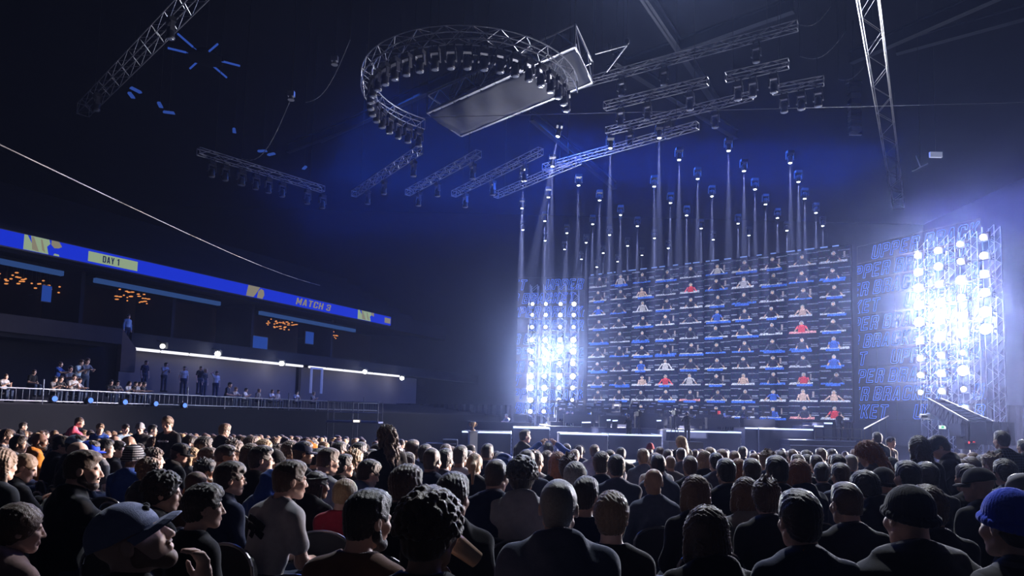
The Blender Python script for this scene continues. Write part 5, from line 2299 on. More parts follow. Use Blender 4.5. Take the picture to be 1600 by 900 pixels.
def plaid(name, c1, c2, sc=9.0):
    m = bpy.data.materials.new('cloth_' + name)
    m.use_nodes = True
    nt = m.node_tree
    b = nt.nodes['Principled BSDF']
    b.inputs['Roughness'].default_value = .85
    tc = nt.nodes.new('ShaderNodeTexCoord')
    mx = None
    fac = []
    for ax in ('X', 'Z'):
        w = nt.nodes.new('ShaderNodeTexWave')
        w.bands_direction = ax
        w.inputs['Scale'].default_value = sc
        nt.links.new(tc.outputs['Object'], w.inputs['Vector'])
        fac.append(w.outputs['Fac'])
    mt = nt.nodes.new('ShaderNodeMath')
    mt.operation = 'MAXIMUM'
    nt.links.new(fac[0], mt.inputs[0])
    nt.links.new(fac[1], mt.inputs[1])
    rp = nt.nodes.new('ShaderNodeValToRGB')
    rp.color_ramp.elements[0].color = (*c1, 1)
    rp.color_ramp.elements[0].position = .82
    rp.color_ramp.elements[1].color = (*c2, 1)
    rp.color_ramp.elements[1].position = .95
    nt.links.new(mt.outputs[0], rp.inputs[0])
    nt.links.new(rp.outputs[0], b.inputs['Base Color'])
    return m


CM['plaid'] = plaid('plaid', (.012, .013, .02), (.10, .11, .14))
CM['plaid_big'] = plaid('plaid_big', (.02, .02, .028), (.09, .09, .11), 4.0)


def striped(name, c1, c2, sc):
    m = plaid(name, c1, c2, sc)
    nt = m.node_tree
    for n in nt.nodes:
        if n.type == 'TEX_WAVE':
            n.bands_direction = 'Z'
    return m


CM['stripes'] = striped('stripes', (.03, .03, .04), (.5, .5, .55), 14)
frame_black = mat('spectacle_black', (.01, .01, .01), .3)


def person(label, loc, rz, scale=1.0, pose=None, skin=0, hair=('short', 'dark'), top=('tee', 'black'), legs='jeans', hat=None, extra=(), female=False, fine=True, group=None, hat_tilt=0.0):
    p = pose or Pose()
    t = thing('person', label, 'person', loc, rz, group, scale)
    b = link('body', body_mesh(p, SK[skin], female, fine), t)
    link('trousers', pants_mesh(p, CM[legs]), t)
    for me in shoes_mesh(p, CM['charcoal']):
        link('shoe', me, t)
    tn = {'tee': 't_shirt', 'shirt': 'shirt', 'hoodie': 'hoodie', 'jacket': 'jacket', 'puffer': 'puffer_jacket', 'hoodup': 'hoodie'}[top[0]]
    link(tn, top_mesh(p, top[0], CM[top[1]], fine), t)
    hr = Matrix(p.HR.tolist()).to_euler()
    hl = tuple(float(v) for v in p.hc)

    def on_head(n, me, parent=t):
        return link(n, me, parent, hl, hr)

    if hair:
        on_head('hair', hair_mesh(hair[0], HM[hair[1]]))
    if hat:
        if hat[0] == 'cap':
            c, br = cap_mesh(CM[hat[1]], CM[hat[1]])
            k = on_head('cap', c)
            if hat_tilt:
                k.rotation_euler = (Matrix(p.HR.tolist()) @ Matrix.Rotation(hat_tilt, 3, 'X')).to_euler()
            link('brim', br, k)
            if len(hat) > 2:
                mb = MB()
                mb.ball((0.012, .085, .072), (.016, .012, .013), 8, 5)
                mb.ball((-.012, .086, .078), (.013, .012, .011), 8, 5)
                link('emblem', mb.mesh('emblem', CM['black'], True), k)
        elif hat[0] == 'beanie':
            on_head('beanie', beanie_mesh(CM[hat[1]], .012 if len(hat) > 2 else 0.0))
        elif hat[0] == 'hood':
            on_head('hood', hood_mesh(CM[hat[1]]))
    for e in extra:
        if e == 'glasses':
            on_head('glasses', glasses_mesh(frame_black))
        elif e == 'beard':
            on_head('beard', beard_mesh(HM[hair[1] if hair else 'dark']))
        elif e == 'stubble':
            on_head('stubble', beard_mesh(HM['stubble'], False))
        elif e == 'headphones':
            on_head('headphones', headphone_mesh(black_plastic))
        elif e == 'back_print':
            mb = MB()
            rq = random.Random(3)
            me = None
            s = p.C - p.fw * .128
            for k in range(11):
                q = s + np.array((-.045 + .024 * (k % 5) + rq.uniform(-.01, .01), -.006, .06 - .05 * (k // 5) - .012 * (k % 5)))
                mb.box(q, (.032, .010, .04), Euler((0, .5, 0)).to_matrix())
            mb.build('back_print', CM['black'], t)
        elif e == 'chest_print':
            mb = MB()
            s = p.C + p.fw * .137 + p.up * .04
            for k in range(7):
                mb.box(s + np.array((-.09 + .03 * k, 0, 0)), (.02, .014, .035 if k % 2 else .025))
            mb.build('chest_print', CM['white'], t)
    return t
# ------------------------------------------------------------------ stackable chairs
def chair_meshes():
    seat = MB()
    seat.hexa([(-.22, -.20, .42), (.22, -.20, .42), (.23, .24, .43), (-.23, .24, .43), (-.21, -.19, .48), (.21, -.19, .48), (.22, .23, .49), (-.22, .23, .49)])
    n = 13
    ring = []
    for i in range(n):
        a = math.pi * i / (n - 1)
        ring.append((.225 * math.cos(a) * (1.0 if abs(math.cos(a)) < .98 else 1.0), .66 + .20 * math.sin(a) ** .6))
    poly = [(.225, .54)] + ring + [(-.225, .54)]
    back = MB()
    vs = []
    for (x, z) in poly:
        y = -.225 - .10 * (z - .5) + .25 * x * x * -1 + .03
        vs.append((x, y, z))
    m = len(vs)
    back.add(vs + [(x * .97, y + .045, z - (.01 if z > .6 else -.01)) for (x, y, z) in vs], [tuple(range(m)), tuple(range(2 * m - 1, m - 1, -1))] + [(i, m + i, m + (i + 1) % m, (i + 1) % m) for i in range(m)])
    fr = MB()
    pts = [Vector((.232, -.17, .44))] + [Vector((x * 1.03, y - .008, z + .008)) for (x, y, z) in vs] + [Vector((-.232, -.17, .44))]
    fr.path(pts, .011, n=6)
    fr.path([Vector((-.22, -.18, .42)), Vector((-.22, .2, .42)), Vector((.22, .2, .42)), Vector((.22, -.18, .42)), Vector((-.22, -.18, .42))], .011, n=6)
    legs = []
    for sx in (-1, 1):
        for sy in (-1, 1):
            l = MB()
            l.tube((sx * .22, .19 if sy > 0 else -.17, .43), (sx * .245, .23 if sy > 0 else -.24, 0.012), .012, n=7)
            l.tube((sx * .245, .23 if sy > 0 else -.24, 0.018), (sx * .245, .23 if sy > 0 else -.24, 0), .015, n=7)
            legs.append(l.mesh('leg', chair_metal))
    return seat.mesh('seat', chair_cloth), back.mesh('backrest', chair_cloth), fr.mesh('frame', chair_metal), legs


chair_cloth = mat('chair_fabric', (.012, .012, .015), .75, sheen=.2)
chair_metal = mat('chair_tube', (.28, .28, .31), .32, .85)
CH = chair_meshes()
ch0 = None
CHAIR_N = [0]


def chair(loc, rz, label, group):
    global ch0
    if ch0 is None:
        ch0 = thing('stacking_chair', label, 'chair', loc, rz, group)
        link('seat', CH[0], ch0)
        link('backrest', CH[1], ch0)
        link('frame', CH[2], ch0)
        for l in CH[3]:
            link('leg', l, ch0)
        return ch0
    o = dup(ch0, loc, (0, 0, rz), label)
    if group:
        o['group'] = group
    elif 'group' in o:
        del o['group']
    return o


# ------------------------------------------------------------------ the audience
PLACED = []          # (x, y)
HEROES = []          # (px, py, short name, x, y)
STAND_H = None


def place(px, py, d, turn, p, smin, smax):
    """root position and size of a figure whose head top is seen at (px, py) about d metres away, standing on the sloping floor"""
    hl = p.hc + np.array((0, 0, .128))
    best = None
    for k in range(60):
        dd = d * (1 + .012 * ((k + 1) // 2) * (1 if k % 2 else -1))
        w = P(px, py, dd)
        s = (w.z - floor_z(w.y)) / hl[2]
        e = 0 if smin <= s <= smax else min(abs(s - smin), abs(s - smax))
        if best is None or e < best[0] - 1e-6:
            best = (e, w, s)
        if e == 0:
            break
    e, w, s = best
    s = min(max(s, smin), smax)
    c, sn = math.cos(-turn), math.sin(-turn)
    ox, oy = hl[0] * s, hl[1] * s
    root = Vector((w.x - (c * ox - sn * oy), w.y - (sn * ox + c * oy), 0))
    root.z = floor_z(root.y)
    return root, s


def fig(px, py, d, turn, yaw, pitch, hair, top, label, short=None, stand=False, lean=7, arms='lap', skin=0, hat=None, extra=(), female=False, slim=1.0, smin=.92, smax=1.1, legs='jeans', seat=True, hat_tilt=0.0, group=None):
    fine = d < 7.5
    if not fine:
        yaw = round(yaw / 15) * 15
        pitch = round(pitch / 10) * 10
    if stand:
        lean = min(lean, 30) if lean != 7 else 3
        arms = 'side' if arms == 'lap' else arms
    p = Pose(stand, lean, arms, yaw, pitch, slim)
    tr = R(turn)
    root, s = place(px, py, d, tr, p, smin, smax)
    if d > 5.5:
        for k in range(1, 14):
            if all((root.x - a) ** 2 + (root.y - b) ** 2 > .30 for a, b in PLACED):
                break
            root, s = place(px, py, d * (1 + .025 * ((k + 1) // 2) * (1 if k % 2 else -1)), tr, p, smin - .03, smax + .03)
    t = person(label, root, -tr, s, p, skin, hair, top, legs, hat, extra, female, fine, group, hat_tilt)
    PLACED.append((root.x, root.y))
    HEROES.append((px, py, short, root.x, root.y))
    if seat and not stand and root.y < 9.5:
        near = root.y < 4.6
        CHAIR_N[0] += 1
        lab = ('black stacking chair under the ' + short) if short and near else 'black stacking chair with a rounded back, filled by a seated visitor'
        chair(root, -tr, lab, None if (short and near) else 'occupied chairs in the audience')
    return t


S_, J_, H_, T_ = 'shirt', 'jacket', 'hoodie', 'tee'
# ---- front rows, left to right
fig(214, 785, 2.3, 34, 36, 27, None, (J_, 'charcoal'), 'man in a grey blue baseball cap looking up, hand raised to his chin', 'man in the grey blue cap', arms=('lap', 'chin'), hat=('cap', 'cap_blue', 1), extra=('stubble',), hat_tilt=R(8))
fig(35, 790, 3.3, 25, 26, -4, ('bowl', 'brown'), (H_, 'mauve'), 'boy with brown bowl hair in a mauve hooded top, bottom corner', 'boy in the mauve hooded top', smin=.86)
fig(578, 768, 3.0, 18, 22, -4, ('short', 'black'), (T_, 'brown'), 'large bearded man with short black hair in a dark brown t-shirt', 'bearded man in brown', extra=('beard',), slim=1.12)
n22 = fig(676, 777, 2.5, 8, 18, 0, ('afro', 'brown'), (T_, 'charcoal'), 'person with a big ball of brown curls drinking from a cup', 'curly-haired drinker', skin=1, arms=('lap', 'chin'), extra=('glasses',))
fig(874, 749, 3.15, 2, 8, -2, ('buzz', 'grey'), (H_, 'slate'), 'broad man with cropped grey hair in a slate blue hooded jacket', 'cropped man in slate blue', slim=1.15, extra=('glasses',))
a3 = fig(956, 773, 3.6, 4, 6, -4, ('medium', 'light'), (T_, 'black'), 'youth with tousled light brown hair in a black jersey with red sleeves', 'youth with red sleeves', smin=.86)
fig(1103, 796, 3.15, -2, -4, -8, ('bob', 'brown'), (H_, 'black'), 'person with chin-length brown hair in a black hooded jacket, low in the front', 'brown-haired person low in front', smin=.82, female=True)
d4 = fig(1248, 769, 3.1, -4, 2, -2, ('short', 'dark'), (J_, 'navy'), 'man with round dark hair in a navy jacket with blue edges and tan collar', 'man in the blue-edged jacket')
fig(1417, 764, 3.1, -6, 0, -4, None, ('puffer', 'charcoal'), 'man in a dark knitted hat and padded charcoal jacket, ears showing', 'man in the dark knitted hat', hat=('beanie', 'charcoal'), slim=1.1)
fig(1573, 774, 2.9, -6, -6, -4, ('buzz', 'dark'), (S_, 'plaid_big'), 'person in a bright blue knitted hat and dark checked jacket', 'person in the bright blue hat', hat=('beanie', 'brightblue', 1))
fig(1448, 763, 4.0, -4, 2, -6, ('medium', 'brown'), (J_, 'black'), 'brown-haired person half hidden behind the man in the dark knitted hat')
# ---- second depth, left to right
fig(133, 705, 4.8, 38, 28, -2, ('fade', 'brown'), (J_, 'black'), 'bearded man in profile, sides shaved, black jacket, reaching forward', 'bearded man in profile', arms='reach', extra=('beard',))
fig(258, 740, 4.35, 38, 28, -4, ('curly', 'dark'), (H_, 'black'), 'person with a dark mop of curls right above the grey blue cap', 'dark mop of curls')
fig(322, 760, 3.9, 34, 26, 0, ('medium', 'dark'), (T_, 'black'), 'young man in profile in a black t-shirt right of the grey blue cap', 'young man in profile')
fig(362, 724, 5.3, 34, 28, 0, ('fringe', 'dark'), (J_, 'navy'), 'man in glasses and navy jacket in profile behind the young man', 'man in glasses and navy', extra=('glasses',))
fig(40, 710, 6.3, 26, 34, -22, ('ponytail', 'light'), (J_, 'black'), 'woman with light brown ponytail in black, looking down at her phone', 'woman with the ponytail', arms='phone', female=True)
fig(6, 702, 6.2, 10, 10, -6, ('long', 'light'), (T_, 'charcoal'), 'person with long fair hair cut off by the picture edge', 'fair-haired person at the edge', female=True)
fig(456, 722, 4.8, 30, 24, -2, ('short', 'brown'), (T_, 'lightgrey'), 'man in a pale grey t-shirt with a dark print on the back', 'man with the printed back', lean=18, extra=('back_print',))
fig(497, 737, 5.9, 26, 26, -2, ('braids', 'black'), (H_, 'black'), 'youth with black braids in a black hooded top', 'youth with braids', skin=2, smin=.88)
fig(541, 751, 5.4, 10, 20, -10, ('bowl', 'blond'), (T_, 'red'), 'blond child in a red t-shirt behind the bearded man in brown', 'blond child', smin=.74, smax=.95)
fig(577, 720, 6.4, 34, 18, -18, ('short', 'dark'), (J_, 'denim'), 'man in a pale denim jacket leaning forward and looking down', 'man in pale denim', lean=20)
fig(427, 738, 5.6, 30, 10, -25, ('short', 'dark'), ('hoodup', 'blue'), 'hooded person in blue left of the man with the printed back', 'hooded person in blue', hat=('hood', 'blue'))
fig(637, 730, 4.5, 18, 24, -2, ('medium', 'brown'), (J_, 'black'), 'brown-haired man in a black jacket behind the big curls, face turned aside', 'brown-haired man in black')
fig(709, 741, 3.75, 4, 16, -4, ('short', 'dark'), (H_, 'black'), 'man with thick dark hair and an ear lit, right behind the big curls', 'thick dark hair')
fig(777, 718, 5.3, 4, 22, -10, ('buzz', 'brown'), (J_, 'navy'), 'man with cropped brown hair in a dark pullover, head bowed aside', 'cropped man with bowed head', slim=1.1)
fig(817, 720, 5.2, 2, 10, -2, ('afro', 'dark'), (H_, 'lightgrey'), 'man with tall dark hair in a pale grey hooded top', 'man in the pale grey hood', skin=1)
fig(916, 747, 4.55, 6, 22, -4, ('short', 'dark'), (T_, 'navy'), 'dark-haired man in navy just behind the slate blue jacket', 'man in navy')
fig(1021, 732, 6.1, 0, 0, -2, None, (S_, 'slate'), 'bald man in a slate blue shirt with lit shoulders', 'bald man in slate', skin=1)
fig(1086, 746, 5.0, -2, -4, -4, ('bob', 'light'), (J_, 'black'), 'person with fair fringed hair glowing at the edge, black jacket', 'fair glowing hair', female=True)
fig(1164, 749, 5.2, -2, 2, -2, ('bob', 'brown'), (S_, 'grey'), 'person with brown bobbed hair in a grey shirt', 'brown bob in grey', female=True)
fig(1197, 752, 4.75, -4, 14, -2, ('messy', 'brown'), (J_, 'black'), 'man with messy brown hair at the shoulder of the grey shirt', 'messy brown hair')
fig(1321, 756, 4.2, -4, 0, -2, ('fade', 'brown'), (J_, 'black'), 'young man with short brown hair and red-lit ears in a black jacket', 'young man with red-lit ears')
fig(1352, 740, 5.5, -10, 0, -24, ('medium', 'black'), (H_, 'black'), 'person bent forward in a black hooded top with a faint back print', 'bent person in black', lean=22, extra=('back_print',))
fig(1378, 733, 6.2, -4, 0, -4, None, (H_, 'charcoal'), 'person in a close dark hat left of two dark heads', 'close dark hat', hat=('beanie', 'black'))
fig(1417, 722, 5.3, -4, -6, -2, ('short', 'black'), (S_, 'charcoal'), 'round dark head with a pale collar above the dark knitted hat', 'round dark head', smin=.95)
fig(1447, 724, 5.7, -4, 0, -2, ('short', 'black'), (J_, 'black'), 'dark-haired person in a creased black jacket right of the round dark head', 'creased black jacket')
fig(1526, 733, 5.5, -8, -24, -4, None, (J_, 'black'), 'person in a dark cap turning left, black jacket', 'dark cap turning left', hat=('cap', 'black'))
fig(1569, 720, 6.6, -6, 0, -2, ('medium', 'dark'), (S_, 'slate'), 'dark-haired man in a slate shirt above the bright blue hat', 'dark hair in slate shirt', slim=1.1)
fig(1596, 743, 5.4, -6, 0, -4, ('short', 'dark'), ('hoodup', 'grey'), 'person in a raised grey hood at the picture edge', 'raised grey hood', hat=('hood', 'grey'))
# ---- standing visitors
fig(262, 651, 12.3, 190, -16, -14, ('medium', 'light'), (T_, 'black'), 'standing young man in a printed black t-shirt facing back', 'standing man facing back', stand=True, extra=('chest_print',))
fig(352, 663, 13, 24, 10, -6, ('medium', 'light'), (J_, 'black'), 'standing fair-haired man in a black jacket, seen from behind', 'standing fair-haired man', stand=True)
fig(125, 652, 18, 60, 10, -12, ('buzz', 'brown'), (T_, 'pink'), 'standing man in a pink t-shirt bending forward', 'man in pink', stand=True, lean=24, arms='reach')
fig(157, 662, 16.5, 150, -20, -10, ('medium', 'light'), (T_, 'blue'), 'standing person in a blue shirt facing the viewer', 'person in blue facing back', stand=True, arms='phone')
fig(37, 660, 20, 60, 0, -4, ('short', 'dark'), (J_, 'black'), 'small standing person in black far back on the left', 'small standing person', stand=True)
fig(219, 661, 15, 170, 0, -6, None, (J_, 'charcoal'), 'standing person in a pale grey knitted hat', 'pale grey knitted hat', stand=True, hat=('beanie', 'lightgrey'))
fig(239, 664, 15.2, 60, 10, 0, ('short', 'black'), (T_, 'paleblue'), 'standing dark-haired person in pale blue beside the pale grey hat', 'pale blue stander', stand=True)
fig(197, 663, 17, 120, 0, -10, ('short', 'dark'), (T_, 'paleblue'), 'standing person in pale blue left of the pale grey hat', None, stand=True)
fig(603, 666, 7.5, -30, -20, -12, ('longwavy', 'brown'), (T_, 'black'), 'standing woman with long wavy brown hair in black, before the scaffold', 'woman with wavy hair', stand=True, female=True)
fig(821, 672, 13, 55, 10, -2, ('short', 'black'), (J_, 'charcoal'), 'standing man in a dark suit before the stage, facing sideways', 'man in the dark suit', stand=True)
fig(1354, 692, 6.3, -30, -10, -28, ('longwavy', 'ginger'), (T_, 'grey'), 'standing woman with long curly auburn hair bending down', 'woman with auburn curls', stand=True, lean=16, female=True, smin=.86)
fig(1434, 682, 6.6, -4, 0, -2, ('long', 'dark'), (J_, 'black'), 'standing woman with long straight dark hair, seen from behind', 'woman with straight hair', stand=True, female=True, smin=.88)
fig(1466, 682, 8, -55, -10, -28, ('short', 'dark'), (J_, 'black'), 'standing man in a cap looking down at his phone', 'man in a cap looking down', stand=True, lean=12, arms='phone', hat=('cap', 'black'), smin=.88)
fig(1564, 674, 10, -4, 0, -2, ('short', 'dark'), (S_, 'plaid'), 'standing man in a checked shirt, seen from behind before the crane', 'man in the checked shirt', stand=True, slim=1.15)
fig(1370, 676, 15, -4, 0, -4, ('short', 'dark'), (J_, 'charcoal'), 'standing man in dark clothes near the sloping stair rail', 'man by the stair rail', stand=True)
fig(1392, 683, 16, 160, 0, -4, ('short', 'dark'), (T_, 'lightgrey'), 'standing person in a pale printed t-shirt beside the stair rail', 'pale printed t-shirt', stand=True, extra=('back_print',), smin=.88)
fig(1063, 682, 14, -20, -20, -6, ('long', 'blond'), (J_, 'black'), 'standing woman with long fair hair before the stage', 'fair woman by the stage', stand=True, female=True, smin=.88)
fig(1598, 688, 13, -10, 0, -4, ('short', 'dark'), (J_, 'black'), 'standing dark figure at the picture edge behind the checked shirt', None, stand=True, smin=.88)
# ---- middle rows: px, py, d, turn, yaw, hair, top, hat/other
HD = {'black': 'black', 'dark': 'dark', 'brown': 'brown', 'light': 'light brown', 'blond': 'blond', 'ginger': 'ginger', 'grey': 'grey', 'pale': 'pale'}
TN = {'tee': 't-shirt', 'shirt': 'shirt', 'hoodie': 'hooded top', 'jacket': 'jacket', 'puffer': 'padded jacket', 'hoodup': 'raised hood'}
SN = {'buzz': 'cropped', 'short': 'short', 'fade': 'side-shaved', 'medium': 'thick', 'messy': 'messy', 'curly': 'curly', 'afro': 'bushy', 'long': 'long', 'longwavy': 'long wavy', 'ponytail': 'tied', 'bun': 'pinned-up', 'braids': 'braided', 'bob': 'bobbed', 'fringe': 'fringed', 'bowl': 'round-cut'}
CNAME = {'lightgrey': 'pale grey', 'paleblue': 'pale blue', 'brightblue': 'bright blue', 'plaid': 'checked', 'plaid_big': 'checked', 'cap_blue': 'grey blue'}
USED = set()


def side_label(px, py, hair, top, hat):
    """words that say which one: looks, then where it sits beside the nearest well-known neighbour"""
    if hat:
        look = 'person in a %s %s and %s %s' % (CNAME.get(hat[1], hat[1]), {'cap': 'cap', 'beanie': 'knitted hat', 'hood': 'hood'}[hat[0]], CNAME.get(top[1], top[1]), TN[top[0]])
    elif hair is None:
        look = 'bald person in a %s %s' % (CNAME.get(top[1], top[1]), TN[top[0]])
    else:
        look = '%s %s-haired person in %s %s' % (SN[hair[0]], HD[hair[1]].replace(' ', '-'), CNAME.get(top[1], top[1]), TN[top[0]])
    c = sorted((h for h in HEROES if h[2]), key=lambda h: abs(h[0] - px) + 1.2 * abs(h[1] - py))
    for h in c[:14]:
        dx, dy = px - h[0], py - h[1]
        if abs(dx) > abs(dy) * 1.6:
            r = 'to the right of' if dx > 0 else 'to the left of'
        elif dy < 0:
            r = 'just behind' if abs(dx) < 12 else ('behind, rightwards of' if dx > 0 else 'behind, leftwards of')
        else:
            r = 'just in front of' if abs(dx) < 12 else ('in front, rightwards of' if dx > 0 else 'in front, leftwards of')
        lab = look + ' ' + r + ' the ' + h[2]
        if lab not in USED and len(lab.split()) <= 16:
            USED.add(lab)
            return lab
    USED.add(look)
    return look


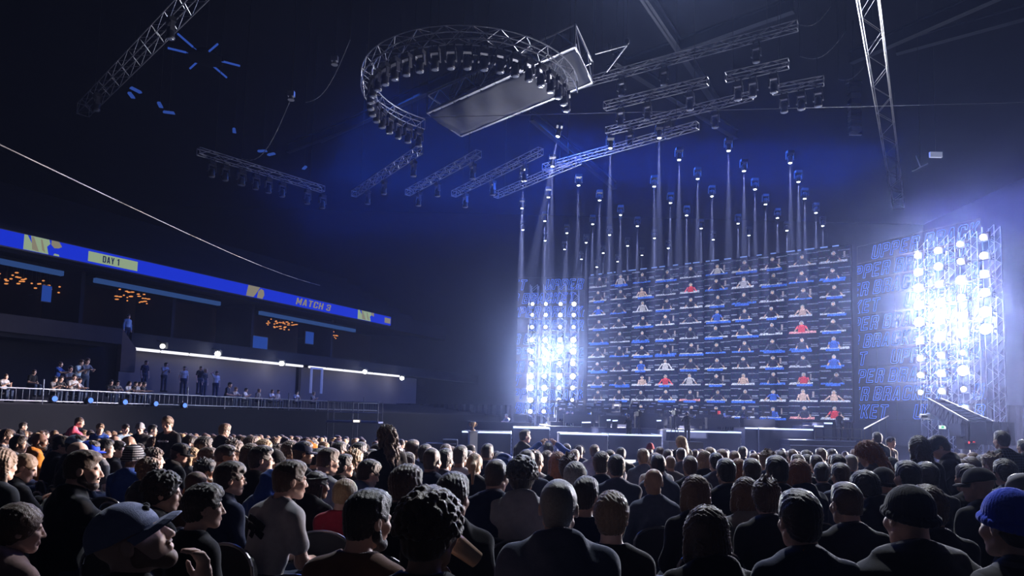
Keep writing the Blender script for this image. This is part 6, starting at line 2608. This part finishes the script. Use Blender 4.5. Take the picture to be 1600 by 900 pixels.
MID = [
    (125, 690, 7.6, 40, 26, None, (J_, 'black'), None, ('glasses',)), (121, 681, 9, 42, 24, ('short', 'dark'), (J_, 'charcoal'), ('cap', 'paleblue'), ()), (64, 677, 11, 42, 28, None, (H_, 'orange'), None, ('beard',)),
    (98, 682, 10, 40, 26, ('short', 'dark'), (J_, 'black'), ('cap', 'charcoal'), ()), (31, 681, 10.6, 40, 24, ('short', 'dark'), (S_, 'lightgrey'), None, ()), (11, 672, 13, 40, 24, ('medium', 'brown'), (T_, 'grey'), None, ()),
    (142, 690, 8.4, 40, 24, ('short', 'dark'), (J_, 'navy'), ('cap', 'brightblue'), ()), (166, 687, 9, 40, 26, ('short', 'black'), (T_, 'grey'), None, ()), (184, 690, 9.4, 40, 24, ('fringe', 'dark'), (J_, 'black'), None, ('glasses',)),
    (181, 681, 11, 40, 20, None, (H_, 'charcoal'), None, ()), (203, 681, 10.6, 40, 22, None, (J_, 'slate'), None, ()), (242, 702, 8, 38, 24, ('curly', 'brown'), (T_, 'red'), None, ()), (236, 718, 6.8, 36, 24, ('curly', 'light'), (J_, 'charcoal'), None, ()),
    (283, 694, 9, 44, 26, ('short', 'dark'), (H_, 'black'), ('cap', 'black'), ()), (326, 700, 8.5, 40, 26, ('short', 'brown'), (T_, 'charcoal'), None, ()), (354, 696, 8.2, 40, 24, ('fade', 'dark'), (T_, 'navy'), None, ()),
    (322, 720, 7, 36, 22, ('messy', 'black'), (H_, 'orange'), None, ('beard',)), (310, 737, 6, 36, 20, ('buzz', 'brown'), (J_, 'brown'), None, ()), (297, 681, 11, 40, 22, ('short', 'dark'), (T_, 'black'), None, ()), (320, 684, 10, 40, 22, ('medium', 'dark'), (J_, 'charcoal'), None, ()),
    (376, 682, 10, 40, 24, ('short', 'brown'), (T_, 'grey'), None, ()), (393, 683, 11, 40, 22, ('medium', 'brown'), (J_, 'black'), None, ()), (395, 694, 9, 38, 22, ('long', 'brown'), (T_, 'black'), None, ()), (366, 690, 9.4, 38, 22, ('messy', 'brown'), (J_, 'paleblue'), None, ('glasses',)),
    (302, 700, 8.3, 40, 30, ('long', 'blond'), (T_, 'grey'), None, ()), (211, 697, 6.8, 14, -6, None, (J_, 'blue'), ('beanie', 'stripes'), ()),
    (514, 701, 6.9, 26, 22, ('fade', 'brown'), (T_, 'lightgrey'), None, ('glasses',)), (538, 711, 7.2, 32, 28, ('short', 'black'), (J_, 'black'), None, ()), (553, 705, 8, 28, 20, ('messy', 'blond'), (J_, 'charcoal'), None, ()), (577, 709, 8.1, 28, 18, ('curly', 'brown'), (J_, 'grey'), None, ()),
    (431, 704, 7.4, 30, 22, None, (J_, 'brown'), ('beanie', 'black'), ()), (410, 698, 7.6, 34, 26, ('short', 'dark'), (J_, 'black'), None, ('glasses',)), (475, 691, 8.4, 32, 26, ('short', 'dark'), (T_, 'charcoal'), ('cap', 'navy'), ()), (454, 691, 9.5, 34, 22, ('medium', 'brown'), (J_, 'black'), None, ('glasses',)),
    (415, 687, 10, 34, 20, ('long', 'blond'), (T_, 'blue'), None, ()), (435, 696, 9, 34, 22, ('messy', 'brown'), (T_, 'charcoal'), None, ()), (497, 702, 7.8, 30, 22, ('short', 'black'), (T_, 'stripes'), None, ()), (531, 691, 10, 30, 20, ('short', 'dark'), (T_, 'white'), None, ('glasses',)),
    (562, 692, 9.6, 28, 16, ('short', 'black'), (J_, 'navy'), None, ()), (486, 689, 10.4, 30, 20, ('short', 'dark'), (J_, 'charcoal'), ('cap', 'orange'), ()),
    (610, 687, 9.2, 10, 10, None, (J_, 'brown'), ('beanie', 'lightgrey'), ()), (637, 708, 8.4, 12, 14, ('short', 'brown'), (J_, 'black'), None, ()), (645, 688, 9.5, 14, 18, ('fade', 'brown'), (J_, 'denim'), None, ()), (620, 699, 8.6, 14, 14, ('short', 'dark'), (J_, 'navy'), None, ()),
    (607, 707, 7.5, 12, 10, ('short', 'dark'), (J_, 'navy'), ('cap', 'black'), ()), (676, 700, 7.1, 8, 12, ('buzz', 'brown'), (S_, 'navy'), None, ()), (665, 695, 8.3, 8, 12, ('short', 'dark'), (J_, 'black'), None, ()), (696, 702, 8, 6, 8, ('short', 'black'), (J_, 'slate'), None, ()),
    (697, 695, 10, 6, 6, ('short', 'brown'), (J_, 'black'), None, ()), (720, 697, 8.3, 4, 12, ('short', 'dark'), (T_, 'lightgrey'), None, ()), (742, 709, 7.8, 2, 0, ('ponytail', 'blond'), (J_, 'black'), None, ()), (762, 694, 7.4, 2, 14, ('fade', 'black'), (J_, 'navy'), None, ()),
    (789, 711, 8, 4, 12, ('short', 'dark'), ('hoodup', 'blue'), ('hood', 'blue'), ()), (782, 708, 9.6, 2, 8, ('short', 'grey'), (J_, 'black'), None, ()), (732, 705, 11, 2, 8, ('short', 'dark'), (J_, 'black'), None, ()), (776, 706, 12, 2, 0, ('short', 'dark'), (T_, 'navy'), None, ()),
    (824, 702, 7, 2, 18, ('buzz', 'dark'), (J_, 'slate'), None, ()), (838, 706, 8, 6, 26, ('bun', 'brown'), (T_, 'white'), None, ()), (885, 694, 13.5, 0, 0, ('short', 'dark'), (T_, 'blue'), None, ()), (905, 696, 13.6, 0, 6, ('buzz', 'dark'), (T_, 'navy'), None, ('headphones',)),
    (929, 696, 13.4, 0, 8, ('medium', 'brown'), (T_, 'lightgrey'), None, ()), (953, 704, 11, 0, 0, ('short', 'dark'), (J_, 'slate'), None, ()), (970, 700, 12.6, 0, 4, ('short', 'black'), (J_, 'black'), None, ()), (872, 707, 8.5, 2, 6, ('long', 'ginger'), (J_, 'black'), None, ()),
    (889, 713, 7, 0, 4, ('messy', 'brown'), (J_, 'black'), None, ()), (899, 725, 5.8, 0, 14, ('medium', 'grey'), (J_, 'charcoal'), None, ()), (940, 708, 8, -2, 8, ('medium', 'dark'), (J_, 'navy'), None, ()), (963, 712, 6.7, -2, 0, ('short', 'black'), (J_, 'slate'), None, ()),
    (1134, 718, 6.7, -2, 0, ('short', 'black'), (J_, 'black'), None, ()), (1153, 719, 8, -2, 0, ('bob', 'ginger'), (J_, 'black'), None, ()), (1174, 718, 6.7, -4, 0, ('short', 'dark'), (H_, 'black'), None, ()), (1028, 711, 8, 0, 4, ('fade', 'black'), (S_, 'slate'), None, ()),
    (1078, 714, 8, -2, 0, ('short', 'brown'), (J_, 'black'), None, ()), (1047, 712, 11, -2, 0, ('buzz', 'light'), (T_, 'grey'), None, ()), (1064, 700, 12, -2, 0, ('buzz', 'dark'), (J_, 'slate'), None, ()), (1031, 699, 14, 0, 0, ('short', 'brown'), (J_, 'charcoal'), None, ()),
    (1043, 703, 12.2, 0, 0, ('short', 'dark'), (T_, 'charcoal'), None, ()), (1100, 706, 10, -2, 0, ('bob', 'light'), (J_, 'black'), None, ()), (1109, 700, 11.2, -2, 0, ('short', 'light'), (T_, 'black'), None, ()), (1128, 703, 10, -2, 0, ('short', 'light'), (J_, 'charcoal'), None, ()),
    (1160, 698, 11, -2, 0, ('short', 'black'), (J_, 'black'), None, ()), (1119, 709, 9.2, -2, 0, ('short', 'black'), (J_, 'slate'), None, ()), (1178, 708, 11.6, -2, 0, ('buzz', 'light'), (T_, 'black'), None, ()), (1147, 706, 12.2, -2, 0, ('fringe', 'light'), (J_, 'black'), None, ()),
    (1016, 693, 14.5, 0, 10, None, (J_, 'black'), ('beanie', 'red'), ()), (1005, 702, 10.6, 0, 4, ('short', 'light'), (J_, 'slate'), None, ()), (1198, 706, 8.6, -2, 0, ('messy', 'light'), (J_, 'slate'), None, ()),
    (1213, 714, 6.3, -4, 0, ('short', 'black'), (J_, 'black'), None, ()), (1247, 720, 6.2, -4, 4, ('bob', 'ginger'), (H_, 'navy'), None, ()), (1313, 725, 6.3, -4, 0, ('short', 'dark'), (J_, 'slate'), None, ()), (1284, 724, 7, -2, 24, ('short', 'black'), (J_, 'black'), None, ()),
    (1309, 711, 9, -4, 0, ('short', 'dark'), (J_, 'black'), None, ()), (1328, 710, 9.1, -4, 0, ('buzz', 'grey'), (J_, 'charcoal'), None, ()), (1275, 712, 10, -4, 0, ('short', 'dark'), (T_, 'grey'), None, ()), (1261, 711, 10.4, -4, 0, ('short', 'black'), (T_, 'black'), None, ()),
    (1246, 711, 9.6, -4, 0, ('short', 'brown'), (J_, 'black'), None, ()), (1300, 702, 12, -4, 0, ('short', 'dark'), (J_, 'black'), None, ()), (1282, 701, 12.6, -4, 0, ('short', 'brown'), (T_, 'charcoal'), None, ()), (1260, 705, 12, -4, 0, ('medium', 'dark'), (J_, 'black'), None, ()),
    (1220, 705, 11.6, -4, 0, ('short', 'dark'), (J_, 'slate'), None, ()), (1238, 703, 12.6, -4, 0, ('short', 'brown'), (T_, 'black'), None, ()), (1336, 703, 12, -4, 0, ('medium', 'light'), (J_, 'black'), None, ()),
    (1536, 712, 8.8, -6, 0, ('short', 'dark'), (J_, 'black'), None, ()), (1517, 715, 9, -6, 0, ('short', 'brown'), (J_, 'black'), None, ()), (1519, 706, 10.4, -6, 0, ('bowl', 'light'), (J_, 'black'), None, ()), (1500, 717, 8.8, -6, 0, ('buzz', 'brown'), (J_, 'charcoal'), None, ()),
    (1503, 710, 10.2, -6, 0, ('short', 'light'), (J_, 'slate'), None, ()), (1510, 727, 7.4, -6, -6, ('short', 'dark'), (H_, 'black'), None, ()), (1548, 688, 13, -6, -20, ('messy', 'light'), (J_, 'black'), None, ()), (1463, 733, 7.4, -6, 0, None, ('hoodup', 'navy'), ('hood', 'navy'), ()),
    (1490, 708, 11.5, -6, 0, ('short', 'light'), (J_, 'black'), None, ()),
]
rg = random.Random(77)
for (px, py, d, turn, yaw, hair, top, hat, ex) in MID:
    pitch = rg.choice((-8, -4, 0, 0, 4))
    fem = bool(hair and hair[0] in ('long', 'bob', 'ponytail', 'bun'))
    fig(px, py, d, turn, yaw, pitch, hair, top, side_label(px, py, hair, top, hat), None, skin=rg.choice((0, 0, 0, 0, 1, 1, 2)), hat=hat, extra=ex, female=fem)
fig(857, 693, 11.8, 0, 6, 0, ('short', 'dark'), (H_, 'blue'), 'person in a blue hooded top holding both arms up over the head', 'person with raised arms', arms='head')
# ---- remaining seats of the audience, row by row
rg = random.Random(2024)
CAND = []
row = 0
y = 8.6
while y < 27.2:
    row += 1
    x = -0.80 * y - 0.6 + rg.uniform(0, .5)
    while x < 0.8 * y:
        xx, yy = x + rg.uniform(-.09, .09), y + rg.uniform(-.14, .14)
        x += .68
        z = floor_z(yy) + 1.3
        px, py = proj((xx, yy, z))
        lim = 27 if px < 560 else 24 if px < 640 else 13.2 if px < 770 else 13.4 if px < 1000 else 19.5 if px < 1180 else 20 if px < 1345 else 10.5
        lo = 8.6 if px < 640 else 9.4
        if px < -30 or px > 1625 or yy > lim or yy < lo:
            continue
        if 632 < px < 650 or 1352 < px < 1390:
            continue
        if rg.random() < .06:
            continue
        if any((xx - a) ** 2 + (yy - b) ** 2 < .36 for (a, b) in PLACED):
            continue
        # keep well-lit neighbours free
        CAND.append((yy, xx, px))
    y += 1.02
CAND.sort()
HAIRS = [('short', 'dark'), ('short', 'brown'), ('fade', 'black'), ('medium', 'brown'), ('messy', 'light'), ('buzz', 'brown'), ('short', 'light'), ('curly', 'dark'), ('medium', 'blond'), ('long', 'brown'), ('short', 'black'), ('bowl', 'blond')]
TOPC = ['black', 'charcoal', 'navy', 'grey', 'slate', 'black', 'lightgrey', 'denim', 'brown', 'charcoal', 'black', 'white', 'blue', 'navy']
N_IND = 92
REST = []
for k, (yy, xx, px) in enumerate(CAND):
    base = 46 if px < 400 else 34 if px < 640 else 8 if px < 1000 else -2
    turn = base + rg.uniform(-8, 8)
    if k < N_IND:
        hair = rg.choice(HAIRS)
        top = (rg.choice((T_, T_, H_, J_, J_)), rg.choice(TOPC))
        hat = rg.choice((None,) * 9 + (('cap', 'black'), ('cap', 'charcoal'), ('beanie', 'charcoal')))
        p = Pose(False, 7, 'lap', rg.choice((0, 15)) + (15 if px < 640 else 0), 0, 1.0)
        pxx, pyy = proj((xx, yy, floor_z(yy) + 1.3))
        s = rg.uniform(.93, 1.06)
        t = person(side_label(pxx, pyy, hair, top, hat), (xx, yy, floor_z(yy)), -R(turn), s, p, rg.choice((0, 0, 0, 1, 2)), hair if not (hat and hat[0] == 'beanie') else None, top, 'jeans', hat, (), hair[0] == 'long', False)
        PLACED.append((xx, yy))
        if yy < 9.6:
            chair((xx, yy, floor_z(yy)), -R(turn), 'black stacking chair with a rounded back, filled by a seated visitor', 'occupied chairs in the audience')
    else:
        REST.append((xx, yy, turn))


def joined_person(seed, hat=None):
    """arrays of one small distant figure: vertices, quads, material slot"""
    r = random.Random(seed)
    p = Pose(False, r.choice((4, 8, 12)), 'lap', r.choice((0, 15, 30)), r.choice((-10, 0)), 1.0)
    f = Field(axis(-.13, .13, .017, []), axis(p.hc[1] - .15, p.hc[1] + .15, .017, []), axis(p.N[2] - .05, p.hc[2] + .16, .017, []))
    head_(f, p)
    V0, F0 = f.surface()
    f = Field(axis(-.36, .36, .026, []), axis(-.26, .56, .026, []), axis(.40, p.N[2] + .14, .026, []))
    torso(f, p, .016)
    arms_(f, p, .014)
    V1, F1 = f.surface()
    st = r.choice(('short', 'medium', 'messy', 'short', 'long'))
    f = head_grid(.016) if st != 'long' else head_grid(.017, (-.17, -.24, -.48), (.17, .17, .20))
    th = .012
    f.ell((0, -.018, .036), (.076 + th, .097 + th, .089 + th), 0)
    f.ell((0, -.05, -.03), (.065, .06, .06), .02)
    if st == 'long':
        f.ell((0, -.105, -.15), (.092, .052, .235), .05)
    face_cut(f, -.4 if st == 'long' else -.078, ear=False)
    V2, F2 = f.surface()
    V2 = V2 @ p.HR.T + p.hc
    V = np.concatenate([V0, V1, V2])
    F = np.concatenate([F0, F1 + len(V0), F2 + len(V0) + len(V1)])
    M = np.concatenate([np.zeros(len(F0)), np.ones(len(F1)), np.full(len(F2), 2)]).astype(np.int32)
    return V, F, M


PROTO = [joined_person(s) for s in range(6)]
slots = [SK[0], CM['black'], HM['dark'], SK[1], CM['navy'], HM['brown'], CM['lightgrey'], HM['light'], CM['slate'], CM['white'], CM['denim'], CM['charcoal'], HM['blond'], CM['grey']]
top_sl, hair_sl, skin_sl = [1, 4, 6, 8, 9, 10, 11, 11, 1, 13], [2, 5, 7, 2, 12], [0, 0, 3]
VV, FF, MM = [], [], []
nv = 0
for (xx, yy, turn) in REST:
    V, F, M = rg.choice(PROTO)
    s = rg.uniform(.93, 1.06)
    a = -R(turn)
    Rm = np.array([[math.cos(a), -math.sin(a), 0], [math.sin(a), math.cos(a), 0], [0, 0, 1]])
    VV.append((V * s) @ Rm.T + np.array((xx, yy, floor_z(yy))))
    FF.append(F + nv)
    nv += len(V)
    mp = np.array([rg.choice(skin_sl), rg.choice(top_sl), rg.choice(hair_sl)])
    MM.append(mp[M])
if REST:
    me = np_mesh('distant_crowd', np.concatenate(VV), np.concatenate(FF), slots, np.concatenate(MM))
    tag(link('distant_crowd', me), 'packed mass of small seated visitors in the farthest rows', 'crowd', None, 'stuff')
print('CROWD', len(HEROES), min(len(CAND), N_IND), len(REST))

# ---- people in the left stands
SP = [(258, 566, 'standing person in grey under the long white strip, leftmost of the standing group', 'lightgrey', True, -41.0, 1), (288, 572, 'standing person in white holding a drink under the long white strip', 'white', True, -41.0, 0), (313, 572, 'standing person in black left of the patterned shirt under the strip', 'black', True, -41.0, 0),
      (320, 576, 'standing person in a patterned shirt under the long white strip', 'plaid_big', True, -41.0, 0), (338, 580, 'standing person in white with an arm up, right end of the standing group', 'white', True, -41.0, 2),
      (227, 563, 'dim standing person in navy left of the standing group', 'navy', True, -41.0, 0)]
for (px, py, lab, c, st, X0, am) in SP:
    w = PW(px, py, X0 + 1.2)
    p = Pose(True, 4, ('side', 'phone', ('side', 'head'))[am], -20, -10)
    sc = 1.0
    zt = w.z - (p.hc[2] + .128) * sc
    t = person(lab, (w.x, w.y, zt), R(-120) + rg.uniform(-.4, .4), sc, p, 0, rg.choice(HAIRS), (T_, c), 'jeans', fine=False)
    mb = MB()
    mb.box((0, 0, -.06), (.8, .8, .12))
# platform they stand on
w0, w1 = PW(205, 563, -39.8), PW(480, 600, -39.8)
zpl = PW(288, 572, -39.8).z - (Pose(True, 4).hc[2] + .128)
mb = MB()
q = []
for z in (zpl - .5, zpl):
    for v in (wq(-38.6, w0.y - 6, 0), wq(-38.6, w1.y + 12, 0), wq(-42.4, w1.y + 12, 0), wq(-42.4, w0.y - 6, 0)):
        q.append(Vector((v.x, v.y, z)))
mb.hexa([q[0], q[3], q[2], q[1], q[4], q[7], q[6], q[5]])
struct('floor_gallery', mb, conc_shade, 'gallery floor under the white strip of the left stand', 'floor')
# seated visitors behind the railing and in the dark terraces
SEATED = [(50, 577, 'black', 'person in black alone behind the railing at the near end'), (82, 592, 'grey', 'person leaning on the near railing, left of the white-shirted one'), (94, 588, 'charcoal', 'person with a lit face above the second blue lamp, behind the railing'), (114, 585, 'white', 'person in white leaning over the railing above the second blue lamp'),
          (120, 600, 'lightgrey', 'person in pale grey low at the railing, near the second blue lamp'), (172, 600, 'charcoal', 'small seated person behind the railing, first of the row by the third blue lamp'), (182, 604, 'grey', 'small seated person behind the railing, second of the row by the third blue lamp'), (199, 607, 'white', 'small seated person in white behind the railing above the third blue lamp'),
          (208, 597, 'black', 'small seated person higher up, above the third blue lamp'), (214, 603, 'lightgrey', 'small seated person in pale grey right of the third blue lamp'), (221, 608, 'charcoal', 'small seated person at the end of the row, before the fourth blue lamp'), (90, 565, 'blue', 'person in blue in the dark terrace behind the railing'), (108, 568, 'slate', 'dim person in slate in the dark terrace behind the white shirt'),
          (122, 562, 'paleblue', 'bending person in pale blue in the dark terrace'), (134, 560, 'slate', 'dim person right of the bending one in the dark terrace'), (366, 616, 'lightgrey', 'seated person in pale grey behind the far railing, left of the group'), (381, 611, 'white', 'person in white clapping behind the far railing'), (402, 613, 'grey', 'person in grey behind the far railing, fourth from its end'),
          (423, 612, 'white', 'standing person in white behind the far railing with folded arms'), (432, 618, 'lightgrey', 'person in pale grey right beside the folded arms behind the far railing'), (462, 618, 'white', 'person in white near the far end of the railing'), (487, 622, 'grey', 'last person in grey at the far end of the railing'), (355, 597, 'navy', 'dim person reaching forward in the terrace below the first flood lamp'), (5, 594, 'lightgrey', 'person in a pale patterned top at the near end of the railing')]
for (px, py, c, lab) in SEATED:
    X0 = -31.6 if py > 584 else -34
    if px > 350:
        X0 = -31.4
    w = PW(px, py, X0)
    k = max(0, int((-30.2 - X0) / 1.45))
    zt = zr0 + k * .13
    st = (w.z - zt) > 1.48
    p = Pose(st, 10, rg.choice(('lap', 'phone', 'reach')), 0, -10)
    s = min(1.05, max(.8, (w.z - zt) / (p.hc[2] + .128)))
    person(lab, (w.x, w.y, zt), R(-110) + rg.uniform(-.4, .4), s, p, 0, rg.choice(HAIRS), (T_, c), 'jeans', fine=False)
w = PW(200, 489, -41.6)
pp = Pose(True, 4)
person('standing person in a pale blue shirt on the parapet level, near the brown-lit end wall', (w.x, w.y, w.z - 1.78), R(-120), 1.0, pp, 0, ('short', 'dark'), (S_, 'paleblue'), 'jeans', fine=False)
band('floor_suites', 'dark floor of the private boxes', 'floor', -40.85, 12, Y_b - .5, w.z - 2.1, w.z - 1.78, 4.5, conc_shade)

# ---- crew and players on the stage
def crew(px, py, Y, rz, top, lab, arms, zfeet, hair=('short', 'dark'), hat=None, lean=4, extra=()):
    w = P(px, py, Y)
    p = Pose(True, lean, arms, 0, -4)
    s = (w.z - zfeet) / (p.hc[2] + .128)
    s = min(1.1, max(.86, s))
    return person(lab, (w.x, w.y, w.z - s * (p.hc[2] + .128)), rz, s, p, 0, hair, top, 'charcoal', hat, extra, fine=False), w.z - s * (p.hc[2] + .128)


def video_camera(loc, rz, lab):
    t = thing('video_camera', lab, 'camera', loc, rz)
    mb = MB()
    mb.box((0, 0, 0), (.18, .5, .24))
    mb.box((0, -.15, .18), (.08, .22, .08))
    mb.build('body', black_plastic, t)
    mb = MB()
    mb.lathe([(.06, .25), (.075, .3), (.09, .52), (.08, .53)], 12, (0, 0, 0), Euler((R(-90), 0, 0)).to_matrix())
    mb.build('lens', mat('lens_black', (.02, .02, .03), .15), t)
    mb = MB()
    mb.box((.16, -.12, .12), (.14, .04, .1))
    mb.build('viewfinder', mat('pale_parts', (.6, .6, .65), .4), t)
    return t


def tripod(loc, zf, lab):
    t = thing('tripod', lab, 'tripod', (loc[0], loc[1], zf))
    h = loc[2] - zf
    mb = MB()
    mb.tube((0, 0, h * .55), (0, 0, h), .04)
    mb.box((0, 0, h - .03), (.16, .2, .06))
    mb.build('head', black_metal, t)
    for k in range(3):
        a = k * 2.094 + .4
        mb = MB()
        mb.tube((0, 0, h * .75), (.42 * math.cos(a), .42 * math.sin(a), 0), .022)
        mb.build('leg', black_metal, t)
    return t


for (px, py, Y, lab, zoff, clab, tlab) in ((983, 648, 36.6, 'camera operator in black on the middle of the stage', 0, 'pale-trimmed video camera beside the operator on the middle of the stage', 'tripod under the camera on the middle of the stage'),
                                     (1074, 643, 36.4, 'tall camera operator in black before the dark stage platform', 1, 'video camera before the tall operator at the dark platform', 'tripod under the camera at the dark platform')):
    zf = P(983, 679.3, 36).z if zoff == 0 else P(1074, 690, 36.4).z
    t, zf = crew(px, py, Y, R(10), (J_, 'black'), lab, 'reach', zf, hat=None, extra=('headphones',))
    x = t.location.x + (.55 if zoff == 0 else -.6)
    video_camera((x, Y + .25, zf + 1.52), R(10), clab)
    tripod((x, Y + .25, zf + 1.4), zf, tlab)
    if zoff:
        b = thing('camera_platform', 'dark box platform carrying the tall camera operator', 'platform', (t.location.x - .2, Y + .1, ZB))
        mb = MB()
        mb.box((0, 0, (zf - ZB) / 2), (1.8, 1.3, zf - ZB))
        mb.build('body', stage_m, b)
        mb = MB()
        mb.box((0, 0, zf - ZB - .02), (1.82, 1.32, .04))
        mb.build('top', desk_m, b)
crew(1311, 644, 37.9, R(-60), (J_, 'black'), 'dark figure standing on the steps at the end of the stage', 'side', P(1311, 688, 37.9).z)
for (sx, sy, sz), c, lab in ((SEATS[0], 'slate', 'player with headphones at the far end of the front desk row'), (SEATS[6], 'navy', 'player in navy with headphones in the middle of the front desk row'), (SEATS[9], 'lightgrey', 'player in pale grey with headphones toward the wall end of the front desk row'),
                             (SEATS[10], 'charcoal', 'player in charcoal with headphones beside the pale grey one'), (SEATS[12], 'grey', 'player in grey with headphones at the wall end of the front desk row')):
    person(lab, (sx, sy, sz), R(180), 1.02, Pose(False, 6, 'reach', 0, -6), 0, rg.choice(HAIRS[:6]), (T_, c), 'jeans', extra=('headphones',), fine=False)
    chair((sx, sy, sz), R(180), 'chair behind the desk of ' + lab.split(' with')[0].split(' at')[0], 'players chairs')
p = P(793, 646, 44)
t = person('crew member seated high at a control desk left of the far light towers', (p.x, 44, p.z - 1.34), R(150), 1.0, Pose(False, 10, 'reach', 0, -10), 0, ('short', 'grey'), (T_, 'grey'), 'jeans', fine=False)
b = thing('control_platform', 'dark raised platform with low desks left of the far light towers', 'platform', (p.x - .3, 44, ZB))
mb = MB()
mb.box((-.2, .0, (p.z - 1.34 - ZB) / 2), (4.2, 2.4, p.z - 1.34 - ZB))
mb.build('body', stage_m, b)
mb = MB()
mb.box((-.2, -1.0, p.z - 1.34 - ZB + .4), (4.0, .4, .8))
mb.build('desk', desk_m, b)

# ---- things the audience holds and wears
cupm = mat('clear_cup', (.75, .5, .35), .12)
w = n22.location
bpy.context.view_layer.update()
pz = Pose(False, 7, ('lap', 'chin'), 18, 0, 1.0)
hp = n22.matrix_world @ Vector(tuple(float(v) for v in pz.W[1])) + Vector((.04, .03, .16))
t = thing('drinking_cup', 'tilted drinking cup at the mouth of the curly-haired drinker', 'cup', hp)
t.rotation_euler = (R(12), R(-52), 0)
mb = MB()
mb.lathe([(.028, -.06), (.032, -.058), (.040, .055), (.042, .06), (.038, .06), (.030, -.05)], 18)
mb.build('cup', cupm, t, True)
mb = MB()
mb.lathe([(.030, -.05), (.034, .0), (.034, .002)], 16)
mb.build('drink', mat('amber_drink', (.45, .12, .03), .2), t, True)
# red sleeves of the jersey
p3 = Pose(False, 7, 'lap', 6, -4, 1.0)
for i in range(2):
    f = Field(axis(p3.S[i][0] - .16, p3.S[i][0] + .16, .011, []), axis(p3.S[i][1] - .16, p3.S[i][1] + .2, .011, []), axis(p3.S[i][2] - .3, p3.S[i][2] + .1, .011, []))
    a = p3.S[i] + (p3.E[i] - p3.S[i]) * .12
    e = p3.S[i] + (p3.E[i] - p3.S[i]) * .66
    f.cap(a, e, .062, .068, .01)
    link('red_sleeve', np_mesh('red_sleeve', *f.surface(), CM['red']), a3)
# tan collar of the navy jacket, blue lines along its shoulders and sleeves
p4 = Pose(False, 7, 'lap', 2, -2, 1.0)
mb = MB()
for q in (-1, 1):
    pts = [p4.N - p4.fw * .07 + np.array((q * .03, 0, 0)) + p4.up * .05, p4.N + np.array((q * .085, 0, 0)) + p4.up * .025, p4.N + p4.fw * .06 + np.array((q * .06, 0, 0)) - p4.up * .01]
    mb.path([Vector(tuple(float(v) for v in a)) for a in pts], .020, n=8)
mb.build('collar', CM['orange'], d4, True)
mb = MB()
for q in (0, 1):
    s = p4.S[q]
    pts = [p4.N + np.array(((-1, 1)[q] * .085, -.055, .0)), s + np.array(((-1, 1)[q] * .03, -.035, .058)), s + np.array(((-1, 1)[q] * .082, -.03, -.02)), p4.E[q] + np.array(((-1, 1)[q] * .05, -.03, .06))]
    mb.path([Vector(tuple(float(v) for v in a)) for a in pts], .008, n=6)
mb.build('blue_edge_line', CM['brightblue'], d4, True)
# phones in hands
def phone_for(px, py, d, turn, yaw, pitch, arms, lab, lean=7, stand=False, glow=.5):
    best = min(HEROES, key=lambda h: abs(h[0] - px) + abs(h[1] - py))
    o = min((o for o in COL.objects if o.name.startswith('person') and o.parent is None), key=lambda o: (o.location.x - best[3]) ** 2 + (o.location.y - best[4]) ** 2)
    p = Pose(stand, lean, arms, yaw, pitch, 1.0)
    m = (p.W[0] + p.W[1]) / 2 + np.array((0, .10, .05))
    w = o.matrix_world @ Vector(tuple(float(v) for v in m))
    t = thing('phone', lab, 'phone', w, o.rotation_euler.z)
    t.rotation_euler = (R(-50), 0, o.rotation_euler.z)
    mb = MB()
    mb.box((0, 0, 0), (.075, .15, .009))
    mb.build('case', black_plastic, t)
    mb = MB()
    mb.box((0, 0, .006), (.068, .14, .003))
    mb.build('display', emat('phone_glow', (.6, .7, 1.0), glow), t)


phone_for(40, 710, 6.3, 26, 34, -22, 'phone', 'phone glowing weakly in the hands of the woman with the ponytail')
phone_for(1466, 682, 8, -55, -10, -28, 'phone', 'phone in the hands of the standing man in a cap', 12, True)
phone_for(133, 705, 4.8, 38, 28, -2, 'reach', 'dark phone held out by the bearded man in profile', glow=.1)
# empty chairs seen between the visitors
for (px, py, d, turn, lab) in ((1017, 806, 3.7, -4, 'empty black chair between the red-sleeved youth and the brown-haired person'), (1050, 826, 3.2, -4, 'empty black chair low beside the red-sleeved youth'), (486, 832, 3.5, 14, 'empty black chair with a shining rim below the printed back'),
                          (1150, 832, 3.0, -4, 'empty black chair behind the blue-edged jacket, its rim catching light'), (1290, 790, 4.3, -4, 'empty black chair between the navy jacket and the red-lit ears'), (1495, 798, 4.1, -6, 'empty black chair right of the dark knitted hat'),
                          (775, 840, 3.2, 2, 'empty black chair right of the curly-haired drinker'), (430, 850, 3.1, 18, 'empty black chair in the dark corner below the printed back')):
    w = P(px, py, d)
    chair((w.x, w.y + .22, floor_z(w.y)), -R(turn), lab, None)
